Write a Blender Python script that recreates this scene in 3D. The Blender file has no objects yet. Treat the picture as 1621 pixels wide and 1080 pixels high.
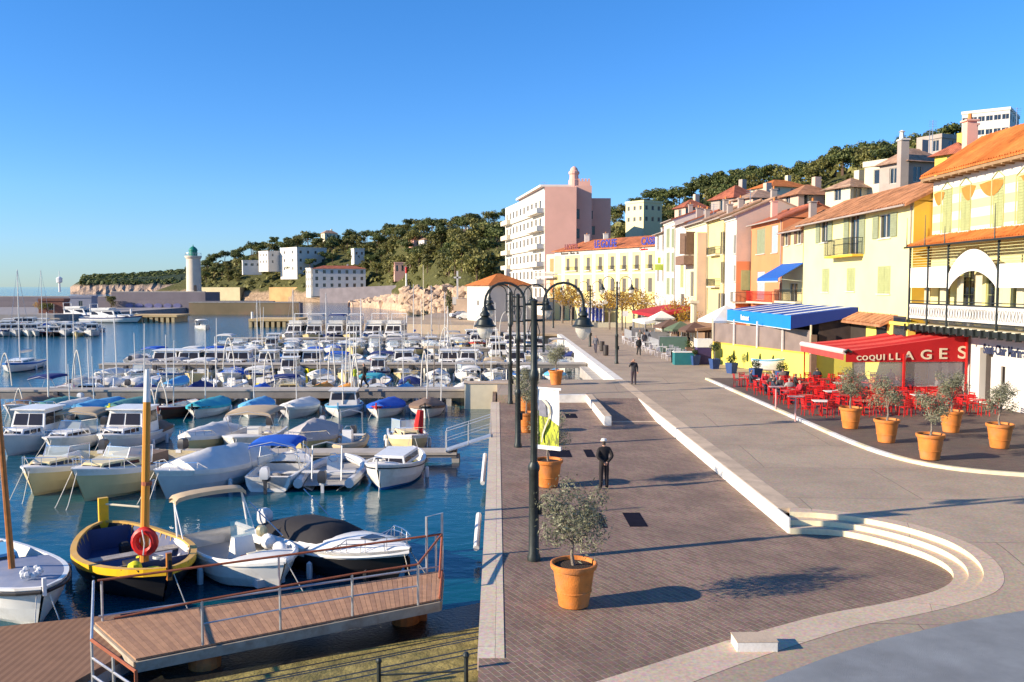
import bpy, bmesh, math, random
from mathutils import Vector, Matrix, Euler
R = math.radians
random.seed(7)
S = bpy.context.scene
COL = S.collection
# ---------------------------------------------------------------- camera
FPX = 1400.0
CAM = Vector((0, 0, 7.0))
cd = bpy.data.cameras.new('camera'); cam = bpy.data.objects.new('camera', cd); COL.objects.link(cam)
cd.sensor_width = 36; cd.lens = FPX / 1621 * 36; cd.clip_end = 60000; cd.clip_start = .1
PITCH = math.atan(86 / FPX); YAW = math.atan(23.5 / FPX)
cam.location = CAM; cam.rotation_euler = (R(90) - PITCH, 0, -YAW)
S.camera = cam
RM = cam.rotation_euler.to_matrix()
# ---------------------------------------------------------------- sky, sun, exposure
SUN_EL, SUN_AZ = 20.5, 16.0      # the sun stands to the left (-X) and a little behind the camera
wd = bpy.data.worlds.new('World'); S.world = wd; wd.use_nodes = True
wn = wd.node_tree; bg = wn.nodes['Background']
sky = wn.nodes.new('ShaderNodeTexSky'); sky.sky_type = 'NISHITA'; sky.sun_disc = False
sky.sun_elevation = R(SUN_EL)
sky.sun_rotation = R(270 - SUN_AZ)
sky.air_density = 1.0; sky.dust_density = 0.0; sky.ozone_density = 5.0; sky.altitude = 0
hs = wn.nodes.new('ShaderNodeHueSaturation'); hs.inputs['Saturation'].default_value = 1.2
tn = wn.nodes.new('ShaderNodeMix'); tn.data_type = 'RGBA'; tn.blend_type = 'MULTIPLY'; tn.inputs['Factor'].default_value = 1; wtc = wn.nodes.new('ShaderNodeTexCoord'); wsx = wn.nodes.new('ShaderNodeSeparateXYZ'); wn.links.new(wtc.outputs['Generated'], wsx.inputs[0])
wcr = wn.nodes.new('ShaderNodeValToRGB'); wn.links.new(wsx.outputs['Z'], wcr.inputs[0]); ce = wcr.color_ramp.elements
ce[0].position = 0; ce[0].color = (.44, .58, .82, 1); ce[1].position = .42; ce[1].color = (.95, .90, 1, 1); e_ = ce.new(.10); e_.color = (.70, .77, .96, 1); wn.links.new(wcr.outputs[0], tn.inputs['B'])
wn.links.new(sky.outputs[0], hs.inputs['Color']); wn.links.new(hs.outputs[0], tn.inputs['A']); wn.links.new(tn.outputs['Result'], bg.inputs[0]); bg.inputs[1].default_value = 0.125
sd = bpy.data.lights.new('sun', 'SUN'); sd.energy = 5.0; sd.angle = R(.5); sd.color = (1, .85, .65)
so = bpy.data.objects.new('sun', sd); COL.objects.link(so)
sv = Vector((math.cos(R(SUN_AZ)) * math.cos(R(SUN_EL)), math.sin(R(SUN_AZ)) * math.cos(R(SUN_EL)), -math.sin(R(SUN_EL))))
so.rotation_euler = sv.to_track_quat('-Z', 'Y').to_euler(); so.location = (-40, -10, 40)
S.view_settings.view_transform = 'Standard'; S.view_settings.look = 'None'
S.view_settings.exposure = 0.85; S.view_settings.gamma = 1
S.cycles.max_bounces = 6; S.cycles.transparent_max_bounces = 12
try: S.cycles.use_fast_gi = False
except Exception: pass
# ---------------------------------------------------------------- pixel helpers (photo pixels, 1621x1080)
def ray(px, py): return RM @ Vector(((px - 810.5) / FPX, (540 - py) / FPX, -1))
def gp(px, py, z=0.0):
    d = ray(px, py); t = (z - CAM.z) / d.z; return CAM + d * t
def onY(px, py, Y):
    d = ray(px, py); return CAM + d * (Y / d.y)
def onX(px, py, X):
    d = ray(px, py); return CAM + d * (X / d.x)
# ---------------------------------------------------------------- materials
MATS = {}
def M(name, col, rough=.65, var=.12, scale=2.0, bump=0.0, bscale=30.0, metal=0.0, spec=.4, dirt=None, dscale=.6):
    if name in MATS: return MATS[name]
    m = bpy.data.materials.new(name); m.use_nodes = True; MATS[name] = m
    nt = m.node_tree; b = nt.nodes['Principled BSDF']; N = nt.nodes.new; L = nt.links.new
    b.inputs['Roughness'].default_value = rough; b.inputs['Metallic'].default_value = metal
    b.inputs['Specular IOR Level'].default_value = spec
    tc = N('ShaderNodeTexCoord')
    no = N('ShaderNodeTexNoise'); no.inputs['Scale'].default_value = scale; no.inputs['Detail'].default_value = 5
    L(tc.outputs['Object'], no.inputs['Vector'])
    mx = N('ShaderNodeMix'); mx.data_type = 'RGBA'
    mx.inputs['A'].default_value = (*[c * (1 - var) for c in col], 1); mx.inputs['B'].default_value = (*[min(1, c * (1 + var)) for c in col], 1)
    mr = N('ShaderNodeMapRange'); mr.inputs['From Min'].default_value = .3; mr.inputs['From Max'].default_value = .7
    L(no.outputs[0], mr.inputs[0]); L(mr.outputs[0], mx.inputs['Factor'])
    out = mx.outputs['Result']
    if dirt:
        n2 = N('ShaderNodeTexNoise'); n2.inputs['Scale'].default_value = dscale; n2.inputs['Detail'].default_value = 8; n2.inputs['Roughness'].default_value = .7
        L(tc.outputs['Object'], n2.inputs['Vector'])
        r2 = N('ShaderNodeMapRange'); r2.inputs['From Min'].default_value = .48; r2.inputs['From Max'].default_value = .72; r2.inputs['To Max'].default_value = .75
        L(n2.outputs[0], r2.inputs[0])
        m2 = N('ShaderNodeMix'); m2.data_type = 'RGBA'; m2.inputs['B'].default_value = (*dirt, 1)
        L(out, m2.inputs['A']); L(r2.outputs[0], m2.inputs['Factor']); out = m2.outputs['Result']
    L(out, b.inputs['Base Color'])
    if bump:
        bn = N('ShaderNodeTexNoise'); bn.inputs['Scale'].default_value = bscale; bn.inputs['Detail'].default_value = 6
        L(tc.outputs['Object'], bn.inputs['Vector'])
        bp = N('ShaderNodeBump'); bp.inputs['Strength'].default_value = bump; bp.inputs['Distance'].default_value = .05
        L(bn.outputs[0], bp.inputs['Height']); L(bp.outputs[0], b.inputs['Normal'])
    return m
def glass(name='window_glass', col=(.02, .025, .03), rough=.06):
    if name in MATS: return MATS[name]
    m = M(name, col, rough, .2, 1.5, spec=.8); return m
def clear(name, col=(.8, .9, .9), a=.35):
    if name in MATS: return MATS[name]
    m = M(name, col, .05, .02, spec=.8); m.node_tree.nodes['Principled BSDF'].inputs['Alpha'].default_value = a
    return m
def brickmat(name, c1, c2, mortar, bw=.2, bh=.1, ms=.008, rot=0, rough=.75, stain=(.06, .055, .06), herr=False, msize=.012):
    m = bpy.data.materials.new(name); m.use_nodes = True; MATS[name] = m
    nt = m.node_tree; b = nt.nodes['Principled BSDF']; N = nt.nodes.new; L = nt.links.new
    b.inputs['Roughness'].default_value = rough; b.inputs['Specular IOR Level'].default_value = .3
    tc = N('ShaderNodeTexCoord'); mp = N('ShaderNodeMapping'); mp.inputs['Rotation'].default_value[2] = R(rot)
    L(tc.outputs['Object'], mp.inputs['Vector'])
    # jitter
    nj = N('ShaderNodeTexNoise'); nj.inputs['Scale'].default_value = 1.2; L(tc.outputs['Object'], nj.inputs['Vector'])
    vm = N('ShaderNodeVectorMath'); vm.operation = 'SCALE'; vm.inputs['Scale'].default_value = .06; L(nj.outputs['Color'], vm.inputs[0])
    va = N('ShaderNodeVectorMath'); L(mp.outputs[0], va.inputs[0]); L(vm.outputs[0], va.inputs[1])
    bt = N('ShaderNodeTexBrick'); bt.inputs['Scale'].default_value = 1; bt.inputs['Brick Width'].default_value = bw; bt.inputs['Row Height'].default_value = bh
    bt.inputs['Mortar Size'].default_value = msize; bt.inputs['Mortar Smooth'].default_value = .3; bt.inputs['Bias'].default_value = -.1
    bt.inputs['Color1'].default_value = (*c1, 1); bt.inputs['Color2'].default_value = (*c2, 1); bt.inputs['Mortar'].default_value = (*mortar, 1)
    L(va.outputs[0], bt.inputs['Vector'])
    n1 = N('ShaderNodeTexNoise'); n1.inputs['Scale'].default_value = .35; n1.inputs['Detail'].default_value = 9; n1.inputs['Roughness'].default_value = .7
    L(tc.outputs['Object'], n1.inputs['Vector'])
    r1 = N('ShaderNodeMapRange'); r1.inputs['From Min'].default_value = .42; r1.inputs['From Max'].default_value = .7; r1.inputs['To Max'].default_value = .75
    L(n1.outputs[0], r1.inputs[0])
    mx = N('ShaderNodeMix'); mx.data_type = 'RGBA'; mx.inputs['B'].default_value = (*stain, 1)
    L(bt.outputs[0], mx.inputs['A']); L(r1.outputs[0], mx.inputs['Factor'])
    n2 = N('ShaderNodeTexNoise'); n2.inputs['Scale'].default_value = 14; n2.inputs['Detail'].default_value = 4; L(tc.outputs['Object'], n2.inputs['Vector'])
    mm = N('ShaderNodeMix'); mm.data_type = 'RGBA'; mm.blend_type = 'OVERLAY'; mm.inputs['Factor'].default_value = .6
    L(mx.outputs['Result'], mm.inputs['A']); L(n2.outputs['Color'], mm.inputs['B'])
    hsn = N('ShaderNodeHueSaturation'); hsn.inputs['Saturation'].default_value = .9; L(mm.outputs['Result'], hsn.inputs['Color'])
    L(hsn.outputs[0], b.inputs['Base Color'])
    bp = N('ShaderNodeBump'); bp.inputs['Strength'].default_value = .5; bp.inputs['Distance'].default_value = .02; bp.invert = True
    L(bt.outputs['Fac'], bp.inputs['Height']); L(bp.outputs[0], b.inputs['Normal'])
    return m
def tilemat(name, col, axis='Y', pitch=.22, var=.35):
    """clay roof tiles: rolls run down the slope, so bands vary along the eave axis"""
    if name in MATS: return MATS[name]
    m = bpy.data.materials.new(name); m.use_nodes = True; MATS[name] = m
    nt = m.node_tree; b = nt.nodes['Principled BSDF']; N = nt.nodes.new; L = nt.links.new
    b.inputs['Roughness'].default_value = .8; b.inputs['Specular IOR Level'].default_value = .25
    tc = N('ShaderNodeTexCoord')
    w = N('ShaderNodeTexWave'); w.bands_direction = axis; w.inputs['Scale'].default_value = .314 / pitch; w.inputs['Distortion'].default_value = .4
    L(tc.outputs['Object'], w.inputs['Vector'])
    vo = N('ShaderNodeTexVoronoi'); vo.inputs['Scale'].default_value = 3.2; L(tc.outputs['Object'], vo.inputs['Vector'])
    no = N('ShaderNodeTexNoise'); no.inputs['Scale'].default_value = .8; no.inputs['Detail'].default_value = 7; L(tc.outputs['Object'], no.inputs['Vector'])
    cr = N('ShaderNodeValToRGB'); cr.color_ramp.elements[0].position = .3; cr.color_ramp.elements[1].position = .72
    cr.color_ramp.elements[0].color = (*[c * (1 - var) for c in col], 1); cr.color_ramp.elements[1].color = (*[min(1, c * (1 + var)) for c in col], 1)
    ad = N('ShaderNodeMath'); ad.operation = 'MULTIPLY_ADD'; ad.inputs[1].default_value = .25; L(vo.outputs['Color'], ad.inputs[0]); 
    sb = N('ShaderNodeMath'); sb.operation = 'SUBTRACT'; sb.inputs[1].default_value = .12; L(no.outputs[0], sb.inputs[0]); L(sb.outputs[0], ad.inputs[2])
    L(ad.outputs[0], cr.inputs[0]); L(cr.outputs[0], b.inputs['Base Color'])
    bp = N('ShaderNodeBump'); bp.inputs['Strength'].default_value = .9; bp.inputs['Distance'].default_value = .08
    L(w.outputs[0], bp.inputs['Height']); L(bp.outputs[0], b.inputs['Normal'])
    return m
def stripemat(name, c1, c2, axis='Y', period=1.0, rough=.8, sharp=True, noise=.1, duty=.5, coord='Object'):
    if name in MATS: return MATS[name]
    m = bpy.data.materials.new(name); m.use_nodes = True; MATS[name] = m
    nt = m.node_tree; b = nt.nodes['Principled BSDF']; N = nt.nodes.new; L = nt.links.new
    b.inputs['Roughness'].default_value = rough; b.inputs['Specular IOR Level'].default_value = .25
    tc = N('ShaderNodeTexCoord'); sx = N('ShaderNodeSeparateXYZ'); L(tc.outputs[coord], sx.inputs[0])
    dv = N('ShaderNodeMath'); dv.operation = 'DIVIDE'; dv.inputs[1].default_value = period; L(sx.outputs[axis], dv.inputs[0])
    fr = N('ShaderNodeMath'); fr.operation = 'FRACT'; L(dv.outputs[0], fr.inputs[0])
    gt = N('ShaderNodeMath'); gt.operation = 'GREATER_THAN'; gt.inputs[1].default_value = duty; L(fr.outputs[0], gt.inputs[0])
    mx = N('ShaderNodeMix'); mx.data_type = 'RGBA'; mx.inputs['A'].default_value = (*c1, 1); mx.inputs['B'].default_value = (*c2, 1)
    L(gt.outputs[0], mx.inputs['Factor'])
    no = N('ShaderNodeTexNoise'); no.inputs['Scale'].default_value = 3; no.inputs['Detail'].default_value = 6; L(tc.outputs[coord], no.inputs['Vector'])
    m2 = N('ShaderNodeMix'); m2.data_type = 'RGBA'; m2.blend_type = 'MULTIPLY'; m2.inputs['Factor'].default_value = noise * 3
    L(mx.outputs['Result'], m2.inputs['A']); L(no.outputs['Fac'], m2.inputs['B']); L(m2.outputs['Result'], b.inputs['Base Color'])
    return m
def leafmat(name, c1, c2, trans=.25, rough=.6):
    if name in MATS: return MATS[name]
    m = bpy.data.materials.new(name); m.use_nodes = True; MATS[name] = m
    nt = m.node_tree; b = nt.nodes['Principled BSDF']; N = nt.nodes.new; L = nt.links.new
    b.inputs['Roughness'].default_value = rough; b.inputs['Specular IOR Level'].default_value = .3
    g = N('ShaderNodeNewGeometry'); oi = N('ShaderNodeObjectInfo')
    cr = N('ShaderNodeValToRGB'); cr.color_ramp.elements[0].color = (*c1, 1); cr.color_ramp.elements[1].color = (*c2, 1)
    L(g.outputs['Random Per Island'], cr.inputs[0])
    hv = N('ShaderNodeHueSaturation'); L(cr.outputs[0], hv.inputs['Color'])
    mr = N('ShaderNodeMapRange'); mr.inputs['To Min'].default_value = .75; mr.inputs['To Max'].default_value = 1.3; L(oi.outputs['Random'], mr.inputs[0])
    L(mr.outputs[0], hv.inputs['Value']); L(hv.outputs[0], b.inputs['Base Color'])
    if trans:
        tr = N('ShaderNodeBsdfTranslucent'); L(hv.outputs[0], tr.inputs[0]); ms = N('ShaderNodeMixShader'); ms.inputs[0].default_value = trans
        L(b.outputs[0], ms.inputs[1]); L(tr.outputs[0], ms.inputs[2]); L(ms.outputs[0], nt.nodes['Material Output'].inputs[0])
    return m
WHITE = M('white_gelcoat', (.82, .80, .75), .3, .04, 1.5, dirt=(.6, .56, .48), dscale=1.6)
GREYW = M('weathered_white', (.68, .66, .61), .5, .1, 2, dirt=(.32, .31, .29))
CREAM = M('cream_paint', (.72, .64, .45), .4, .06, 2)
BLACK = M('black_rubber', (.015, .015, .017), .55, .2)
CHROME = M('stainless_steel', (.75, .75, .76), .22, .05, metal=1)
DARKIRON = M('dark_iron', (.03, .037, .035), .45, .25, 6, metal=.3)
GALV = M('galvanised_steel', (.5, .51, .52), .4, .15, 5, metal=.6)
REDP = M('red_paint', (.5, .012, .01), .4, .1, 2)
WOOD = M('varnished_wood', (.36, .13, .03), .35, .25, 6, bump=.1, bscale=12)
OLDWOOD = M('grey_wood', (.33, .3, .27), .75, .25, 5, bump=.3)
GLASS = glass()
CLEAR = clear('windscreen_plastic')
ROPE = M('white_rope', (.62, .58, .5), .8, .15, 8)
SOIL = M('soil', (.045, .03, .02), .95, .3, 20, bump=.8)
TERRA = M('terracotta', (.62, .2, .035), .6, .2, 3, bump=.2, bscale=25, dirt=(.42, .2, .1), dscale=2.2)
BARK = M('grey_bark', (.22, .18, .14), .9, .3, 12, bump=.8, bscale=18)
PBARK = M('pine_bark', (.12, .075, .05), .9, .3, 4)
# ---------------------------------------------------------------- mesh builder
class G:
    def __init__(s, mat=None):
        s.v = []; s.f = []; s.mi = []; s.mats = []; s.cur = 0
        if mat: s.m(mat)
    def m(s, mat):
        if mat not in s.mats: s.mats.append(mat)
        s.cur = s.mats.index(mat); return s
    def add(s, vs, fs):
        o = len(s.v); s.v += [tuple(v) for v in vs]
        for f in fs: s.f.append(tuple(i + o for i in f)); s.mi.append(s.cur)
        return s
    def quad(s, a, b, c, d): return s.add([a, b, c, d], [(0, 1, 2, 3)])
    def box(s, x0, x1, y0, y1, z0, z1):
        return s.add([(x0, y0, z0), (x1, y0, z0), (x1, y1, z0), (x0, y1, z0), (x0, y0, z1), (x1, y0, z1), (x1, y1, z1), (x0, y1, z1)],
                     [(3, 2, 1, 0), (4, 5, 6, 7), (0, 1, 5, 4), (1, 2, 6, 5), (2, 3, 7, 6), (3, 0, 4, 7)])
    def obox(s, c, h, rz=0, tilt=None):
        m = Matrix.Rotation(rz, 3, 'Z')
        if tilt: m = m @ tilt
        c = Vector(c); vs = [c + m @ Vector((a * h[0], b * h[1], d * h[2])) for a, b, d in
                             ((-1, -1, -1), (1, -1, -1), (1, 1, -1), (-1, 1, -1), (-1, -1, 1), (1, -1, 1), (1, 1, 1), (-1, 1, 1))]
        return s.add(vs, [(3, 2, 1, 0), (4, 5, 6, 7), (0, 1, 5, 4), (1, 2, 6, 5), (2, 3, 7, 6), (3, 0, 4, 7)])
    def bar(s, p, q, w=.05, h=None, up=Vector((0, 0, 1))):
        h = h or w; p = Vector(p); q = Vector(q); d = (q - p)
        if d.length < 1e-6: return s
        d.normalize(); u = up if abs(d.dot(up)) < .95 else Vector((1, 0, 0))
        a = d.cross(u).normalized() * w / 2; b = a.cross(d).normalized() * h / 2
        vs = [p - a - b, p + a - b, p + a + b, p - a + b, q - a - b, q + a - b, q + a + b, q - a + b]
        return s.add(vs, [(3, 2, 1, 0), (4, 5, 6, 7), (0, 1, 5, 4), (1, 2, 6, 5), (2, 3, 7, 6), (3, 0, 4, 7)])
    def tube(s, path, r, n=6, caps=True, closed=False):
        P = [Vector(p) for p in path]; k = len(P); rr = r if isinstance(r, (list, tuple)) else [r] * k
        vs = []; fs = []; pa = None
        for i in range(k):
            if closed: d = P[(i + 1) % k] - P[i - 1]
            else: d = P[min(i + 1, k - 1)] - P[max(i - 1, 0)]
            if d.length < 1e-7: d = Vector((0, 0, 1))
            d.normalize()
            if pa is None: a = d.orthogonal().normalized()
            else:
                a = pa - d * pa.dot(d)
                a = a.normalized() if a.length > 1e-4 else d.orthogonal().normalized()
            pa = a; b = d.cross(a)
            for j in range(n):
                t = 2 * math.pi * j / n; vs.append(P[i] + (a * math.cos(t) + b * math.sin(t)) * rr[i])
        for i in range(k if closed else k - 1):
            for j in range(n):
                fs.append((i * n + j, i * n + (j + 1) % n, ((i + 1) % k) * n + (j + 1) % n, ((i + 1) % k) * n + j))
        if caps and not closed: fs.append(tuple(range(n))[::-1]); fs.append(tuple((k - 1) * n + j for j in range(n)))
        return s.add(vs, fs)
    def lathe(s, prof, c=(0, 0, 0), n=16, cap=True):
        vs = []; fs = []; k = len(prof)
        for r, z in prof:
            for j in range(n):
                t = 2 * math.pi * j / n; vs.append((c[0] + r * math.cos(t), c[1] + r * math.sin(t), c[2] + z))
        for i in range(k - 1):
            for j in range(n): fs.append((i * n + j, i * n + (j + 1) % n, (i + 1) * n + (j + 1) % n, (i + 1) * n + j))
        if cap:
            if prof[0][0] > 1e-4: fs.append(tuple(range(n))[::-1])
            if prof[-1][0] > 1e-4: fs.append(tuple((k - 1) * n + j for j in range(n)))
        return s.add(vs, fs)
    def prism(s, poly, z0, z1, bottom=True):
        n = len(poly); zf = (lambda z, i: z[i] if isinstance(z, (list, tuple)) else z)
        vs = [(p[0], p[1], zf(z0, i)) for i, p in enumerate(poly)] + [(p[0], p[1], zf(z1, i)) for i, p in enumerate(poly)]
        fs = [(i, (i + 1) % n, n + (i + 1) % n, n + i) for i in range(n)] + [tuple(range(n, 2 * n))]
        if bottom: fs.append(tuple(range(n))[::-1])
        return s.add(vs, fs)
    def loft(s, rings, close=False, cap=False):
        k = len(rings); n = len(rings[0]); vs = [p for r in rings for p in r]; fs = []
        for i in range(k - 1):
            for j in range(n if close else n - 1): fs.append((i * n + j, i * n + (j + 1) % n, (i + 1) * n + (j + 1) % n, (i + 1) * n + j))
        if cap: fs.append(tuple(range(n))[::-1]); fs.append(tuple((k - 1) * n + j for j in range(n)))
        return s.add(vs, fs)
    def sphere(s, c, r, n=8, sq=(1, 1, 1)):
        k = max(4, n // 2 + 1); rings = []
        for i in range(k + 1):
            a = -math.pi / 2 + math.pi * i / k
            rings.append([(c[0] + sq[0] * r * math.cos(a) * math.cos(2 * math.pi * j / n), c[1] + sq[1] * r * math.cos(a) * math.sin(2 * math.pi * j / n), c[2] + sq[2] * r * math.sin(a)) for j in range(n)])
        return s.loft(rings, True)
    def done(s, name, parent=None, loc=None, rz=0, smooth=False, ang=35):
        if loc is not None:
            l = Vector(loc); inv = Matrix.Rotation(-rz, 3, 'Z'); s.v = [tuple(inv @ (Vector(v) - l)) for v in s.v]
        me = bpy.data.meshes.new(name); me.from_pydata(s.v, [], s.f)
        for m in s.mats: me.materials.append(m)
        me.polygons.foreach_set('material_index', s.mi)
        if smooth:
            me.polygons.foreach_set('use_smooth', [True] * len(s.f)); 
            try: me.set_sharp_from_angle(angle=R(ang))
            except Exception: pass
        bm = bmesh.new(); bm.from_mesh(me); bmesh.ops.recalc_face_normals(bm, faces=bm.faces); bm.to_mesh(me); bm.free()
        me.update(); o = bpy.data.objects.new(name, me); COL.objects.link(o)
        if loc is not None: o.location = loc; o.rotation_euler.z = rz
        if parent is not None: o.parent = parent
        return o
def T(name, label, cat, loc=(0, 0, 0), rz=0, group=None):
    o = bpy.data.objects.new(name, None); COL.objects.link(o); o.location = loc; o.rotation_euler.z = rz
    o.empty_display_size = .3; o['label'] = label; o['category'] = cat
    if group: o['group'] = group
    return o
def tag(o, label, cat, group=None):
    o['label'] = label; o['category'] = cat
    if group: o['group'] = group
    return o
def struct(o): o['kind'] = 'structure'; return o
def part(o, label): o['label'] = label; return o
def rm(o):
    for k in list(o.children): rm(k)
    bpy.data.objects.remove(o)
def dup(root, loc, rz=None, label=None, group=None, scale=None):
    r = root.copy(); COL.objects.link(r); r.location = loc
    if rz is not None: r.rotation_euler.z = rz
    if label: r['label'] = label
    if group: r['group'] = group
    if scale: r.scale = scale if hasattr(scale, '__len__') else (scale,) * 3
    for ch in list(root.children):
        c = ch.copy(); COL.objects.link(c); c.parent = r
        for gch in list(ch.children):
            d = gch.copy(); COL.objects.link(d); d.parent = c
    return r
def textmesh(txt, size, mat, name, parent, mtx, ext=.01, bold=.0, xs=1.0):
    cu = bpy.data.curves.new('t', 'FONT'); cu.body = txt; cu.size = size; cu.extrude = ext; cu.offset = bold; cu.align_x = 'LEFT'
    to = bpy.data.objects.new('t', cu); COL.objects.link(to)
    dg = bpy.context.evaluated_depsgraph_get(); me = bpy.data.meshes.new_from_object(to.evaluated_get(dg))
    bpy.data.objects.remove(to); bpy.data.curves.remove(cu)
    for v in me.vertices: v.co.x *= xs
    me.transform(mtx); me.materials.clear(); me.materials.append(mat)
    o = bpy.data.objects.new(name, me); COL.objects.link(o)
    if parent: o.parent = parent
    return o
def sstep(a, b, x):
    t = max(0, min(1, (x - a) / (b - a))); return t * t * (3 - 2 * t)
def interp(tab, x):
    if x <= tab[0][0]: return tab[0][1]
    for (a, u), (b, v) in zip(tab, tab[1:]):
        if x <= b: return u + (v - u) * (x - a) / (b - a)
    return tab[-1][1]
# ================================================================ SETTING
WZ = -1.2
def rebase(root, loc):
    l = Vector(loc); root.location = l; seen = set()
    def go(o):
        for c in o.children:
            if c.type == 'MESH' and c.data.name not in seen and c.location.length < 1e-6:
                seen.add(c.data.name); c.data.transform(Matrix.Translation(-l))
            elif c.location.length > 1e-6: c.location -= l; continue
            go(c)
    go(root); return root
# ---- sea
def watermat():
    m = bpy.data.materials.new('sea_water'); m.use_nodes = True
    nt = m.node_tree; b = nt.nodes['Principled BSDF']; N = nt.nodes.new; L = nt.links.new
    b.inputs['Roughness'].default_value = .06; b.inputs['IOR'].default_value = 1.33
    tc = N('ShaderNodeTexCoord')
    n0 = N('ShaderNodeTexNoise'); n0.inputs['Scale'].default_value = .05; n0.inputs['Detail'].default_value = 4; L(tc.outputs['Object'], n0.inputs['Vector'])
    mx = N('ShaderNodeMix'); mx.data_type = 'RGBA'; mx.inputs['A'].default_value = (.001, .055, .08, 1); mx.inputs['B'].default_value = (.002, .085, .13, 1)
    L(n0.outputs[0], mx.inputs['Factor']); L(mx.outputs['Result'], b.inputs['Base Color'])
    mp = N('ShaderNodeMapping'); mp.inputs['Scale'].default_value = (1, 1.5, 1); L(tc.outputs['Object'], mp.inputs['Vector'])
    a = N('ShaderNodeTexNoise'); a.inputs['Scale'].default_value = .9; a.inputs['Detail'].default_value = 5; a.inputs['Roughness'].default_value = .55; L(mp.outputs[0], a.inputs['Vector'])
    c = N('ShaderNodeTexNoise'); c.inputs['Scale'].default_value = 5; c.inputs['Detail'].default_value = 3; L(mp.outputs[0], c.inputs['Vector'])
    ad = N('ShaderNodeMath'); ad.operation = 'MULTIPLY_ADD'; ad.inputs[1].default_value = .18; L(c.outputs[0], ad.inputs[0]); L(a.outputs[0], ad.inputs[2])
    bp = N('ShaderNodeBump'); bp.inputs['Distance'].default_value = .16; sy = N('ShaderNodeSeparateXYZ'); L(tc.outputs['Object'], sy.inputs[0]); ry = N('ShaderNodeMapRange'); ry.inputs['From Min'].default_value = 35; ry.inputs['From Max'].default_value = 160; ry.inputs['To Min'].default_value = .2; ry.inputs['To Max'].default_value = 1; L(sy.outputs['Y'], ry.inputs[0]); L(ry.outputs[0], bp.inputs['Strength'])
    L(ad.outputs[0], bp.inputs['Height']); L(bp.outputs[0], b.inputs['Normal'])
    return m
WATER = watermat()
g = G(WATER)
g.quad((-30000, -300, WZ), (30000, -300, WZ), (30000, 45000, WZ), (-30000, 45000, WZ))
struct(g.done('sea'))
PAVE = brickmat('dark_paving', (.2, .124, .084), (.285, .18, .122), (.37, .27, .19), .42, .14, rot=62, stain=(.125, .08, .056), msize=.009)
PAVE2 = brickmat('dark_paving_upper', (.15, .095, .068), (.2, .135, .095), (.09, .07, .06), .3, .12, rot=0, stain=(.08, .07, .06))
ROAD = brickmat('road_concrete', (.40, .298, .2), (.425, .32, .215), (.2, .15, .11), 7.5, 4.6, rot=4, stain=(.27, .20, .14), msize=.018)
GREYROAD = M('grey_asphalt', (.235, .25, .255), .8, .14, 1.2, bump=.4, bscale=70, dirt=(.17, .175, .18), dscale=.5)
def cracks(m, sc=.45, col=(.06, .06, .06)):
    nt = m.node_tree; b = nt.nodes['Principled BSDF']; src = b.inputs['Base Color'].links[0].from_socket; N = nt.nodes.new; L = nt.links.new
    tc = N('ShaderNodeTexCoord'); no = N('ShaderNodeTexNoise'); no.inputs['Scale'].default_value = 1.5; no.inputs['Detail'].default_value = 5; L(tc.outputs['Object'], no.inputs['Vector'])
    va = N('ShaderNodeVectorMath'); va.operation = 'MULTIPLY_ADD'; va.inputs[1].default_value = (.8, .8, .8); L(no.outputs['Color'], va.inputs[0]); L(tc.outputs['Object'], va.inputs[2])
    vo = N('ShaderNodeTexVoronoi'); vo.feature = 'DISTANCE_TO_EDGE'; vo.inputs['Scale'].default_value = sc; L(va.outputs[0], vo.inputs['Vector']); lt = N('ShaderNodeMath'); lt.operation = 'LESS_THAN'; lt.inputs[1].default_value = .006; L(vo.outputs['Distance'], lt.inputs[0])
    mk = N('ShaderNodeTexNoise'); mk.inputs['Scale'].default_value = .4; L(tc.outputs['Object'], mk.inputs['Vector']); g2 = N('ShaderNodeMath'); g2.operation = 'GREATER_THAN'; g2.inputs[1].default_value = .5; L(mk.outputs[0], g2.inputs[0]); mu = N('ShaderNodeMath'); mu.operation = 'MULTIPLY'; L(lt.outputs[0], mu.inputs[0]); L(g2.outputs[0], mu.inputs[1])
    mx = N('ShaderNodeMix'); mx.data_type = 'RGBA'; mx.inputs['B'].default_value = (*col, 1); L(mu.outputs[0], mx.inputs['Factor']); L(src, mx.inputs['A']); L(mx.outputs['Result'], b.inputs['Base Color'])

STONE = brickmat('pale_stone', (.62, .49, .34), (.68, .55, .4), (.3, .23, .17), 1.2, 3.0, rot=90, stain=(.5, .39, .28), msize=.008)
STONE2 = M('kerb_stone', (.56, .43, .3), .8, .12, 1.2, bump=.15, dirt=(.32, .25, .19), dscale=1)
WHITEK = M('white_kerb_paint', (.74, .71, .64), .7, .1, 2, bump=.1, dirt=(.5, .45, .38), dscale=1.5)
YELK = M('yellow_kerb_paint', (.74, .66, .42), .7, .12, 2, dirt=(.5, .42, .3), dscale=1.5)
QWALL = brickmat('quay_masonry', (.2, .13, .09), (.27, .18, .12), (.08, .06, .05), .5, .22, stain=(.08, .06, .045), msize=.03)
CONC = M('concrete', (.4, .37, .33), .85, .12, 1, bump=.3, bscale=20, dirt=(.22, .2, .18), dscale=.8)
DARKC = M('wet_algae_concrete', (.02, .018, .016), .35, .3, 2, bump=.5, bscale=12, dirt=(.035, .04, .02), dscale=1)
ALGAE = M('green_algae_stone', (.27, .21, .06), .7, .5, 3, bump=.5, bscale=15, dirt=(.07, .075, .015), dscale=2.2)
def wY(Y): return sstep(18, 22.6, Y)
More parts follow.
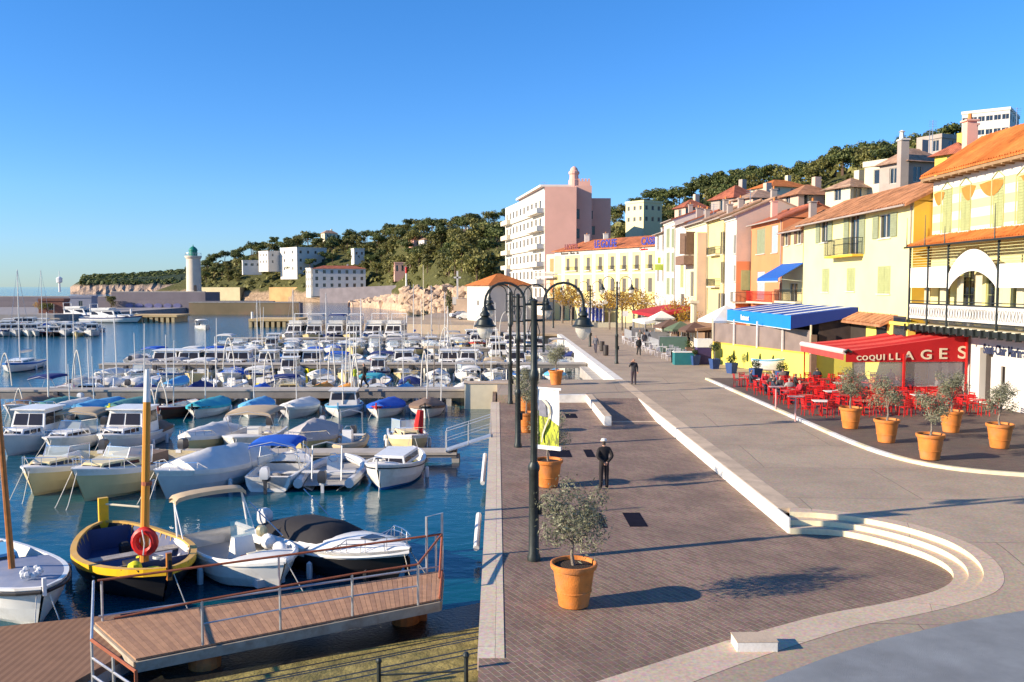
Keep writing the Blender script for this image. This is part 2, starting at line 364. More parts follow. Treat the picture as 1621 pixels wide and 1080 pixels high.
# lower promenade
g = G(PAVE); g.quad((-.35, 6, 0), (13, 6, 0), (13, 53.2, 0), (-.35, 53.2, 0)); struct(g.done('promenade'))
g = G(QWALL); g.box(-.3, -.1, 6, 62, -4, -.02); g.box(-.3, 8.6, 61.8, 62, -4, .2); struct(g.done('quay_wall'))
g = G(STONE); g.box(-.38, .13, 16.3, 53.4, -.24, .012); struct(g.done('quay_coping'))
for i, (px0, px1, py0, py1) in enumerate(((985, 1026, 812, 834), (941, 962, 813, 836), (868, 906, 713, 724), (923, 943, 712, 724), (893, 915, 655, 662))):  # thin near-black boxes laid over the paving as dark squares
    a = gp(px0, py0, 0); b = gp(px1, py1, 0); g = G(M('near_black_square', (.012, .012, .022), .95, .2, 3, spec=.05)); g.box(a.x, b.x + (a.x - b.x) * 0, b.y, a.y, .001, .008); o = g.done('dark_square', loc=((a.x + b.x) / 2, (a.y + b.y) / 2, 0)); o['label'] = ['larger dark square on the paving right of the front olive tree', 'narrow dark patch on the paving partly behind the front olive crown', 'dark square on the paving left of the standing man', 'smaller dark square just left of the man in the white cap', 'farthest dark square on the paving below the white parapet'][i]; o['category'] = 'plate'
# ring of three curved steps
inner = [(8.3, 24.55), (9.0, 24.5), (9.8, 24.2), (10.5, 23.3), (11.0, 22.2), (11.1, 21.2), (10.8, 20.4), (10.2, 19.8), (9.4, 19.35), (8.2, 18.85), (7.0, 18.4), (5.7, 17.7), (4.5, 17.0), (3.4, 16.3), (2.3, 15.6), (1.2, 14.9)]
outer = [(8.65, 25.7), (9.4, 25.5), (10.5, 24.9), (11.5, 23.8), (12.0, 22.4), (12.15, 21.2), (11.9, 20.2), (11.3, 19.45), (10.3, 18.9), (8.9, 18.3), (7.5, 17.75), (6.1, 16.95), (4.9, 16.2), (3.8, 15.45), (2.75, 14.7), (1.6, 14.0)]
def smoothp(P, k=5):
    out = []
    for i in range(len(P) - 1):
        p0, p1, p2, p3 = [Vector(P[max(0, min(len(P) - 1, j))]) for j in (i - 1, i, i + 1, i + 2)]
        for t in range(k):
            t /= k; out.append(tuple(.5 * ((2 * p1) + (p2 - p0) * t + (2 * p0 - 5 * p1 + 4 * p2 - p3) * t * t + (3 * p1 - 3 * p2 + p3 - p0) * t ** 3)))
    out.append(P[-1]); return out
inner = smoothp(inner); outer = smoothp(outer)
def mixp(f): return [(a[0] + (b[0] - a[0]) * f, a[1] + (b[1] - a[1]) * f) for a, b in zip(inner, outer)]
STEPTOP = brickmat('step_tread', (.55, .40, .27), (.6, .45, .31), (.3, .21, .15), 5, 3, rot=20, stain=(.46, .34, .23), msize=.01)
g = G(); fr = (0, .3, .6, 1)
for k in range(3):
    a = mixp(fr[k]); b = mixp(fr[k + 1])
    zl = [.15 * k * wY(p[1]) for p in a]; zh = [.15 * (k + 1) * wY(p[1]) + .014 for p in a]; zo = [.15 * (k + 1) * wY(p[1]) + .014 for p in b]
    g.m(YELK if k < 2 else YELK)
    g.loft([[(p[0], p[1], z) for p, z in zip(a, zl)], [(p[0], p[1], z) for p, z in zip(a, zh)]])
    g.m(STEPTOP); g.loft([[(p[0], p[1], z) for p, z in zip(a, zh)], [(p[0], p[1], z) for p, z in zip(b, zo)]])
g.m(WHITEK); g.quad((8.3, 24.55, 0), (8.65, 25.7, 0), (8.65, 25.7, .464), (8.3, 24.55, .16))
struct(g.done('curved_steps'))
# joints of the steps as thin darker lines (real grooves of another stone course)
# road
g = G(ROAD); n = len(outer); rings = []
for i, p in enumerate(outer):
    t = i / (n - 1)
    if t < .3: q = (46, 25.7 - t / .3 * 5)
    else: q = (46 - (t - .3) / .7 * 10, 20.7 - (t - .3) / .7 * 18)
    rings.append([(p[0] + (q[0] - p[0]) * s, p[1] + (q[1] - p[1]) * s) for s in [j / 24 for j in range(25)] ])
g.loft([[(x, y, .45 * wY(y) + .008) for x, y in r] for r in rings])
g.box(8.65, 46, 25.7, 62, .3, .458)
g.box(0.0, 8.65, 53.3, 62, -1.0, .458); g.box(5.75, 8.65, 51.6, 53.3, .0, .457)
g.box(8.7, 46, 62, 215, -2.5, .457)
g.box(-.3, 8.7, 60, 62, -3, .45)
g.prism([(46, 2), (1.6, 2), (1.6, 14.0), (2, 14.2), (2.75, 14.7), (6, 12), (46, 2.6)], -.2, .004)
struct(g.done('road'))
g = G(GREYROAD)
gl = [(12.6, 18.9), (11.2, 18.45), (9.6, 17.9), (7.7, 17.05), (6.2, 16.2), (5.0, 15.4), (3.9, 14.6), (3.2, 13.9)]
g.loft([[(x, y, .45 * wY(y) + .014) for x, y in [(x0 + (26 - x0) * s, y0 + (yy - y0) * s) for s in [j / 12 for j in range(13)]]] for (x0, y0), yy in zip(gl, (20.5, 19, 17, 15, 13, 11, 9, 6))])
struct(g.done('asphalt_patch'))
g = G(ROAD); g.box(5.78, 8.28, 45.8, 51.6, -.02, .002); g.m(PAVE)
g.prism([(5.78, 45.6), (8.29, 45.6), (8.29, 51.6), (5.78, 51.6)], -.02, [.006, .006, .455, .455]); struct(g.done('ramp'))
g = G(STONE2); g.box(8.31, 8.95, 25.72, 62, .3, .464); g.m(WHITEK); g.box(8.26, 8.312, 24.6, 51.6, -.02, .45); g.m(STONE2); g.box(5.9, 8.3, 45.35, 45.6, -.02, .012); struct(g.done('kerb'))
g = G(WHITEK); g.box(1.2, 5.4, 53.1, 53.5, 0, .47); g.m(STONE2); g.box(1.2, 5.4, 53.5, 53.9, .3, .468)
g.m(WHITEK); g.box(5.4, 5.76, 44.2, 53.5, 0, .47); g.m(STONE2); g.box(5.39, 5.77, 44.3, 53.48, .471, .485)
tag(g.done('parapet_wall', loc=(5.5, 50, 0)), 'low white stone wall bending around the far end of the dark promenade', 'wall')
g = G(WHITEK); bb = gp(1168, 1035); bx, by = bb.x, bb.y; g.box(bx, bx + .78, by + .05, by + .5, 0, .2)
g.m(STONE2); g.box(bx - .01, bx + .79, by + .04, by + .51, .2, .22)
tag(g.done('stone_block', loc=(bx + .4, by + .4, 0)), 'white faced stone block at the inner edge of the curved kerb in the foreground', 'stone block')
# upper terrace in front of the cafe
ky = [(14.7, 62), (14.7, 52), (14.7, 42), (14.75, 36), (15.2, 32.8), (16.2, 31.0), (18.0, 29.9), (21, 29.1), (30, 27.8), (40, 27)]
ky = smoothp(ky, 4)
g = G(PAVE2); g.loft([[(x, y, .56) for x, y in ky], [(40, max(y, 27.0), .56) for x, y in ky]]); struct(g.done('cafe_terrace'))
g = G(); off = []
for i, p in enumerate(ky):
    a = Vector(ky[max(0, i - 1)]); b = Vector(ky[min(len(ky) - 1, i + 1)]); d = (b - a).normalized(); nn = Vector((-d.y, d.x)); off.append((p[0] + nn.x * .22, p[1] + nn.y * .22))
for i in range(len(ky) - 1):
    g.m(YELK if ky[i][1] < 34 else (WHITEK if i % 3 else YELK))
    a, b, c, d = ky[i], ky[i + 1], off[i + 1], off[i]
    if c[0] > d[0] + 5: pass
    g.prism([a, b, c, d], .3, .575)
struct(g.done('terrace_kerb'))
# far quay edge and quays beyond
g = G(WHITEK); g.box(8.3, 8.9, 62, 122, -1, .47); g.m(CONC); g.box(7.5, 8.3, 62.1, 80, -2, -.25); g.box(8.35, 8.69, 62, 122, -3, -1); struct(g.done('far_quay_coping'))
SAND = M('sandy_concrete', (.42, .31, .2), .9, .15, .3, dirt=(.3, .23, .16), dscale=.1)
g = G(ROAD); g.prism([(8.7, 122), (1, 126), (-4, 150), (-25, 160), (-27, 176), (-17, 192), (-14, 260), (60, 260), (60, 150), (46, 150), (46, 122)], -3, .44); struct(g.done('far_quay'))
g = G(SAND); g.prism([(-4.2, 150.2), (-24.8, 160.2), (-26.6, 175.5), (-17.2, 189), (-3, 189)], .2, .448); g.box(1, 8.3, 122.0, 126, .2, .47); struct(g.done('sandy_quay'))
# gravel slipway
dvec = Vector((-4.85, -2.4)).normalized(); nv = Vector((dvec.y, -dvec.x))
if nv.y > 0: nv = -nv
A0 = Vector((-.32, 20.45))
def slab(g, d0, d1, z, zb, L=16):
    a = A0 + nv * d0; b = A0 + nv * d1
    e = a + dvec * L; f = b + dvec * L
    def clipx(p): return p
    g.prism([tuple(a + dvec * 0), tuple(e), tuple(f), (b.x if b.x < -.3 else -.3, b.y)], zb, z)
g = G(DARKC); 
a = A0 - nv * 2.0; e = A0 - nv * .9 + dvec * 16; g.prism([(-.3, a.y + .3), tuple(A0 - nv * 1.7 + dvec * 3), tuple(A0 - nv * 1.45 + dvec * 6), tuple(e), tuple(A0 + dvec * 16), (-.3, A0.y)], -2, [-1.17, -1.17, -1.17, -1.15, -1.08, -1.08])
struct(g.done('wet_slipway'))
g = G(ALGAE)
dd_ = [0, .5, .95, 1.25, 1.9, 2.3, 3.0, 3.35, 4.1, 4.6, 5.4]
for i in range(10):
    g.cur = 0; d0 = dd_[i]; z = -1.0 + i * .09
    P0 = A0 + nv * d0; P1 = A0 + nv * (dd_[i + 1] - .005)
    g.prism([(-.3, P0.y - (P0.x + .3) * dvec.y / dvec.x), tuple(P0 + dvec * 17), tuple(P1 + dvec * 17), (-.3, P1.y - (P1.x + .3) * dvec.y / dvec.x)], -2, z)
    if i > 0:
        g.m(DARKC); g.prism([(-.31, P0.y - (P0.x + .3) * dvec.y / dvec.x + .09), tuple(P0 + dvec * 16.9 - nv * .08), tuple(P0 + dvec * 16.9 + nv * .006), (-.31, P0.y - (P0.x + .3) * dvec.y / dvec.x - .004)], -2, z - .012)
struct(g.done('slipway_steps'))
# ---- terrain
TAB = [(240, 560, 640, 447), (290, 560, 640, 432), (309, 560, 640, 420), (346, 560, 640, 404), (402, 540, 640, 388), (448, 520, 640, 379), (500, 480, 610, 371), (562, 465, 590, 366), (612, 440, 560, 364), (630, 420, 540, 355), (655, 400, 520, 345), (670, 370, 510, 351), (732, 250, 450, 345), (794, 232, 420, 334),
       (900, 240, 380, 340), (975, 240, 360, 330), (1000, 235, 350, 322), (1027, 230, 340, 298), (1060, 215, 330, 294), (1110, 195, 320, 284), (1183, 165, 300, 270), (1246, 132, 290, 262), (1277, 122, 285, 248), (1315, 112, 275, 233), (1356, 100, 260, 225), (1388, 95, 255, 220), (1435, 85, 250, 222), (1500, 76, 230, 204), (1621, 64, 200, 188), (1800, 55, 180, 180)]
TH = 7.5
def terr(px):
    Y0 = interp([(t[0], t[1]) for t in TAB], px); Yr = interp([(t[0], t[2]) for t in TAB], px); ys = interp([(t[0], t[3]) for t in TAB], px)
    return Y0, Yr, 7 + (454 - ys) * Yr / 1400 - TH
def hnoise(x, y): 
    return (math.sin(x * .11 + 1.3) * math.cos(y * .09) + math.sin(x * .05 - y * .07)) * .8
def hgt(px, Y):
    Y0, Yr, zr = terr(px)
    z0 = -2.5 if px < 930 else .3
    if Y <= Y0: return z0
    t = (Y - Y0) / (Yr - Y0); pw = .62 if px < 700 else .85
    X = (px - 787) / 1400 * Y
    if t <= 1: return z0 + (zr - z0) * t ** pw + hnoise(X, Y) * min(1, t * 3)
    return zr - (t - 1) * 6 + hnoise(X, Y)
TERR = None
def terrmat(name, green, rock, zlo, zhi):
    m = bpy.data.materials.new(name); m.use_nodes = True; nt = m.node_tree; b = nt.nodes['Principled BSDF']; N = nt.nodes.new; L = nt.links.new
    b.inputs['Roughness'].default_value = .95; b.inputs['Specular IOR Level'].default_value = .1
    ge = N('ShaderNodeNewGeometry'); sx = N('ShaderNodeSeparateXYZ'); L(ge.outputs['Position'], sx.inputs[0])
    no = N('ShaderNodeTexNoise'); no.inputs['Scale'].default_value = .12; no.inputs['Detail'].default_value = 8; L(ge.outputs['Position'], no.inputs['Vector'])
    ma = N('ShaderNodeMath'); ma.operation = 'MULTIPLY_ADD'; ma.inputs[1].default_value = -7; L(no.outputs[0], ma.inputs[0]); L(sx.outputs['Z'], ma.inputs[2])
    mr = N('ShaderNodeMapRange'); mr.inputs['From Min'].default_value = zlo - 3.5; mr.inputs['From Max'].default_value = zhi - 3.5; L(ma.outputs[0], mr.inputs[0])
    n2 = N('ShaderNodeTexNoise'); n2.inputs['Scale'].default_value = .6; n2.inputs['Detail'].default_value = 10; n2.inputs['Roughness'].default_value = .75; L(ge.outputs['Position'], n2.inputs['Vector'])
    c1 = N('ShaderNodeValToRGB'); c1.color_ramp.elements[0].color = (*[c * .45 for c in green], 1); c1.color_ramp.elements[1].color = (*[c * 1.5 for c in green], 1); c1.color_ramp.elements[0].position = .3; c1.color_ramp.elements[1].position = .75
    c2 = N('ShaderNodeValToRGB'); c2.color_ramp.elements[0].color = (*[c * .5 for c in rock], 1); c2.color_ramp.elements[1].color = (*[c * 1.25 for c in rock], 1); c2.color_ramp.elements[0].position = .35; c2.color_ramp.elements[1].position = .6
    L(n2.outputs[0], c1.inputs[0]); L(n2.outputs[0], c2.inputs[0])
    mx = N('ShaderNodeMix'); mx.data_type = 'RGBA'; L(mr.outputs[0], mx.inputs['Factor']); L(c2.outputs[0], mx.inputs['A']); L(c1.outputs[0], mx.inputs['B'])
    L(mx.outputs['Result'], b.inputs['Base Color'])
    bp = N('ShaderNodeBump'); bp.inputs['Strength'].default_value = 1; bp.inputs['Distance'].default_value = 1.2; L(n2.outputs[0], bp.inputs['Height']); L(bp.outputs[0], b.inputs['Normal'])
    return m
TERR = terrmat('scrub_hillside', (.11, .11, .04), (.38, .27, .18), 2.5, 5)
g = G(TERR); cols = []
pxs = [240 + i * 12 for i in range(131)]
for px in pxs:
    Y0, Yr, zr = terr(px); col = []
    ys = [Y0 - 8, Y0] + [Y0 + (Yr - Y0) * (j / 22) for j in (.15, .4, .8, 1.4)] + [Y0 + (Yr - Y0) * j / 22 for j in range(2, 23)] + [Yr + 15, Yr + 40, Yr + 90, Yr + 200, Yr + 420]
    for Y in ys:
        X = (px - 787) / 1400 * Y; rx = 0
        z = hgt(px, Y); 
        if px < 930 and Y0 < Y < Y0 + 40: X += random.uniform(-1.5, 1.5); z += random.uniform(-.6, .9)
        col.append((X, Y, z))
    cols.append(col)
g.loft(cols); struct(g.done('hillside', smooth=True, ang=60))
# far headland
HEAD = terrmat('headland', (.05, .07, .04), (.45, .33, .24), 7, 11)
g = G(HEAD); cols = []
for i in range(46):
    px = 118 + i * 5; t = (i / 45); top = interp([(118, 455), (130, 447), (140, 438), (180, 437), (230, 435), (270, 432), (345, 424)], px)
    Yc = 1000; zt = 7 + (454 - top) / 1400 * 1150; zc = min(zt, interp([(118, 0), (126, 3), (134, 7), (170, 10), (220, 10), (345, 10)], px)) ; 
    prof = [(Yc - 12, -3), (Yc - 4 + random.uniform(-5, 5), 0.5 + random.uniform(0, 1)), (Yc + random.uniform(0, 6), zc * .5 + random.uniform(-1, 1)), (Yc + 12 + random.uniform(0, 6), zc + random.uniform(-1, 1)), (Yc + 60, zc + (zt - zc) * .6), (Yc + 150, zt + random.uniform(-.8, .8)), (Yc + 400, zt - 4), (Yc + 420, -3)]
    cols.append([((px - 787) / 1400 * y, y, z) for y, z in prof])
g.loft(cols); struct(g.done('headland'))
# ================================================================ TREES
def trunk_limbs(g, h, r, lean=0, limbs=4, spread=.3, start=.55, n=6):
    top = Vector((lean, 0, h)); path = [Vector((0, 0, -.1)), Vector((lean * .2 + random.uniform(-.02, .02) * h, random.uniform(-.02, .02) * h, h * .4)), Vector((lean * .6, random.uniform(-.02, .02) * h, h * .75)), top]
    g.tube(path, [r, r * .8, r * .6, r * .35], n); tips = [top]
    for i in range(limbs):
        t = start + (1 - start) * (i + .3) / limbs; b = path[1].lerp(top, (t - .4) / .6) if t > .4 else path[1]
        a = i * 2.4 + random.random(); e = b + Vector((math.cos(a) * spread * h, math.sin(a) * spread * h, h * .28 * random.uniform(.7, 1.2)))
        m = b.lerp(e, .5) + Vector((0, 0, .04 * h)); g.tube([b, m, e], [r * .45, r * .3, r * .12], 5); tips.append(e)
    return tips
def leaves(g, blobs, count, lw, ll, jit=.25, up=.3):
    tot = sum(b[1] ** 2 for b in blobs)
    for c, r, sq in [(Vector(b[0]), b[1], b[2] if len(b) > 2 else (1, 1, 1)) for b in blobs]:
        k = int(count * r * r / tot)
        for _ in range(k):
            d = Vector((random.gauss(0, 1), random.gauss(0, 1), random.gauss(0, 1))).normalized()
            rr = r * (random.uniform(.55, 1.0) if random.random() < .85 else random.uniform(.9, 1.0 + jit))
            p = c + Vector((d.x * sq[0], d.y * sq[1], d.z * sq[2])) * rr
            nrm = (d + Vector((random.uniform(-1, 1), random.uniform(-1, 1), random.uniform(-1, 1) + up)) * .8).normalized()
            a = nrm.orthogonal().normalized(); a.rotate(Matrix.Rotation(random.uniform(0, 6.28), 3, nrm)); b = nrm.cross(a)
            w = lw * random.uniform(.6, 1.3) / 2; l = ll * random.uniform(.6, 1.3) / 2
            g.add([p - a * l, p + b * w - a * l * .1, p + a * l, p - b * w - a * l * .1], [(0, 1, 2, 3)])
PINE = leafmat('pine_needles', (.03, .05, .014), (.17, .19, .055), .25)
PINE2 = leafmat('dry_green_foliage', (.07, .075, .02), (.26, .24, .07), .25)
OLIVE = leafmat('olive_leaves', (.09, .095, .055), (.3, .3, .19), .2)
AUT = leafmat('autumn_leaves', (.22, .1, .015), (.55, .35, .04), .35)
BOX = leafmat('clipped_shrub', (.015, .03, .008), (.06, .09, .02), .1)
def make_tree(kind, h, seed):
    random.seed(seed); c = T('pine_tree' if kind != 'aut' else 'plane_tree', '', 'tree')
    g = G(PBARK if kind != 'aut' else BARK); g2 = G({'pine': PINE, 'green': PINE2, 'aut': AUT, 'cypress': PINE}[kind]); blobs = []
    if kind in ('pine', 'green'):
        tips = trunk_limbs(g, h * .7, h * .03, random.uniform(-.1, .1) * h, 5, .26, .5)
        W = h * random.uniform(.36, .48)
        for i in range(10):
            a = i * 2.4; rr = W * math.sqrt((i + .5) / 10) * .75; blobs.append(((math.cos(a) * rr + tips[0].x, math.sin(a) * rr, h * random.uniform(.6, .84)), W * random.uniform(.26, .42), (1, 1, .62)))
        for e in tips: blobs.append((e, W * .33, (1, 1, .6)))
        if kind == 'green':
            for i in range(6): a = random.random() * 6.28; blobs.append(((math.cos(a) * W * .5, math.sin(a) * W * .5, h * random.uniform(.22, .6)), W * .4))
        leaves(g2, blobs, 950, h * .055, h * .085)
    elif kind == 'cypress':
        g.tube([(0, 0, 0), (0, 0, h * .8)], [h * .02, h * .008], 5)
        for i in range(9): t = i / 8; blobs.append(((0, 0, h * (.08 + .84 * t)), h * .13 * math.sin(math.pi * (.12 + .8 * (1 - t)) ** .8) + .1, (1, 1, 1.2)))
        leaves(g2, blobs, 700, h * .035, h * .06)
    else:
        tips = trunk_limbs(g, h * .75, h * .03, 0, 9, .3, .45)
        for e in tips: blobs.append((e, h * .16, (1, 1, .8)))
        leaves(g2, blobs, 650, h * .035, h * .045, .5)
        for e in tips:
            for _ in range(4): g.tube([e * .9, e + Vector((random.uniform(-1, 1), random.uniform(-1, 1), random.uniform(0, 1))) * h * .13], [.03, .01], 4)
    g.done('trunk', c); g2.done('crown', c); return c
PROT = {}
def tree(kind, h, loc, label, group=None, cat=None, var=0):
    key = (kind, var % 4)
    st = random.getstate()
    if key not in PROT:
        o = make_tree(kind, 8.0, 100 + hash(kind[0]) % 7 + var * 13 if False else 50 + len(PROT) * 7); PROT[key] = o; random.setstate(st)
        o.location = loc; o.scale = (h / 8,) * 3; o['label'] = label; o['category'] = cat or 'tree'; o.rotation_euler.z = random.uniform(0, 6)
        if group: o['group'] = group
        return o
    random.setstate(st)
    s = h / 8; r = dup(PROT[key], loc, random.uniform(0, 6.28), label, None, (s * random.uniform(.9, 1.2), s * random.uniform(.9, 1.2), s * random.uniform(.9, 1.1)))
    if group: r['group'] = group
    elif 'group' in r: del r['group']
    r['category'] = cat or 'tree'
    return r
random.seed(11)
ZN = [(330, 'just right of the lighthouse'), (400, 'above the small white villa'), (440, 'above the stepped white block'), (500, 'above the big cubic block'), (560, 'above the seafront building'), (620, 'above the small hillside house'), (665, 'above the reddish house'), (705, 'around the low white villa'), (760, 'above the near boulders'), (810, 'beside the pink apartment building'), (1000, 'behind the flank of the pink building'), (1050, 'around the cream hill house'), (1110, 'above the tall white houses'), (1180, 'above the narrow yellow house'), (1250, 'around the orange roofed villa'), (1330, 'above the yellow house roof'), (1400, 'left of the open terrace house'), (1450, 'behind the white capped chimney'), (1510, 'left of the hilltop block'), (9999, 'below the hilltop block')]
def zone(px): return next(t for a, t in ZN if px < a)
def place_trees(px0, px1, n, tmin, tmax, hmin, hmax, label, group, kinds):
    for i in range(n):
        px = px0 + (px1 - px0) * (i + random.random()) / n; Y0, Yr, zr = terr(px); t = random.uniform(tmin, tmax); Y = Y0 + (Yr - Y0) * t
        X = (px - 787) / 1400 * Y; z = hgt(px, Y)
        k = random.choice(kinds); hh = random.uniform(hmin, hmax); q = (hh - hmin) / (hmax - hmin); lb = '%s %s %s, %s' % ('tall' if q > .66 else 'middling' if q > .33 else 'small', {'pine': 'umbrella pine', 'green': 'bushy green tree'}[k], label, zone(px))
        tree(k, hh, (X, Y, z - .4), lb, group + ' ' + zone(px), None, random.randrange(4))
# left wooded hill (trees grow smaller down the ridge towards the sea)
place_trees(300, 800, 46, .93, 1.05, 7.5, 11, 'on the left skyline', 'pines on the left skyline', ['pine', 'pine', 'green'])
place_trees(310, 800, 62, .55, .93, 8, 11.5, 'high on the slope', 'pines on the upper left slope', ['pine', 'green'])
place_trees(320, 560, 26, .22, .55, 6, 9, 'low on the slope by the shore', 'pines above the lighthouse shore', ['pine', 'pine', 'green'])
place_trees(560, 790, 46, .15, .6, 8, 12.5, 'on the lower slope', 'trees behind the rocky point', ['green', 'pine', 'green'])
# right hill
place_trees(965, 1500, 56, .94, 1.04, 7, 9.5, 'on the right skyline', 'pines on the right skyline', ['pine', 'pine', 'green'])
place_trees(970, 1500, 66, .62, .94, 6.5, 9, 'on the right slope', 'pines on the right slope', ['pine', 'green'])
place_trees(1480, 1640, 14, .8, 1.0, 4, 6, 'on the top slope', 'trees below the hilltop block', ['pine', 'green'])
for i, (px, Y, h, z) in enumerate([(972, 222, 17, .5), (985, 235, 18, .5), (1000, 228, 13, .5), (1012, 215, 11, .5), (958, 238, 20, .5), (1022, 200, 11, 2)]):
    tree('green' if i % 2 else 'pine', h, ((px - 787) / 1400 * Y, Y, z), ['leftmost','second','third','fourth','highest','last and smallest'][i] + ' dark tree rising right behind the pink building and the hotel roof', 'trees beside the pink building', None, i)
# scrub between trees
random.seed(5)
g = G(PINE2); bl = []
for i in range(1500):
    px = random.uniform(300, 1640); Y0, Yr, zr = terr(px); t = random.uniform(.1, 1.0); Y = Y0 + (Yr - Y0) * t; X = (px - 787) / 1400 * Y
    if px > 930 and t < .25: continue
    z = hgt(px, Y); r = random.uniform(.9, 2.4); c = Vector((X, Y, z))
    for _ in range(9):
        d = Vector((random.gauss(0, 1), random.gauss(0, 1), abs(random.gauss(0, 1)))).normalized(); p = c + d * r; a = d.orthogonal().normalized(); a.rotate(Matrix.Rotation(random.uniform(0, 6), 3, d)); b = d.cross(a); s = r * .55
        g.add([p - a * s, p + b * s, p + a * s, p - b * s], [(0, 1, 2, 3)])
o = g.done('undergrowth'); o['kind'] = 'stuff'; o['label'] = 'green scrub covering the hillsides between the trees'; o['category'] = 'scrub'
g = G(PINE); 
for i in range(1300):
    px = random.uniform(136, 345); t = random.uniform(0, 1); Y = 1015 + t * 140
    top = interp([(118, 455), (130, 447), (140, 438), (180, 437), (230, 435), (270, 432), (345, 424)], px); z = 10 + (7 + (454 - top) / 1400 * 1150 - 10) * min(1, t * 1.1)
    X = (px - 787) / 1400 * Y; r = random.uniform(1.5, 3.5)
    for _ in range(6):
        d = Vector((random.gauss(0, 1), random.gauss(0, 1), abs(random.gauss(0, 1)))).normalized(); p = Vector((X, Y, z)) + d * r; a = d.orthogonal().normalized(); b = d.cross(a); s = r * .6
        g.add([p - a * s, p + b * s, p + a * s, p - b * s], [(0, 1, 2, 3)])
o = g.done('far_woods'); o['kind'] = 'stuff'; o['label'] = 'dark woods covering the distant headland above pale cliffs'; o['category'] = 'woods'
# ---- potted olive trees
def potted(seed, h=2.75, potc=TERRA, dens=2600, spread=1.0):
    random.seed(seed); c = T('potted_olive_tree', '', 'potted tree')
    g = G(potc); g.lathe([(.30, 0), (.33, .02), (.40, .45), (.455, .83), (.5, .84), (.52, .9), (.52, .955), (.49, .965), (.46, .955), (.45, .86)], n=28, cap=False); g.lathe([(0.01, .01), (.3, .0)], n=28, cap=False)
    g.lathe([(.385, .33), (.4, .335), (.403, .36), (.392, .37)], n=28, cap=False)
    g.done('pot', c, smooth=True)
    G(SOIL).lathe([(.0, .9), (.2, .895), (.46, .875)], n=20, cap=False).done('soil', c)
    th = h * .52; gt = G(BARK); lean = random.uniform(-.08, .08); base = [Vector((0, 0, .85)), Vector((lean, .02, .85 + (th - .85) * .5)), Vector((lean * .5, 0, th))]
    gt.tube(base, [.05, .038, .03], 7); tips = []
    for i in range(8):
        a = i * .785 + random.random() * .5; rr = random.uniform(.2, .48) * spread; e = base[2] + Vector((math.cos(a) * rr, math.sin(a) * rr, random.uniform(.15, h - th - .3)))
        m = base[2].lerp(e, .5) + Vector((0, 0, .06)); gt.tube([base[2] - Vector((0, 0, .04)), m, e], [.022, .014, .006], 5); tips.append(e)
    gt.done('trunk', c)
    gl = G(OLIVE); cz = (th + h) / 2 + .1; bl = [((0, 0, cz), .38 * spread)] + [((e.x, e.y, e.z), random.uniform(.2, .3) * spread) for e in tips] 
    for i in range(5): a = random.random() * 6.28; bl.append(((math.cos(a) * .42 * spread, math.sin(a) * .42 * spread, cz + random.uniform(-.45, .35)), .2 * spread))
    leaves(gl, bl, dens, .03, .105, .6, .5)
    gl.done('crown', c); return c
OP = [potted(3, 2.75, dens=3500, spread=1.3), potted(8, 2.8, dens=3000, spread=1.2), potted(14, 2.7, dens=2400, spread=1.0)]
used_op = [False] * 3
def place_pot(i, loc, label, rz=0, s=1.0, grp=None):
    if not used_op[i]:
        o = OP[i]; used_op[i] = True; o.location = loc; o.rotation_euler.z = rz; o.scale = (s, s, s)
    else: o = dup(OP[i], loc, rz, None, None, s)
    o['label'] = label; o['category'] = 'potted tree'
    if grp: o['group'] = grp
    return o
def gz(px, py, z): p = gp(px, py, z); return (p.x, p.y, z)
PG = 'olive trees in terracotta pots'
place_pot(0, gz(908, 958, .005), 'olive tree in a terracotta pot nearest the camera beside the front lamp post', .3, 1.0, PG)
place_pot(1, gz(868, 770, .005), 'olive tree in a terracotta pot just behind the front lamp post and its banner', 1, 1, PG)
place_pot(1, gz(833, 684, .005), 'olive tree in a terracotta pot between the first two lamp posts on the quay', 2.2, 1, PG)
place_pot(2, gz(833, 653, .005), 'olive tree in a terracotta pot below the third lamp post, deepest on the dark promenade', 4, 1, PG)
place_pot(1, gz(880, 609, .46), 'olive tree in a terracotta pot on the pale road behind the low white wall', 5, 1, PG)
place_pot(1, gz(1346, 678, .565), 'olive tree in a terracotta pot left of the other four by the red chairs', .9, 1, PG)
place_pot(1, gz(1403, 700, .565), 'olive tree in a terracotta pot second from left by the red chairs', 3, 1, PG)
place_pot(2, gz(1472, 727, .565), 'olive tree with a bent trunk in the terracotta pot nearest the road kerb', 2, 1.0, PG)
place_pot(1, gz(1505, 684, .565), 'olive tree in a terracotta pot closest to the red side screen of the cafe', 4.4, 1.0, PG)
place_pot(2, gz(1582, 709, .565), 'sparse olive tree in a terracotta pot in front of the white ground floor door', .2, 1.02, PG)
# autumn plane trees in front of the yellow hotel
random.seed(21)
AT = [(905, 150, 6.5), (925, 147, 6), (965, 135, 6), (985, 132, 6.5), (1003, 138, 7), (1022, 128, 6), (890, 158, 7), (1090, 100, 4.6), (1075, 108, 5)]
ALB = ['autumn plane tree left of the two-armed lamp in front of the yellow hotel', 'thin autumn plane tree before the blue doors of the yellow hotel', 'golden plane tree right of the blue doors of the hotel', 'golden plane tree in the middle of the hotel front', 'golden plane tree before the right half of the hotel', 'golden plane tree touching the far end of the red awning', 'plane tree at the left corner of the yellow hotel', 'orange leaved tree between the dark red awning and the white houses', 'orange leaved tree just left of the pale fluted column behind the white chairs']
for i, (px, Y, h) in enumerate(AT): tree('aut', h, ((px - 787) / 1400 * Y, Y, .45), ALB[i], 'autumn trees along the street', None, i % 2)
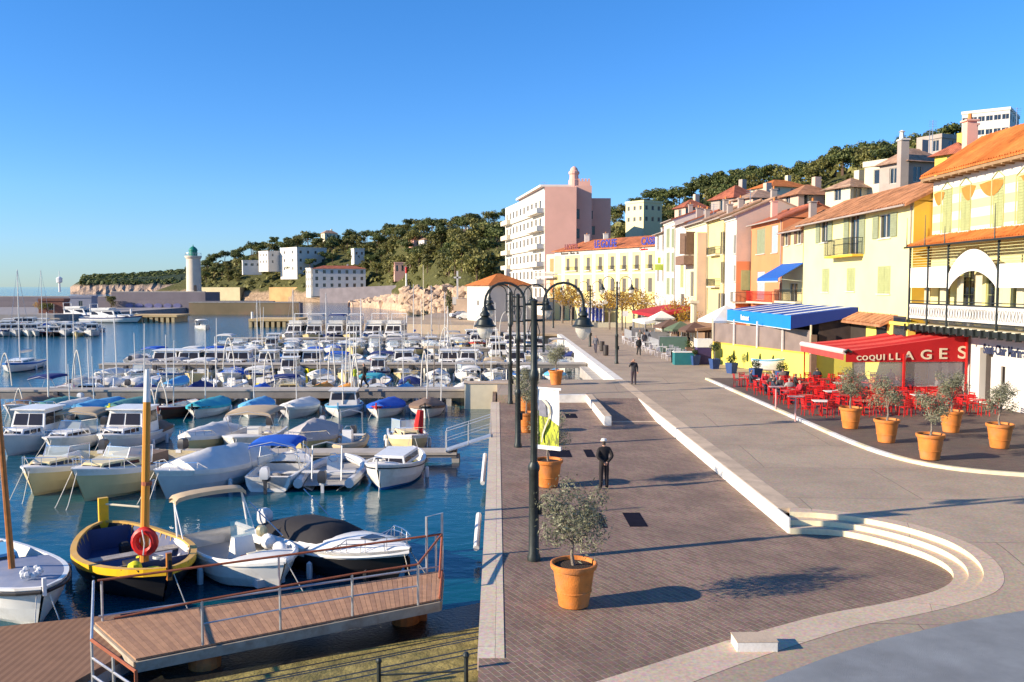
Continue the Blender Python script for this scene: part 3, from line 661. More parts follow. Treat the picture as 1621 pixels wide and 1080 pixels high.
# ================================================================ BUILDINGS
TILE_B = tilemat('clay_tiles_brown', (.43, .2, .1)); TILE_O = tilemat('clay_tiles_orange', (.62, .19, .045), pitch=.24, var=.22); TILE_R = tilemat('clay_tiles_red', (.42, .13, .07)); TILE_P = tilemat('clay_tiles_pale', (.42, .26, .17)); TILE_X = tilemat('clay_tiles_front', (.5, .16, .06), 'X')
FRAME = M('painted_frame', (.6, .57, .5), .5, .05); DARKF = M('dark_frame', (.05, .04, .035), .5, .1)
YPL = M('pale_yellow_plaster', (.76, .71, .32), .9, .08, .5, bump=.1, dirt=(.68, .59, .31), dscale=.25)
CPL = M('cream_plaster', (.62, .56, .4), .9, .05, .5, bump=.1, dirt=(.6, .55, .42), dscale=.25)
OCH = M('ochre_plaster', (.72, .44, .05), .9, .1, .5, bump=.1, dirt=(.5, .33, .1), dscale=.3)
ORG = M('orange_plaster', (.66, .24, .1), .9, .08, .5, bump=.1, dirt=(.55, .24, .13), dscale=.3)
PNK = M('pink_plaster', (.78, .43, .33), .9, .05, .3, bump=.1, dirt=(.7, .39, .3), dscale=.12)
WPL = M('white_plaster', (.66, .62, .55), .9, .05, .5, bump=.1, dirt=(.6, .57, .5), dscale=.3)
GPL = M('grey_plaster', (.38, .32, .28), .9, .12, .5, bump=.15, dirt=(.27, .23, .2), dscale=.4)
MAU = M('mauve_plaster', (.6, .43, .33), .9, .08, .5, bump=.1, dirt=(.42, .33, .3), dscale=.3)
BYEL = M('bright_yellow_plaster', (.78, .68, .12), .9, .05, .5, bump=.05, dirt=(.66, .55, .12), dscale=.4)
GSH = M('green_grey_shutter', (.25, .28, .17), .7, .1, 3); BSH = M('brown_shutter', (.2, .12, .08), .7, .15, 3); YSH = M('yellow_green_shutter', (.33, .36, .16), .7, .08, 3); DSH = M('dark_shutter', (.12, .11, .1), .7, .1, 3); BLSH = M('grey_blue_shutter', (.35, .42, .45), .7, .1, 3)
def wall(g, A, B, z0, z1, ops, inn, d=.2, zt=None):
    A = Vector((A[0], A[1])); B = Vector((B[0], B[1])); L = (B - A).length; u = (B - A) / L; inn = Vector(inn).normalized()
    us = sorted({0, L} | {max(0, min(L, o[0])) for o in ops} | {max(0, min(L, o[1])) for o in ops}); vs = sorted({z0, z1} | {o[2] for o in ops} | {o[3] for o in ops})
    P = lambda a, z, k=0: (A.x + u.x * a + inn.x * k, A.y + u.y * a + inn.y * k, z)
    for i in range(len(us) - 1):
        for j in range(len(vs) - 1):
            cu, cv = (us[i] + us[i + 1]) / 2, (vs[j] + vs[j + 1]) / 2
            if any(o[0] < cu < o[1] and o[2] < cv < o[3] for o in ops): continue
            g.quad(P(us[i], vs[j]), P(us[i + 1], vs[j]), P(us[i + 1], vs[j + 1]), P(us[i], vs[j + 1]))
    for o in ops:
        a, b, c, e = o[:4]
        g.quad(P(a, c), P(a, e), P(a, e, d), P(a, c, d)); g.quad(P(b, c), P(b, e), P(b, e, d), P(b, c, d))
        g.quad(P(a, c), P(b, c), P(b, c, d), P(a, c, d)); g.quad(P(a, e), P(b, e), P(b, e, d), P(a, e, d))
        g.quad(P(a, c, d), P(b, c, d), P(b, e, d), P(a, e, d))
def window(root, A, B, inn, o, style='plain', sh=None, frame=FRAME, name='window', sill=True):
    A = Vector((A[0], A[1], 0)); B = Vector((B[0], B[1], 0)); u = (B - A).normalized(); n = -Vector((inn[0], inn[1], 0)).normalized(); a, b, c, e = o[:4]
    P = lambda s, z, k: A + u * s + n * k + Vector((0, 0, z))
    def slab(g, s0, s1, z0, z1, k0, k1):
        vs = [P(s, z, k) for z in (z0, z1) for s, k in ((s0, k0), (s1, k0), (s1, k1), (s0, k1))]
        g.add(vs, [(3, 2, 1, 0), (4, 5, 6, 7), (0, 1, 5, 4), (1, 2, 6, 5), (2, 3, 7, 6), (3, 0, 4, 7)])
    g = G(GLASS); slab(g, a + .004, b - .004, c + .004, e - .004, -.17, -.14); g.m(frame); t = .055
    slab(g, a + .002, a + t, c + .002, e - .002, -.139, -.08); slab(g, b - t, b - .002, c + .002, e - .002, -.139, -.08); slab(g, a + t, b - t, c + .002, c + t, -.139, -.082); slab(g, a + t, b - t, e - t, e - .002, -.139, -.082)
    slab(g, (a + b) / 2 - t / 2, (a + b) / 2 + t / 2, c + t, e - t, -.139, -.09)
    if style == 'grid':
        for k in range(1, 4): z = c + (e - c) * k / 4; slab(g, a + t, b - t, z - .015, z + .015, -.139, -.1)
    w = g.done(name, root)
    if sill and c > 1.2: g = G(FRAME if frame is DARKF else frame); slab(g, a - .08, b + .08, c - .08, c - .003, .003, .1); g.done('sill', w)
    hw = (b - a) / 2
    def shutter(s0, s1, k0, k1, kk=None):
        g = G(sh); slab(g, s0, s1, c + .02, e - .02, k0, k1); m = max(4, int((e - c) / .16))
        for i in range(m): z = c + .06 + (e - c - .12) * i / m; slab(g, s0 + .04, s1 - .04, z, z + .05, k1, k1 + .018)
        g.done('shutter', w)
    if style == 'open': shutter(a - hw - .02, a - .02, .03, .07); shutter(b + .02, b + hw + .02, .03, .07)
    elif style == 'half':
        for s, d in ((a, -1), (b, 1)):
            g = G(sh); p = P(s, c + .02, .02); q = p + u * d * hw * .45 + n * hw * .9; 
            for z0, z1 in ((0, e - c - .04),): g.add([p, q, q + Vector((0, 0, z1)), p + Vector((0, 0, z1)), p + u * .04, q + u * .04, q + u * .04 + Vector((0, 0, z1)), p + u * .04 + Vector((0, 0, z1))], [(0, 1, 2, 3), (7, 6, 5, 4), (0, 4, 5, 1), (1, 5, 6, 2), (2, 6, 7, 3), (3, 7, 4, 0)])
            g.done('shutter', w)
    elif style == 'closed': shutter(a + .01, (a + b) / 2 - .01, -.06, -.02); shutter((a + b) / 2 + .01, b - .01, -.06, -.02)
    return w
def roofslab(g, E0, E1, R1, R0, t=.14):
    """E0,E1 eave ends; R0,R1 ridge ends (3D)"""
    vs = [Vector(p) for p in (E0, E1, R1, R0)]; lo = [v - Vector((0, 0, t)) for v in vs]
    g.add(lo + vs, [(3, 2, 1, 0), (4, 5, 6, 7), (0, 1, 5, 4), (1, 2, 6, 5), (2, 3, 7, 6), (3, 0, 4, 7)])
def rolls(g, E0, E1, R1, R0, pitch=.26, r=.075):
    E0, E1, R0, R1 = map(Vector, (E0, E1, R0, R1)); n = max(2, int((E1 - E0).length / pitch)); up = Vector((0, 0, 1))
    u = (E1 - E0).normalized(); prof = [(-1, 0), (-.6, .8), (0, 1.1), (.6, .8), (1, 0)]
    for i in range(n):
        t = (i + .5) / n; a = E0.lerp(E1, t); b = R0.lerp(R1, t); m = 9; rings = []
        for k in range(m):
            s = k / (m - 1); c = a.lerp(b, s) + up * (.02 + .02 * ((k + i) % 2) + random.uniform(-.008, .008)); rings.append([tuple(c + u * (px * r) + up * (pz * r)) for px, pz in prof])
        g.loft(rings)
def chimney(parent, x, y, z0, z1, w=.5, mat=None, pots=1):
    g = G(mat or GPL); g.box(x - w / 2, x + w / 2, y - w / 2, y + w / 2, z0, z1); g.box(x - w / 2 - .07, x + w / 2 + .07, y - w / 2 - .07, y + w / 2 + .07, z1, z1 + .1)
    g.m(TERRA)
    for k in range(pots): g.lathe([(.11, 0), (.09, .3)], (x, y + (k - (pots - 1) / 2) * .3, z1 + .1), 8)
    return g.done('chimney', parent)
def railing(g, A, B, z0, z1, n=None, w=.02, rail=.045):
    A = Vector((A[0], A[1], 0)); B = Vector((B[0], B[1], 0)); L = (B - A).length; n = n or int(L / .13)
    g.bar(A + Vector((0, 0, z1)), B + Vector((0, 0, z1)), rail); g.bar(A + Vector((0, 0, z0)), B + Vector((0, 0, z0)), rail * .8)
    for i in range(n + 1): p = A.lerp(B, i / n); g.bar(p + Vector((0, 0, z0)), p + Vector((0, 0, z1)), w)
def balcony(root, A, B, inn, s0, s1, z, depth=.7, h=.95, slabmat=None, rmat=DARKIRON, solid=None, name='balcony'):
    A = Vector((A[0], A[1], 0)); B = Vector((B[0], B[1], 0)); u = (B - A).normalized(); n = -Vector((inn[0], inn[1], 0)).normalized()
    p = [A + u * s0 + n * .004, A + u * s1 + n * .004, A + u * s1 + n * depth, A + u * s0 + n * depth]
    g = G(slabmat or CPL); g.prism([(q.x, q.y) for q in p], z - .16, z)
    if solid: 
        g.m(solid)
        for a, b in ((p[0], p[3]), (p[3], p[2]), (p[2], p[1])): g.bar(a + Vector((0, 0, z + h / 2)), b + Vector((0, 0, z + h / 2)), .1, h)
        return g.done(name, root)
    o = g.done(name, root)
    r = G(rmat)
    for a, b in ((p[0], p[3]), (p[3], p[2]), (p[2], p[1])): railing(r, a, b, z + .06, z + h)
    r.done('railing', o); return o
def house(name, label, xf, y0, y1, z0, ze, wmat, tmat, wins, depth=7, ridge=3, slope=.5, flank=None, fwins=(), chim=(), over=.45, real=False, zground=.4, cornice=None, group=None, flankmat=None, pipe=False):
    """wins: pixel rects (x0,y0,x1,y1,style,shutter) on the street facade (plane X=xf)"""
    c = T(name, label, 'house', group=group); A = (xf, y1); B = (xf, y0); inn = (1, 0)
    ops = []
    for w in wins:
        a = onX(w[0], w[1], xf); b = onX(w[2], w[3], xf); ya, yb = max(a.y, b.y), min(a.y, b.y)
        zt = onX((w[0] + w[2]) / 2, w[1], xf).z; zb = onX((w[0] + w[2]) / 2, w[3], xf).z
        o = (max(.1, y1 - ya), min(y1 - y0 - .1, y1 - yb), max(z0 + .05, zb), min(ze - .1, zt))
        if o[1] - o[0] > .2 and o[3] - o[2] > .2: ops.append((*o, w[4], w[5] if len(w) > 5 else None))
    g = G(wmat); wall(g, A, B, z0, ze, ops, inn)
    fops = []
    for w in fwins:
        a = onY(w[0], w[1], y0); b = onY(w[2], w[3], y0); fops.append((a.x - xf, b.x - xf, b.z, a.z, w[4], w[5] if len(w) > 5 else None))
    g.m(flankmat or wmat); wall(g, (xf, y0), (xf + depth, y0), z0, ze, fops, (0, 1))
    zr = ze + ridge * slope; zb = ze if ridge * 2 >= depth else zr - (depth - ridge) * slope
    zb = zr - (depth - ridge) * slope
    g.add([(xf, y0, ze), (xf + ridge, y0, zr), (xf + depth, y0, zb), (xf + depth, y0, ze if zb > ze else zb)], [(0, 1, 2, 3)] if zb > ze else [(0, 1, 2)])
    g.m(wmat); g.add([(xf, y1, ze), (xf + ridge, y1, zr), (xf + depth, y1, zb), (xf, y1, z0), (xf + depth, y1, z0)], [(3, 0, 1, 2, 4)])
    g.quad((xf + depth, y0, z0), (xf + depth, y1, z0), (xf + depth, y1, zb), (xf + depth, y0, zb))
    g.done('wall', c)
    if cornice: 
        g = G(cornice); g.box(xf - .22, xf - .003, y0 - .02, y1 + .02, ze - .3, ze - .02); g.box(xf - .12, xf - .003, y0 - .02, y1 + .02, ze - .5, ze - .31); g.done('cornice', c)
    ov = over; g = G(tmat); es = ov * slope
    E0 = (xf - ov, y0 - .12, ze - es + .08); E1 = (xf - ov, y1 + .05, ze - es + .08); R1 = (xf + ridge, y1 + .05, zr + .08); R0 = (xf + ridge, y0 - .12, zr + .08)
    roofslab(g, E0, E1, R1, R0); B0 = (xf + depth + .3, y0 - .12, zb - .15 * 1 + .08); B1 = (xf + depth + .3, y1 + .05, zb - .15 + .08)
    roofslab(g, R0, R1, B1, B0)
    if real: rolls(g, E0, E1, R1, R0); 
    g.tube([R0, R1], .12, 6)
    rf = g.done('roof', c)
    for cx, cy, h, *mm in chim:
        zz = ze + slope * min(cx, 2 * ridge - cx if cx > ridge else cx); chimney(rf, xf + cx, cy, zz - .4, zz + h, .55, mm[0] if mm else None)
    for o in ops: window(c, A, B, inn, o, o[4], o[5])
    for o in fops: window(c, (xf, y0), (xf + depth, y0), (0, 1), o, o[4], o[5])
    G(GPL).tube([(xf - ov - .06, y0 - .05, ze - es + .02), (xf - ov - .06, y1, ze - es + .02)], .07, 6).done('gutter', c)
    g = G(DARKF); g.tube([(xf - .03, y0 + .1, z0 + 3.9), (xf - .05, (y0 + y1) / 2, z0 + 3.75), (xf - .03, y1 - .1, z0 + 3.95), (xf - .03, y1 - .15, ze - .6)], .018, 4); g.done('facade_cable', c)
    if pipe: G(GPL).tube([(xf - .06, y0 + .25, z0), (xf - .06, y0 + .25, ze - .3), (xf - .3, y0 + .25, ze - .15)], .05, 6).done('drainpipe', c)
    return c, A, B
# ---- B2: the pale yellow house with brown and green shutters
X2 = 25.7
c, A, B = house('yellow_house', 'pale yellow house with green and brown shutters and an iron balcony behind the red awning', X2, 54.5, 74.2, .4, 12.3, YPL, TILE_B,
    [(1299, 349, 1311, 384, 'open', GSH), (1345, 341, 1360, 404, 'open', GSH), (1392, 339, 1410, 377, 'open', GSH), (1302, 426, 1312, 462, 'closed', YSH), (1341, 425, 1353, 461, 'closed', YSH), (1390, 422, 1409, 465, 'closed', YSH)],
    depth=8, ridge=3.4, slope=.5, chim=(), real=True, flankmat=OCH, pipe=True, over=.6)
b0 = onX(1321, 405, X2); b1 = onX(1367, 405, X2)
bz = onX(1344, 404, X2).z; balcony(c, A, B, (1, 0), 74.2 - b0.y, 74.2 - b1.y, bz, .8, 1.15, OCH)
# brown tile strip above the arcade + yellow ground floor with arch
g = G(TILE_B); roofslab(g, (24.5, 56.2, 4.55), (24.5, 75, 4.7), (25.68, 75, 5.25), (25.68, 56.2, 5.1)); rolls(g, (24.5, 56.2, 4.55), (24.5, 75, 4.7), (25.68, 75, 5.25), (25.68, 56.2, 5.1), .3); g.done('canopy_roof', c)
g = G(BYEL); a = onX(1372, 483, 25.2); b = onX(1438, 483, 25.2); 
g.box(25.2, 25.69, b.y, a.y, .4, 4.6); g.box(25.1, 25.69, b.y - .15, a.y + .15, 4.6, 4.8); g.done('shop_front', c)
for (x0, y0_, x1, y1_, nm) in ((1388, 512, 1404, 534, 'window'), (1415, 500, 1434, 545, 'doorway')):
    p = onX(x0, y0_, 25.2); q = onX(x1, y1_, 25.2); g = G(DARKF); g.box(25.17, 25.196, q.y, p.y, q.z, p.z); g.m(GLASS); g.box(25.155, 25.169, q.y + .12, p.y - .12, q.z + .1, p.z - .12)
    if nm == 'doorway': g.m(DARKF); g.lathe([(0, 0), (.01, .001)], (0, 0, -50), 4)
    g.done(nm, c)
GLB = M('lamp_glass', (.7, .68, .6), .2, .05)
g = G(GLASS); pa = onX(1324.5, 500, 25.65)
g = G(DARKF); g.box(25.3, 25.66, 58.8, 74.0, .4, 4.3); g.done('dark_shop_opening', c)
rebase(c, (27, 64, .4))
# left part of B2 with brown shutters
c, A, B = house('yellow_side_house', 'narrow yellow house with two brown shuttered windows and a blue awning', X2 + .25, 74.2, 80.4, .4, 12.0, M('side_yellow_plaster', (.72, .6, .3), .9, .06, .5, dirt=(.6, .48, .25), dscale=.3), TILE_B,
    [(1242, 357, 1248, 389, 'open', BSH), (1262, 354, 1269, 386, 'open', BSH), (1228, 445, 1236, 478, 'plain', DSH), (1250, 448, 1262, 478, 'plain', DSH)], depth=8, ridge=3.4, slope=.5, real=True, chim=((2.2, 79, 1.4),))
bz = onX(1250, 477, X2).z; balcony(c, A, B, (1, 0), .4, 6.1, bz, .8, 1.0)
# blue awning on it
AWB = M('blue_canvas', (.01, .1, .42), .75, .08, 4); AWW = M('white_canvas', (.72, .71, .66), .8, .04, 3)
g = G(AWB); p0 = onX(1224, 417, X2 + .2); p1 = onX(1271, 417, X2 + .2); zt = onX(1250, 417, X2).z; zb_ = onX(1225, 441, X2).z
g.add([(25.9, 80.3, zt), (25.9, 74.4, zt), (23.7, 74.4, zb_), (23.7, 80.3, zb_), (25.9, 80.3, zt - .05), (25.9, 74.4, zt - .05), (23.7, 74.4, zb_ - .05), (23.7, 80.3, zb_ - .05)], [(0, 1, 2, 3), (7, 6, 5, 4), (0, 4, 5, 1), (1, 5, 6, 2), (2, 6, 7, 3), (3, 7, 4, 0)]); g.box(23.66, 23.7, 74.4, 80.3, zb_ - .35, zb_ - .03)
g.m(AWW); g.box(23.64, 23.66, 74.4, 80.3, zb_ - .37, zb_ - .28); g.m(GALV); g.bar((25.9, 74.5, zt - 1.6), (23.75, 74.5, zb_ - .1), .05); g.bar((25.9, 80.2, zt - 1.6), (23.75, 80.2, zb_ - .1), .05); g.done('awning', c)
rebase(c, (28, 77, .4))
# ---- B3 orange house
XB = 26.0
c, A, B = house('orange_house', 'orange plastered house with white framed windows between the yellow houses', XB, 80.6, 90.6, .4, 13.3, ORG, TILE_R,
    [(1198, 362, 1211, 402, 'closed', GSH), (1222, 357, 1231, 400, 'closed', BLSH), (1199, 430, 1210, 474, 'closed', BLSH)], depth=8, ridge=3.2, slope=.4, chim=((1.5, 88, 1.5, PNK),), pipe=True)
bz = onX(1212, 478, XB).z; balcony(c, A, B, (1, 0), 1, 9.5, bz, .7, 1.0, None, REDP)
rebase(c, (28, 86, .4))
# ---- B4 flank with orange lower wall
X4 = 24.6
c, A, B = house('white_cornice_house', 'narrow house with a thick white cornice and a bare mauve flank beside the orange house', X4, 91.0, 95.5, .4, 14.4, WPL, TILE_P, [(1161, 372, 1165, 402, 'plain', DSH), (1161, 420, 1165, 446, 'plain', DSH)], depth=8, ridge=4, slope=.42, cornice=WPL, flankmat=MAU, chim=((4.4, 93, 1.2),))
o = onY(1173, 428, 91); q = onY(1187, 478, 91); g = G(ORG); 
g.box(24.62, 26, 90.93, 90.99, .4, 9.6); g.m(YSH); g.box(o.x, q.x, 90.85, 90.92, q.z + 1.2, o.z); g.done('orange_panel', c)
bz = onY(1172, 478, 91).z; g = G(CPL); g.box(24.0, 26, 89.9, 90.92, bz - .15, bz); o_ = g.done('balcony', c); g = G(DARKIRON); railing(g, (24.05, 89.95), (26, 89.95), bz + .05, bz + 1.0); railing(g, (24.05, 89.95), (24.05, 90.9), bz + .05, bz + 1.0); g.done('railing', o_)
rebase(c, (27, 93, .4))
# ---- B5 yellow set-back facade
c, A, B = house('narrow_yellow_house', 'tall narrow yellow house with dark French windows and flower boxes', 24.45, 95.6, 102.5, .4, 14.6, M('lemon_plaster', (.74, .62, .26), .9, .06, .5, dirt=(.62, .5, .25), dscale=.3), TILE_P,
    [(1143, 366, 1151, 402, 'open', DSH), (1143, 414, 1150, 448, 'open', DSH), (1140, 464, 1149, 494, 'open', DSH)], depth=8, ridge=4, slope=.42, chim=((3, 100, 1.0), (1, 97, .9)))
for pxa, pyb in ((1147, 401), (1147, 453)):
    zz = onX(pxa, pyb, 24.4).z; balcony(c, A, B, (1, 0), 1.6, 5.6, zz, .55, .8)
rebase(c, (27, 99, .4))
# ---- B6 cream pillar house
c, A, B = house('cream_pillar_house', 'cream house with a projecting pillar, brown shutters and a wooden balcony', 24.3, 102.6, 114, .4, 14.8, CPL, TILE_P,
    [(1110, 376, 1115, 420, 'plain', DSH), (1093, 368, 1100, 402, 'half', BSH), (1105, 430, 1112, 475, 'plain', BLSH), (1093, 430, 1098, 470, 'plain', BLSH)], depth=8, ridge=4, slope=.4, chim=((3, 106, 1.3), (2, 111, 1.0)), cornice=CPL)
g = G(YPL); g.box(23.2, 24.28, 102.7, 104.2, .4, 13.3); g.done('pillar', c); g = G(MAU); g.box(23.25, 24.25, 102.62, 102.69, .4, 13.2); g.done('pillar_flank', c)
g = G(BSH); zz = onX(1088, 418, 24.3).z; g.box(22.9, 24.29, 108.5, 113.5, zz - .15, zz); g.box(22.9, 22.97, 108.5, 113.5, zz, zz + .95); g.box(22.97, 24.29, 108.5, 108.56, zz, zz + .95); g.box(23.0, 24.28, 108.6, 108.72, zz + 1.0, zz + 3.3); g.done('wooden_balcony', c)
rebase(c, (27, 108, .4))
# ---- B7, B8, B9
c, A, B = house('white_house', 'white house with narrow shutters between the cream pillar house and the taller white house', 24.55, 114.2, 122, .4, 15.4, WPL, TILE_R, [(1077, 368, 1082, 400, 'closed', BLSH), (1086, 366, 1090, 400, 'closed', BLSH), (1077, 420, 1082, 455, 'closed', YSH), (1086, 418, 1090, 455, 'closed', BLSH), (1077, 465, 1083, 492, 'plain')], depth=8, ridge=4, slope=.35, chim=((2, 117, 1.2), (3, 120, 1.0)))
rebase(c, (27, 118, .4))
c, A, B = house('tall_white_house', 'tall white house with three rows of paired grey-green windows', 24.45, 122.2, 130, .4, 16.4, WPL, TILE_R, [(x, y, x + 5, y + h, 'closed', GSH) for x in (1055, 1063) for y, h in ((362, 30), (400, 30), (440, 26))], depth=8, ridge=4, slope=.35, cornice=WPL, chim=((3, 126, 1.1),))
rebase(c, (27, 126, .4))
c, A, B = house('end_white_house', 'last white house of the row beside the yellow hotel, with a green shop sign', 24.6, 130.2, 138, .4, 15.1, WPL, TILE_P, [(1048, 372, 1051, 396, 'plain'), (1040, 374, 1043, 396, 'plain'), (1040, 420, 1043, 446, 'plain'), (1048, 420, 1051, 446, 'plain')], depth=8, ridge=4, slope=.35)
g = G(M('green_sign_face', (.45, .55, .08), .6, .05)); a = onY(1037, 405, 131); b = onY(1052, 428, 131); g.box(a.x, 24.58, 130.9, 131.0, b.z, b.z + .9); g.box(a.x + .4, 24.2, 130.9, 131.0, b.z + 1.0, b.z + 1.9); g.done('hanging_sign', c)
rebase(c, (27, 134, .4))
# ---- B1: the big right building with gallery
X1 = 26.8; Y1a, Y1b = 34.0, 54.35
c = T('gallery_building', 'large yellow striped building with painted garlands, glazed iron gallery and white ground floor', 'building')
STRW = stripemat('striped_plaster', (.74, .64, .28), (.74, .7, .52), 'Z', 1.0, .9, noise=.05)
ZE = 13.7; ops = []
for w in [(1493, 300, 1504, 366), (1522, 293, 1534, 360), (1573, 283, 1586, 360), (1612, 278, 1628, 358)]:
    a = onX(w[0], w[1], X1); b = onX(w[2], w[3], X1); zt = onX((w[0] + w[2]) / 2, w[1], X1).z; ops.append((Y1b - a.y, Y1b - b.y, 10.2, zt))
ops += [(16.3, 17.2, 10.2, 12.6), (18.4, 19.3, 10.2, 12.6)]
g = G(STRW); wall(g, (X1, Y1b), (X1, Y1a), 9.7, ZE - .9, ops, (1, 0)); g.m(WPL); wall(g, (X1, Y1b), (X1, Y1a), ZE - .9, ZE, [], (1, 0))
d1 = onX(1547, 549, X1); d2 = onX(1571, 652, X1); d3 = onX(1586, 560, X1); d4 = onX(1593, 590, X1)
gops = [(Y1b - onX(1550, 600, X1).y, Y1b - onX(1571, 600, X1).y, .62, onX(1560, 551, X1).z), (Y1b - onX(1584, 600, X1).y, Y1b - onX(1591, 600, X1).y, onX(1587, 609, X1).z, onX(1587, 580, X1).z)]
g.m(WPL); wall(g, (X1, Y1b), (X1, Y1a), .4, 4.9, gops, (1, 0), d=.5); 
gal = [(1.0 + i * 2.6, 2.4 + i * 2.6, 4.9, 8.2) for i in range(7)]
g.m(YPL); wall(g, (X1, Y1b), (X1, Y1a), 4.9, 9.7, gal, (1, 0))
g.m(OCH); g.add([(X1, Y1b, .4), (X1 + 9, Y1b, .4), (X1 + 9, Y1b, ZE), (X1 + 3, Y1b, ZE + 2.1), (X1, Y1b, ZE)], [(0, 1, 2, 3, 4)]); g.m(YPL); g.quad((X1, Y1a, .4), (X1 + 9, Y1a, .4), (X1 + 9, Y1a, ZE), (X1, Y1a, ZE))
g.done('wall', c)
for o in ops: window(c, (X1, Y1b), (X1, Y1a), (1, 0), o, 'closed', YSH)
for o in gal: window(c, (X1, Y1b), (X1, Y1a), (1, 0), o, 'grid', None, YSH, 'gallery_window', False)
o = gops[0]; g = G(DARKF); g.box(X1 + .35, X1 + .45, Y1b - o[1] + .02, Y1b - o[0] - .02, .62, o[3] - .02); g.m(GREYW); g.box(X1 + .3, X1 + .345, Y1b - o[1] + .1, Y1b - o[1] + .7, .7, o[3] - .5); g.m(DARKF); g.bar((X1 + .28, Y1b - o[1] + .2, 1.0), (X1 + .28, Y1b - o[1] + .2, 2.4), .04); g.done('door', c)
window(c, (X1, Y1b), (X1, Y1a), (1, 0), gops[1], 'plain', None, DARKF)
# garland frieze, painted curves on the wall as thin plaster relief
GAR = M('ochre_garland_paint', (.5, .19, .035), .9, .12, 2); gv = [ (Y1b - .1, 1.3), (Y1b - 3.3, 1.6), (Y1b - 5.2, 2.5), (Y1b - 9.1, 2.9), (Y1b - 13, 3.0)]
g = G(GAR)
for y, wdt in gv:
    n = 14; top = []; bot = []
    for i in range(n + 1):
        t = i / n; yy = y - wdt * t; sag = .85 * math.sin(math.pi * t) ** .8; top.append((X1 - .012, yy, ZE - .93 + .1 * math.sin(math.pi * t) - .12)); bot.append((X1 - .012, yy, ZE - 1.03 - sag * .9))
    g.loft([top, bot])
g.done('garland_frieze', c)
g = G(YSH)
for o in ops[:4]:
    y = Y1b - (o[0] + o[1]) / 2; w = (o[1] - o[0]) / 2 + .12; g.tube([(X1 - .02, y - w, 10.2), (X1 - .02, y - w, o[3] + .05), (X1 - .02, y, o[3] + .42), (X1 - .02, y + w, o[3] + .05), (X1 - .02, y + w, 10.2)], .04, 4)
g.done('window_surrounds', c)
SOFF = M('brown_soffit', (.3, .19, .1), .8, .15, 2)
g = G(TILE_O); E0 = (X1 - .75, Y1a, ZE + .0); E1 = (X1 - .75, Y1b + .25, ZE + .0); R1 = (X1 + 3, Y1b + .25, ZE + 2.45); R0 = (X1 + 3, Y1a, ZE + 2.45); roofslab(g, E0, E1, R1, R0, .1); roofslab(g, R0, R1, (X1 + 9, Y1b + .25, ZE - 1), (X1 + 9, Y1a, ZE - 1), .1); rolls(g, E0, E1, R1, R0, .25, .07)
g.m(SOFF); g.box(X1 - .7, X1 - .01, Y1a, Y1b + .2, ZE - .28, ZE - .12); 
for i in range(24): g.box(X1 - .68, X1 - .01, Y1b - i * .85 - .05, Y1b - i * .85 + .05, ZE - .36, ZE - .281)
rf = g.done('roof', c); g = G(PNK); g.box(X1 + 2.2, X1 + 2.8, Y1b + .4, Y1b + 1.0, 12, 17.2); g.box(X1 + 2.1, X1 + 2.9, Y1b + .3, Y1b + 1.1, 17.2, 17.3); g.m(TERRA); g.lathe([(.14, 0), (.11, .4)], (X1 + 2.5, Y1b + .7, 17.3), 8); g.done('chimney', rf)
# veranda
XV = 25.35; g = G(TILE_O); E0 = (XV - .25, Y1a, 9.45); E1 = (XV - .25, Y1b - .1, 9.45); R1 = (X1 - .003, Y1b - .1, 10.1); R0 = (X1 - .003, Y1a, 10.1); roofslab(g, E0, E1, R1, R0, .08); rolls(g, E0, E1, R1, R0, .25, .06); g.m(DARKIRON); g.tube([(XV - .3, Y1a, 9.38), (XV - .3, Y1b - .1, 9.38)], .06, 6); g.done('gallery_roof', c)
VAL = WHITE; LAT = M('yellow_lattice', (.5, .47, .22), .7, .1, 4)
ys = [Y1b - .3 - i for i in (0, 2.3, 4.6, 9.6, 12.2, 17.2, 19.5)]
zf = 4.75
g = G(DARKIRON)
for y in ys: g.tube([(XV, y, zf), (XV, y, 9.4)], .07, 6)
for y in ys: g.tube([(XV - .25, y, 9.4), (XV - .25, y, 11.2 if y in (ys[0], ys[1], ys[3]) else 10.4)], [.04, .015], 5)
g.bar((XV, Y1a, 5.98), (XV, Y1b - .3, 5.98), .08); g.bar((XV, Y1a, 6.15), (XV, Y1b - .3, 6.15), .05); g.bar((XV, Y1a, 5.05), (XV, Y1b - .3, 5.05), .06)
for i in range(26): g.box(XV - .35, XV - .05, Y1b - .5 - i * .78, Y1b - .42 - i * .78, 4.32, 4.75)
g.box(XV - .12, X1 - .01, Y1a, Y1b - .1, 4.45, 4.62); g.box(XV - .2, XV - .12, Y1a, Y1b - .1, 4.4, 4.7)
g.done('gallery_frame', c)
g = G(CPL); g.box(XV - .11, X1 - .01, Y1a, Y1b - .1, 4.625, 4.75); g.done('gallery_floor', c)
g = G(VAL)
for k in range(len(ys) - 1):
    ya, yb = ys[k] - .08, ys[k + 1] + .08
    if abs(ys[k] - ys[k + 1]) > 4:
        n = 18; o1 = []; o2 = []; 
        for i in range(n + 1): t = i / n; y = ya + (yb - ya) * t; s = math.sin(math.pi * t) ** .75; o1.append((XV, y, 7.75 + 1.25 * s)); o2.append((XV, y, 6.85 + 1.0 * s))
        g.loft([o1, o2]); g.loft([[(p[0] + .04, p[1], p[2]) for p in o1], [(p[0] + .04, p[1], p[2]) for p in o2]])
    else: g.box(XV, XV + .04, yb, ya, 6.95, 8.15)
g.done('canvas_valance', c)
g = G(LAT)
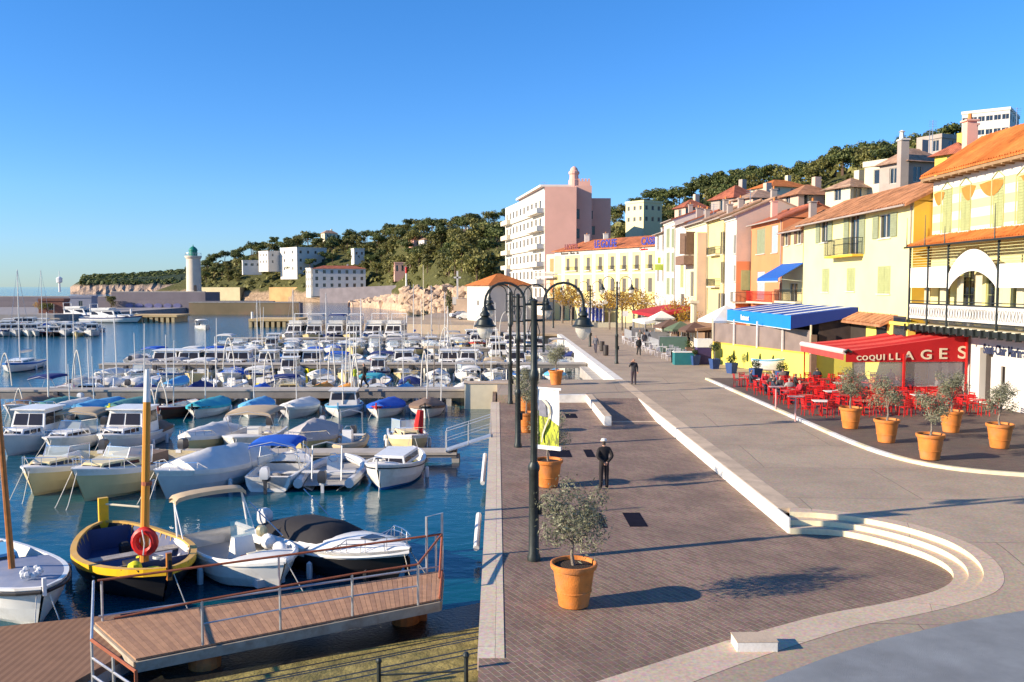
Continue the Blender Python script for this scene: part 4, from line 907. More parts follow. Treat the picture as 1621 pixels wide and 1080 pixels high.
for k in range(len(ys) - 1):
    ya, yb = ys[k] - .08, ys[k + 1] + .08; arch = abs(ys[k] - ys[k + 1]) > 4
    for j in range(7):
        z = 8.25 + j * .16
        if arch:
            zz = (z - 7.85) / 1.3
            if zz < 1: 
                dt = math.asin(max(0, min(1, zz)) ** (1 / .75)) / math.pi; g.bar((XV, ya, z), (XV, ya + (yb - ya) * dt, z), .03); g.bar((XV, yb, z), (XV, yb - (yb - ya) * dt, z), .03)
            else: g.bar((XV, ya, z), (XV, yb, z), .03)
        else: g.bar((XV, ya, z), (XV, yb, z), .03)
g.done('lattice', c)
LACE = brickmat('white_lattice_panel', (.62, .6, .54), (.66, .64, .58), (.25, .25, .2), .16, .16, rot=0, stain=(.5, .5, .42), msize=.02)
g = G(GREYW)
for k in range(len(ys) - 1):
    ya, yb = ys[k] - .1, ys[k + 1] + .1; L = ya - yb; g.box(XV - .02, XV, yb, ya, 5.1, 5.95)
    g.m(DARKIRON); m = int(L / .28)
    for i in range(m):
        y = yb + (i + .5) * L / m
        g.tube([(XV - .035, y + .12 * math.cos(t * 1.05), 5.52 + .3 * math.sin(t * 1.05)) for t in range(6)], .012, 3, closed=True)
    g.m(GREYW)
g.done('balustrade', c)
# hanging drapes inside the gallery
for k in range(9):
    g = G(M('pale_drape', (.6, .55, .38), .8, .1, 3))
    y = Y1b - 1.2 - k * 1.9; rr = []
    for i in range(7): rr.append([(XV + .5 + .06 * (-1) ** i, y - i * .09, 4.9), (XV + .5 + .06 * (-1) ** i, y - i * .09, 7.6)])
    g.loft(rr); g.done('curtain', c)
SIGNB = M('dark_blue_lettering', (.03, .045, .1), .6, .1)
p = onX(1557, 547, X1 - .03); mt = Matrix.Translation((X1 - .03, onX(1558, 535, X1).y, onX(1560, 559, X1).z)) @ Matrix.Rotation(R(-90), 4, 'Z') @ Matrix.Rotation(R(90), 4, 'X')
textmesh('Saint-Clair Marine', .72, SIGNB, 'lettering', c, mt, .01, .02, .72)
rebase(c, (30, 44, .4))
# ---- yellow hotel
HA = Vector((11.5, 177)); HB = Vector((27.2, 150)); HL = (HB - HA).length; hu = (HB - HA) / HL; hin = Vector((-hu.y, hu.x)); 
if hin.y < 0: hin = -hin
c = T('yellow_hotel', 'yellow hotel with two rows of dark shuttered windows and blue rooftop letters', 'hotel')
def hs_(px):  # distance along the hotel facade seen at pixel column px
    d = ray(px, 454); dx, dy = d.x / d.y, 1.0; # X = dx*Y ; point HA+hu*s
    return (dx * HA.y - HA.x) / (hu.x - dx * hu.y)
hops = []
for px in (899, 912, 931, 950, 969, 988, 1008, 1029):
    s = hs_(px); 
    for z0, z1 in ((10.1, 12.5), (6.1, 8.5)): hops.append((s - .55, s + .55, z0, z1))
for px in (890, 905, 1015): s = hs_(px); hops.append((s - .9, s + .9, .6, 3.4))
HZ = 14.0
g = G(M('hotel_yellow_plaster', (.74, .64, .26), .9, .06, .5, dirt=(.7, .63, .35), dscale=.2)); wall(g, HA, HB, .4, HZ - .9, hops, hin); g.m(WPL); wall(g, HA, HB, HZ - .9, HZ, [], hin)
for z0, z1 in ((3.9, 4.3), (9.3, 9.5)):
    P0, P1 = HA - hin * .05, HB - hin * .05; g.prism([tuple(HA), tuple(P0), tuple(P1), tuple(HB)], z0, z1)
for px in (891.5, 921, 940, 959.5, 978, 998, 1018):
    s = hs_(px); a = HA + hu * (s - .5); b = HA + hu * (s + .5); g.prism([tuple(a), tuple(a - hin * .03), tuple(b - hin * .03), tuple(b)], 4.4, HZ - .95)
g.m(YPL); C1 = HB + hin * 12; C0 = HA + hin * 12; g.quad((*HA, .4), (*C0, .4), (*C0, HZ), (*HA, HZ)); g.quad((*HB, .4), (*C1, .4), (*C1, HZ), (*HB, HZ)); g.quad((*C0, .4), (*C1, .4), (*C1, HZ), (*C0, HZ)); g.done('wall', c)
for o in hops: window(c, HA, HB, hin, o, 'closed' if o[2] > 5 else 'plain', DSH, sill=False)
for px in (905.5, 931, 950, 969, 988, 1008, 1029):
    s = hs_(px); balcony(c, HA, HB, hin, s - (1.9 if px == 905.5 else .75), s + (1.9 if px == 905.5 else .75), 10.1, .4, .7, WPL)
g = G(TILE_X); e0 = HA - hin * .5 - hu * .4; e1 = HB - hin * .5 + hu * .4; r0 = HA + hin * 6 + hu * 3; r1 = HB + hin * 6; roofslab(g, (*e0, HZ + .02), (*e1, HZ + .02), (*r1, HZ + 2.3), (*r0, HZ + 2.3)); b0 = C0 - hu * .4; b1 = C1 + hu * .4; roofslab(g, (*r0, HZ + 2.3), (*r1, HZ + 2.3), (*b1, HZ), (*b0, HZ)); g.add([(*e0, HZ + .02), (*r0, HZ + 2.3), (*b0, HZ)], [(0, 1, 2)]); rf = g.done('roof', c)
for s, k, h in ((4, 5, 1.5), (7.5, 7, 1.7), (27, 5, 1.6)):
    p = HA + hu * s + hin * k; chimney(rf, p.x, p.y, HZ + 1, HZ + 2.3 + h * .6, .9, WPL)
BLT = M('blue_roof_letters', (.03, .04, .28), .5, .05); ang = math.atan2(hu.y, hu.x)
def hsign(txt, px, z, size, mat, name, off=-.45, xs=1, bold=.03):
    s = hs_(px); p = HA + hu * s + hin * off; return textmesh(txt, size, mat, name, c, Matrix.Translation((p.x, p.y, z)) @ Matrix.Rotation(ang, 4, 'Z') @ Matrix.Rotation(R(90), 4, 'X'), .04, bold, xs)
hsign('LE GOLFE', 940, HZ + .25, 1.9, BLT, 'roof_letters', .1, .82, .06); hsign('CASSIS', 1014, HZ + .25, 1.8, BLT, 'roof_letters', .1, .82, .05); hsign('HOTEL', 893, HZ + .2, 1.5, M('rust_roof_letters', (.2, .05, .05), .6, .1), 'roof_letters', .1, 1.0, .05)
hsign('Restaurant - Glacier - Bar', 888, HZ - .72, .62, DARKF, 'painted_lettering', -.04, .95, .01); hsign('Chambres', 1012, HZ - .72, .6, REDP, 'painted_lettering', -.04, .9, .01)
# left low wing with shutters and terrace
g = G(CPL); w0 = HA - hu * 3.2; g.prism([tuple(HA - hu * .02 + hin * .1), tuple(w0 + hin * .1), tuple(w0 + hin * 8), tuple(HA + hin * 8)], .4, HZ - .5); g.m(ORG); a = HA - hu * 1.8 + hin * .06; b = HA - hu * .5 + hin * .06
for z in (10.0, 5.8): g.prism([tuple(a), tuple(b), tuple(b + hin * .03), tuple(a + hin * .03)], z, z + 2.6)
g.m(WPL); a = HA - hu * 5.5 - hin * 1; b = HA - hin * 1 + hu * .8; g.prism([tuple(a), tuple(b), tuple(b + hin * 1.0), tuple(a + hin * 3)], 8.7, 9.0); o_ = g.done('side_wing', c); g = G(WPL); railing(g, a, b, 9.05, 9.9, 22, .1, .12); g.done('balustrade', o_)
# blue glazed ground floor veranda
BLD = M('blue_glazing', (.02, .04, .25), .3, .1)
s0, s1 = hs_(932), hs_(972); g = G(WPL); n = 7
for i in range(n + 1): p = HA + hu * (s0 + (s1 - s0) * i / n) - hin * 2.5; g.tube([(p.x, p.y, .4), (p.x, p.y, 3.6)], .12, 5)
a = HA + hu * s0 - hin * 2.7; b = HA + hu * s1 - hin * 2.7; g.prism([tuple(a), tuple(b), tuple(b + hin * 2.65), tuple(a + hin * 2.65)], [3.6, 3.6, 4.3, 4.3], [3.7, 3.7, 4.4, 4.4]); g.m(BLD); a2 = a + hin * .5; b2 = b + hin * .5; g.prism([tuple(a2), tuple(b2), tuple(b2 + hin * .05), tuple(a2 + hin * .05)], .8, 3.2); g.done('veranda', c)
rebase(c, (19, 164, .4))
g = G(CPL); a = onY(925, 508, 142); g.box(a.x, 24, 142, 142.5, .4, 1.25); tag(g.done('low_garden_wall', loc=(18, 142, .4)), 'low cream wall closing the far end of the road in front of the hotel', 'wall')
# ---- pink apartment building
c = T('pink_apartment_building', 'tall pink apartment building with white balconies towards the water and a small roof turret', 'apartment building')
A1 = Vector((onY(862, 454, 200).x, 200)); B1 = Vector((onY(912, 454, 200).x, 200)); ZT = 28.6
L1 = Vector((onY(800, 454, 246).x, 246)); B2 = Vector((onY(912, 454, 204).x + .8, 204)); C1 = Vector((onY(940, 454, 204).x + .6, 204)); C2 = Vector((C1.x, 210)); D1 = Vector((onY(966, 454, 210).x, 210)); D2 = Vector((D1.x, 240))
g = G(PNK); w1 = [(B2.x + .6 if False else .9, 2.9, 22.3, 26.2), (.9, 2.9, 12.6, 18.6)]
wall(g, A1, B1, .4, ZT + .8, [], (0, 1)); g.quad((*B1, .4), (B1.x, 204, .4), (B1.x, 204, ZT + 1.4), (*B1, ZT + .8))
w1 = []
for (x0, y0, x1, y1) in ((902 - 0, 331, 909, 348), ): pass
BB = Vector((B1.x, 203)); CC = Vector((onY(936, 454, 203).x, 203)); fw = []
for (x0, y0, x1, y1) in ((902.5, 331, 909.5, 347), (902.5, 362, 909, 382)): pass
fw1 = [(onY(913.5, 0, 203).x - BB.x, onY(919, 0, 203).x - BB.x, onY(915, 378, 203).z, onY(915, 362, 203).z), (onY(913.5, 0, 203).x - BB.x, onY(919, 0, 203).x - BB.x, onY(915, 347, 203).z, onY(915, 331, 203).z)]
wall(g, BB, CC, .4, ZT + 1.4, fw1, (0, 1)); g.quad((*CC, .4), (CC.x, 209, .4), (CC.x, 209, ZT + 1.4), (*CC, ZT + 1.4))
DD = Vector((CC.x, 209)); EE = Vector((onY(966, 454, 209).x, 209)); fw2 = [(onY(939, 0, 209).x - DD.x, onY(944, 0, 209).x - DD.x, onY(945, 372, 209).z, onY(945, 358, 209).z), (onY(934.5, 0, 209).x - DD.x + .3, onY(937.5, 0, 209).x - DD.x + .4, onY(945, 347, 209).z, onY(945, 334, 209).z)]
wall(g, DD, EE, .4, 7 + 139 * 209 / 1400, fw2, (0, 1)); zt2 = 7 + 139 * 209 / 1400
g.quad((*EE, .4), (EE.x, 240, .4), (EE.x, 240, zt2), (*EE, zt2)); g.quad((*L1, .4), (EE.x, 240, .4), (EE.x, 240, zt2), (*L1, zt2))
g.add([(*A1, ZT), (*B1, ZT), (B1.x, 203, ZT), (*CC, ZT), (*DD, ZT), (*L1, ZT - .4)], [(0, 1, 2, 3, 4, 5)]); g.add([(*DD, zt2), (*EE, zt2), (EE.x, 240, zt2), (*L1, zt2 - 2)], [(0, 1, 2, 3)])
g.done('wall', c)
for o in fw1: window(c, BB, CC, (0, 1), o, 'plain', None, BSH, sill=False)
for o in fw2: window(c, DD, EE, (0, 1), o, 'plain', None, BSH, sill=False)
wl = (A1 - L1).length; wi = Vector(((A1 - L1).y, -(A1 - L1).x)).normalized(); 
if wi.x < 0: wi = -wi
PW = M('white_facade', (.76, .7, .6), .9, .04, .5, dirt=(.66, .6, .5), dscale=.2); wops = []
for fl in range(6):
    zb = 3.6 + fl * 4.0 + .9
    for k in range(10):
        s = 2.5 + k * (wl - 6) / 9.2; wops.append((s - 1.0, s + 1.0, zb, zb + 2.2))
g = G(PW); wall(g, L1, A1, .4, ZT, wops, wi, .3); g.done('balcony_facade', c)
for i, o in enumerate(wops): window(c, L1, A1, wi, o, 'plain', None, FRAME, sill=False)
for fl in range(6):
    z = 3.6 + fl * 4.0; balcony(c, L1, A1, wi, wl - 12, wl - .3, z + .1, 1.8, 1.0, PW, solid=PW); balcony(c, L1, A1, wi, 1, 10, z + .1, 1.5, 1.0, PW, solid=CREAM); balcony(c, L1, A1, wi, 10.2, wl - 12.2, z + .1, .55, 1.1, PW, solid=WPL)
# penthouse
g = G(GREYW); p = A1 + Vector((1.2, 2)); pz = onY(900, 296, 203).z
q0 = Vector((onY(862, 0, 203).x, 203.2)); q1 = Vector((onY(934, 0, 203).x, 203.2)); ql = L1 + (A1 - L1) * .25 + wi * 1.5; g.m(M('penthouse_grey', (.42, .42, .42), .8, .1, 1)); g.prism([tuple(q0), tuple(q1), (q1.x, 222), (ql.x + 4, ql.y), tuple(ql)], ZT - .2, pz)
g.m(PW); g.prism([(q0.x - .9, q0.y - .8), (q1.x - 4, q0.y - .8), (q1.x - 4, 222), (ql.x + 4, ql.y + .5), (ql.x - .9, ql.y + .5)], pz, pz + .45)
g.done('penthouse', c)
wnd = [(onY(871, 0, 203).x - q0.x + .0, onY(880, 0, 203).x - q0.x, ZT + .3, ZT + 2.6)]
g = G(DARKF); a = onY(873, 308, 203.1); b = onY(884, 299, 203.1); g.box(a.x, b.x, 203.08, 203.19, a.z, b.z + .3); g.m(GLASS); g.box(a.x + .15, b.x - .15, 203.06, 203.079, a.z + .15, b.z + .15); g.done('window', c)
g = G(PNK); tz = onY(925, 287, 206).z; g.box(onY(917, 0, 206).x, onY(936, 0, 206).x, 206, 213, ZT, tz)
for i in range(4):
    for yy in (206, 212.4): x = onY(917, 0, 206).x + i * .75; g.box(x, x + .42, yy, yy + .6, tz, tz + .6)
g.done('parapet_tower', c)
g = G(PNK); tx = onY(910, 0, 207).x; ty = 207; zb = onY(910, 288, 207).z; g.lathe([(1.25, -1.5), (1.25, .4), (1.05, .5), (1.0, 1.6), (1.25, 1.8), (1.25, 2.3), (.95, 2.5), (.75, 3.1), (.3, 3.5), (0, 3.55)], (tx, ty, zb), 12); g.done('turret', c)
for px, h in ((822, 1.3), (862, 1.6), (905, 1.5), (835, .9)):
    p = onY(px, 0, 215 if px > 850 else 235); g = G(GALV); z = pz if px > 850 else ZT + .2; g.bar((p.x, p.y, z), (p.x, p.y, z + h * 1.6), .08); g.bar((p.x - .8, p.y, z + h * 1.5), (p.x + .8, p.y, z + h * 1.5), .05); g.done('aerial', c)
rebase(c, (14, 215, .4))
# ---- generic far block
def block(name, label, px, py_base, Y, w, d, h, rz, wm, roof='flat', rows=2, cols=4, wm2=None, rm=None, side=None, z0=None, ww=1.1, wh=1.6, cat='house', group=None, roofh=2):
    p = onY(px, 454, Y); z = z0 if z0 is not None else onY(px, py_base, Y).z
    c = T(name, label, cat, (p.x, Y, z), rz, group); rows_, cols_ = rows, cols
    g = G(wm); hw, hd = w / 2, d / 2; lo = -4
    faces = [((-hw, -hd), (hw, -hd), (0, 1), cols_), ((-hw, hd), (-hw, -hd), (1, 0), side if side is not None else max(1, int(cols_ * d / w)))]
    wl = []
    for a, b, inn, nc in faces:
        L = (Vector(b) - Vector(a)).length; ops = []
        for r in range(rows_):
            for k in range(nc):
                s = L * (k + .5) / nc; zz = h * (r + .5) / rows_; ops.append((s - ww / 2, s + ww / 2, zz - wh / 2, zz + wh / 2))
        wall(g, a, b, lo, h, ops, inn); wl.append((a, b, inn, ops))
    g.quad((hw, -hd, lo), (hw, hd, lo), (hw, hd, h), (hw, -hd, h)); g.quad((-hw, hd, lo), (hw, hd, lo), (hw, hd, h), (-hw, hd, h))
    if roof == 'flat': g.quad((-hw, -hd, h), (hw, -hd, h), (hw, hd, h), (-hw, hd, h)); 
    g.done('wall', c)
    if roof == 'flat':
        g = G(wm2 or wm)
        for x0, x1, y0, y1 in ((-hw - .15, hw + .15, -hd - .15, -hd + .2), (-hw - .15, hw + .15, hd - .2, hd + .15), (-hw - .15, -hw + .2, -hd + .201, hd - .201), (hw - .2, hw + .15, -hd + .201, hd - .201)): g.box(x0, x1, y0, y1, h - .1, h + .5)
        g.done('parapet', c)
    else:
        g = G(rm or TILE_R); ov = .5; rr = roofh
        g.add([(-hw - ov, -hd - ov, h - .1), (hw + ov, -hd - ov, h - .1), (hw + ov, hd + ov, h - .1), (-hw - ov, hd + ov, h - .1), (-hw + min(hw, hd) * .9, 0, h + rr), (hw - min(hw, hd) * .9, 0, h + rr)], [(0, 1, 5, 4), (1, 2, 5), (2, 3, 4, 5), (3, 0, 4), (3, 2, 1, 0)])
        rf = g.done('roof', c)
        g = G(wm); g.box(hw * .3, hw * .3 + .8, -.4, .4, h + rr * .5, h + rr + .9); g.done('chimney', rf)
    me = None
    for a, b, inn, ops in wl:
        for o in ops:
            window(c, a, b, inn, o, 'plain', None, FRAME, sill=False)
    return c
W_ = WPL
block('white_harbour_house', 'small white building with an orange hip roof at the water, left of the pink building', 790, 503, 172, 9, 10, 6.9, R(26), WPL, 'hip', 1, 1, rm=TILE_O, side=1, z0=.42, ww=.8, wh=1.0, roofh=2.2)
block('white_apartment_block', 'big cubic white block on the left wooded hill, its left wall brightly lit', 481, 432, 540, 20, 20, 14.5, R(42), WPL, 'flat', 3, 4, side=2, cat='apartment building', ww=1.4, wh=1.8)
block('stepped_white_block', 'white stepped block left of the big cubic block on the hill', 432, 420, 545, 12, 12, 8, R(42), WPL, 'flat', 2, 2, side=3, cat='apartment building')
block('small_white_villa', 'low white villa with three openings at the left end of the hill houses', 399, 425, 550, 11, 7, 4.5, R(20), WPL, 'flat', 1, 3, side=1, ww=1.8)
c = block('seafront_hotel', 'long white seafront building with three rows of dark windows above the sea wall', 537, 457, 470, 27, 12, 10.5, R(12), WPL, 'hip', 3, 7, rm=TILE_R, side=3, cat='hotel', ww=1.5, wh=1.9, roofh=1.6)
block('seafront_annex', 'white flat-roofed annex at the left end of the long seafront building', 500, 459, 468, 8, 8, 11, R(30), WPL, 'flat', 3, 2, side=3, ww=1.2, wh=1.6)
block('low_white_villa', 'low white villa with a pale roof high on the wooded hill', 685, 392, 455, 12, 8, 3.8, R(25), WPL, 'hip', 1, 3, rm=TILE_P, side=2, roofh=1.8)
block('pink_villa', 'pinkish villa beside the low white villa in the woods', 664, 392, 470, 9, 8, 4, R(25), PNK, 'hip', 1, 2, rm=TILE_R, side=1)
block('red_brick_house', 'reddish house with three tall openings in the woods above the rocky point', 637, 433, 440, 8, 7, 5, R(10), PNK, 'flat', 1, 3, side=1, ww=1.2, wh=3)
block('hillside_white_house', 'small white house on the hill above the seafront building', 567, 408, 500, 6, 6, 4.6, R(25), WPL, 'flat', 1, 2, side=1)
block('ridge_villa', 'tiny pale villa near the ridge of the left hill', 522, 378, 590, 9, 6, 3.5, R(35), CPL, 'hip', 1, 2, rm=TILE_P, side=1)
block('white_roof_villa', 'white gabled villa in the trees left of the pink building', 737, 380, 415, 7, 6, 3, R(25), WPL, 'hip', 1, 2, rm=TILE_P, side=1)
# right hill
block('cream_hill_house', 'cream house with rows of windows among dark trees above the hotel roof', 1018, 357, 245, 7, 7, 6.0, R(35), M('pale_lemon_plaster', (.74, .68, .4), .9, .05), 'flat', 2, 3, side=3, ww=.9, wh=1.2)
block('hilltop_white_block', 'long modern white block at the top right corner on the hill', 1560, 226, 192, 13, 9, 5.6, R(52), WPL, 'flat', 2, 4, side=6, cat='apartment building', ww=1.3, wh=1.1)
block('orange_roof_villa', 'villa with a bright orange roof below the pines in the middle of the right hill', 1232, 310, 165, 9, 7, 1.3, R(20), CPL, 'hip', 1, 3, rm=TILE_O, side=2, ww=.7, wh=.7, roofh=1.6)
block('stone_roof_house', 'grey-brown house with a big white topped chimney right of the pines', 1440, 300, 92, 5, 4, 2.6, R(18), GPL, 'hip', 1, 2, rm=TILE_P, side=1, roofh=1.6)
block('terrace_house', 'pale house with an open roof terrace left of the big chimney house', 1407, 300, 98, 4, 4, 2.6, R(30), CPL, 'flat', 1, 1, side=1, ww=1.6, wh=1.6)
block('yellow_gable_house', 'small yellow house with a pink roof just over the big orange roof', 1510, 264, 84, 2.6, 3, 1.1, R(30), M('yellow_plaster', (.74, .56, .1), .9, .05), 'hip', 1, 1, rm=TILE_R, side=1, roofh=1.2, ww=.5, wh=.6)
block('rubble_house', 'old grey house with a flaking wall below the orange roofed villa', 1163, 338, 128, 5, 5, 2.0, R(25), GPL, 'hip', 1, 2, side=1)
block('brown_roof_house', 'brown roofed house stepping up above the white cornice', 1200, 335, 118, 5, 5, 1.6, R(15), MAU, 'hip', 1, 2, rm=TILE_P, side=1, roofh=1.3)
block('antenna_house', 'grey house with aerials under the left end of the hilltop block', 1480, 246, 130, 4, 4, 2.2, R(25), GPL, 'flat', 1, 1, side=2)
block('mid_roof_house', 'pale house with a low brown roof left of the yellow house ridge', 1275, 330, 105, 5, 5, 1.4, R(10), MAU, 'hip', 1, 2, rm=TILE_B, side=1, roofh=1.4)
block('red_ridge_house', 'brown house above the tall white houses', 1092, 350, 150, 4, 4, 2.2, R(15), MAU, 'hip', 1, 3, rm=TILE_R, side=1, roofh=1.4)
block('stacked_house', 'pale narrow house stacked behind the long brown tiled roof', 1345, 316, 100, 4, 4, 1.2, R(20), CPL, 'hip', 1, 2, rm=TILE_P, side=1, roofh=1.2)
g = G(GPL); p = onY(1433, 236, 89); g.box(p.x - .4, p.x + .4, 89, 89.9, p.z - 4, p.z + .9); g.m(WPL); g.box(p.x - .47, p.x + .47, 88.9, 90, p.z + .9, p.z + 1.05); g.lathe([(.25, 0), (.2, .7), (.35, .75), (0, .95)], (p.x - .1, 89.6, p.z + 1.05), 8)
tag(g.done('roof_chimney', loc=(p.x, 89.7, p.z - 4)), 'large grey chimney block with a white cap rising over the roofs right of the pines', 'chimney')
g = G(PNK); p = onY(1543, 200, 74); g.box(p.x - .3, p.x + .3, 74, 75, p.z - 6, p.z + .1); g.box(p.x - .4, p.x + .4, 73.9, 75.1, p.z + .1, p.z + .25)
tag(g.done('roof_chimney', loc=(p.x, 74.5, p.z - 6)), 'slender pink chimney standing in front of the hilltop white block', 'chimney')
random.seed(4)
for i, (px, py, Y) in enumerate([(1477, 190, 110), (1472, 205, 112), (1130, 322, 112), (1106, 325, 125), (1610, 170, 100), (1188, 300, 100)]):
    p = onY(px, py, Y); g = G(GALV); g.bar((p.x, Y, p.z - 4), (p.x, Y, p.z), .06)
    for k in range(4): g.bar((p.x - .5, Y, p.z - .15 - k * .22), (p.x + .5, Y, p.z - .15 - k * .22), .03)
    tag(g.done('roof_aerial', loc=(p.x, Y, p.z - 4)), ['tall television aerial on the skyline left of the hilltop block', 'lower television aerial beside the tallest one', 'television aerial above the narrow yellow house', 'television aerial above the cream pillar house', 'television aerial at the top right corner', 'television aerial above the orange house'][i], 'aerial')
# ================================================================ HARBOUR WORKS
DECKW = stripemat('brown_deck_boards', (.27, .145, .085), (.34, .19, .11), 'X', .17, .8, noise=.12, duty=.5)
RUST = M('rust_paint', (.32, .09, .04), .7, .2, 5)
BWALL = M('breakwater_stone', (.21, .18, .19), .9, .12, .2, bump=.4, bscale=1.5, dirt=(.2, .17, .17), dscale=.08)
# front landing bridge
GA = [gp(150, 985, -.62), gp(700, 903, -.3), gp(696, 948, -.3), gp(215, 1043, -.62)]
c = T('gangway', 'brown boarded gangway with rusty handrail crossing the foreground below the yellow boat', 'gangway')
g = G(); n = 62; m1 = M('deck_board', (.40, .22, .125), .8, .18, 5, bump=.2, dirt=(.3, .17, .1), dscale=2); m2 = M('deck_board_dark', (.33, .18, .105), .8, .18, 5, bump=.2, dirt=(.25, .14, .09), dscale=2)
for i in range(n):
    a0 = GA[0].lerp(GA[1], i / n); a1 = GA[0].lerp(GA[1], (i + .93) / n); b0 = GA[3].lerp(GA[2], i / n); b1 = GA[3].lerp(GA[2], (i + .93) / n)
    g.m(m1 if (i * 7) % 5 < 3 else m2); dz = Vector((0, 0, -.04 + random.uniform(-.004, .004))); g.add([a0 + dz, a1 + dz, b1 + dz, b0 + dz, a0, a1, b1, b0], [(3, 2, 1, 0), (4, 5, 6, 7), (0, 1, 5, 4), (1, 2, 6, 5), (2, 3, 7, 6), (3, 0, 4, 7)])
g.done('deck', c)
dn = Vector((0, 0, -.17)); g = G(M('beam_paint', (.42, .36, .27), .7, .12, 3, dirt=(.25, .16, .1), dscale=2)); g.bar(GA[3] + dn, GA[2] + dn, .1, .22); g.bar(GA[0] + dn, GA[1] + dn, .1, .22); g.bar(GA[1] + dn, GA[2] + dn, .1, .22); g.bar(GA[0] + dn, GA[3] + dn, .1, .22); g.done('beam', c)
up = Vector((0, 0, 1))
for off, lab in ((0, 'back'), (1, 'front')):
    s, e = (GA[0], GA[1]) if off == 0 else (GA[3], GA[2]); s = s + (e - s) * .01; e = e - (e - s) * (.0 if off == 0 else .05)
    if off == 1: continue
    g = G(RUST); g.tube([s + up * .95, e + up * .95], .032, 6); g.m(GALV); g.tube([s + up * .12, e + up * .12], .03, 6); 
    g.done('handrail', c)
s, e = GA[3], GA[2]
g = G(RUST); pts = []
for px, py, py2 in ((321, 1021, 930), (444, 997, 915), (558, 975, 895), (662, 958, 878)):
    p = gp(px, py, -.5 + .2 * (px - 321) / 340); q = Vector((p.x, p.y, p.z + .95)); pts.append(q); k = G(GALV); k.tube([p, q], .03, 6); k.done('post', c)
g.tube([pts[0] + (pts[0] - pts[1]) * 1.05 + Vector((0, 0, -.05))] + pts + [GA[1] + up * .95], .028, 6); g.done('handrail', c)
g = G(GALV); g.tube([p - up * .5 for p in pts], .018, 5); g.done('midrail', c)
for t in (.02, .5, .98): k = G(GALV); p = GA[0].lerp(GA[1], t); k.tube([p, p + up * .95], .03, 6); k.done('post', c)
# gate frame at the right end
g = G(GALV); a = GA[1] + (GA[0] - GA[1]) * .05; b = GA[1]; g.tube([a, a + up * 1.45, b + up * 1.5 , b], .035, 6); g.m(RUST); g.tube([b + up * .9, GA[2] + up * .5], .03, 6); g.tube([b, GA[2] + up * .02], .03, 6); g.done('gate_frame', c)
# hinged left railing going down to the pontoon
g = G(RUST); A_ = gp(145, 1013, .3); B_ = gp(215, 1063, .15); g.tube([A_, B_, B_ - up * .8], .035, 6); g.m(GALV)
A2 = A_ - up * .95; g.tube([A_, A2], .03, 6); g.tube([A_ - up * .35, B_ - up * .3], .025, 6); g.tube([A_ - up * .7, B_ - up * .65], .025, 6); mm = A_.lerp(B_, .5); g.tube([mm, mm - up * .95], .03, 6); g.tube([A_, GA[0] + up * .95], .03, 6); g.done('hinged_rail', c)
for px, py in ((640, 975), (318, 1045), (668, 965)):
    p = gp(px, py, -.9); g = G(M('rusty_float', (.45, .16, .04), .7, .25, 3, dirt=(.2, .09, .05), dscale=2)); g.lathe([(.05, -.6), (.32, -.55), (.34, 0), (.3, .3), (.05, .35)], (p.x, p.y + .25, -1.02), 14) if px != 668 else g.box(p.x - .12, p.x + .12, p.y - .1, p.y + .1, -2, -.45); g.done('pile', c)
rebase(c, (GA[3].x, GA[3].y, -.62))
# low pontoon lower left
g = G(DECKW); pa = [gp(-260, 1075, -.75), gp(-250, 1018, -.75), gp(190, 972, -.75), gp(205, 1030, -.75), gp(120, 1078, -.75), gp(60, 1130, -.75)]
c = T('wooden_pontoon', 'low brown boarded pontoon in the bottom left corner', 'pontoon')
g.prism([(p.x, p.y) for p in pa], -.9, -.75); g.done('deck', c); g = G(CONC); g.prism([(p.x, p.y) for p in [pa[0], pa[1], pa[2], pa[3], pa[4], pa[5]]], -1.6, -.905); g.done('float', c); rebase(c, (pa[0].x, pa[0].y, -1.2))
# railing post near the slipway
g = G(DARKIRON); p = gp(738, 1075, -.2); g.tube([(p.x, p.y, -.6), (p.x, p.y, .22)], .04, 8); g.sphere((p.x, p.y, .25), .065, 10); p2 = gp(600, 1090, -.4); g.tube([(p.x, p.y, -.05), (p2.x, p2.y, -.15)], .02, 6); g.sphere((p2.x, p2.y, .12), .06, 8); g.tube([(p2.x, p2.y, -.9), (p2.x, p2.y, .1)], .04, 8)
tag(g.done('slipway_railing', loc=(p.x, p.y, -.6)), 'dark iron posts and rail on the slipway below the pale quay coping', 'railing')
# jetties
def jetty(label, x0, x1, y0, y1, zt, th, brace=True, pil=4.0):
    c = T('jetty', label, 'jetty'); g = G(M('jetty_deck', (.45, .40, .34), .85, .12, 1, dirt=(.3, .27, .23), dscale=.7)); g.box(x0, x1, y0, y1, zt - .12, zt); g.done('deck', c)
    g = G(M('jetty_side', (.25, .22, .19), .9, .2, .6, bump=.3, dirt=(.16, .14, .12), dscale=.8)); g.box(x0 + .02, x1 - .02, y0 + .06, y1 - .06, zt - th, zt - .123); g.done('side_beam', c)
    g = G(CONC); x = x0 + 1
    k = 0
    while x < x1 and k < 30: gg = G(CONC); gg.box(x, x + .35, y0 + .1, y1 - .1, -3, zt - th); gg.done('pile', c); x += pil; k += 1
    rebase(c, ((x0 + x1) / 2, (y0 + y1) / 2, -1.2)); return c
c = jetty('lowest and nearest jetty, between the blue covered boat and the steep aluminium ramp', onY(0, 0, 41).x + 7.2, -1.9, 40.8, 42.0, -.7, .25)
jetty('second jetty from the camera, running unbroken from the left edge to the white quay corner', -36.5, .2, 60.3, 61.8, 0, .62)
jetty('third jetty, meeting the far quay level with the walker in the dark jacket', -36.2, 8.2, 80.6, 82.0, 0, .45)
jetty('short fourth jetty on the right, behind the lamp post arms', -6.5, 8.3, 101.5, 102.8, 0, .45)
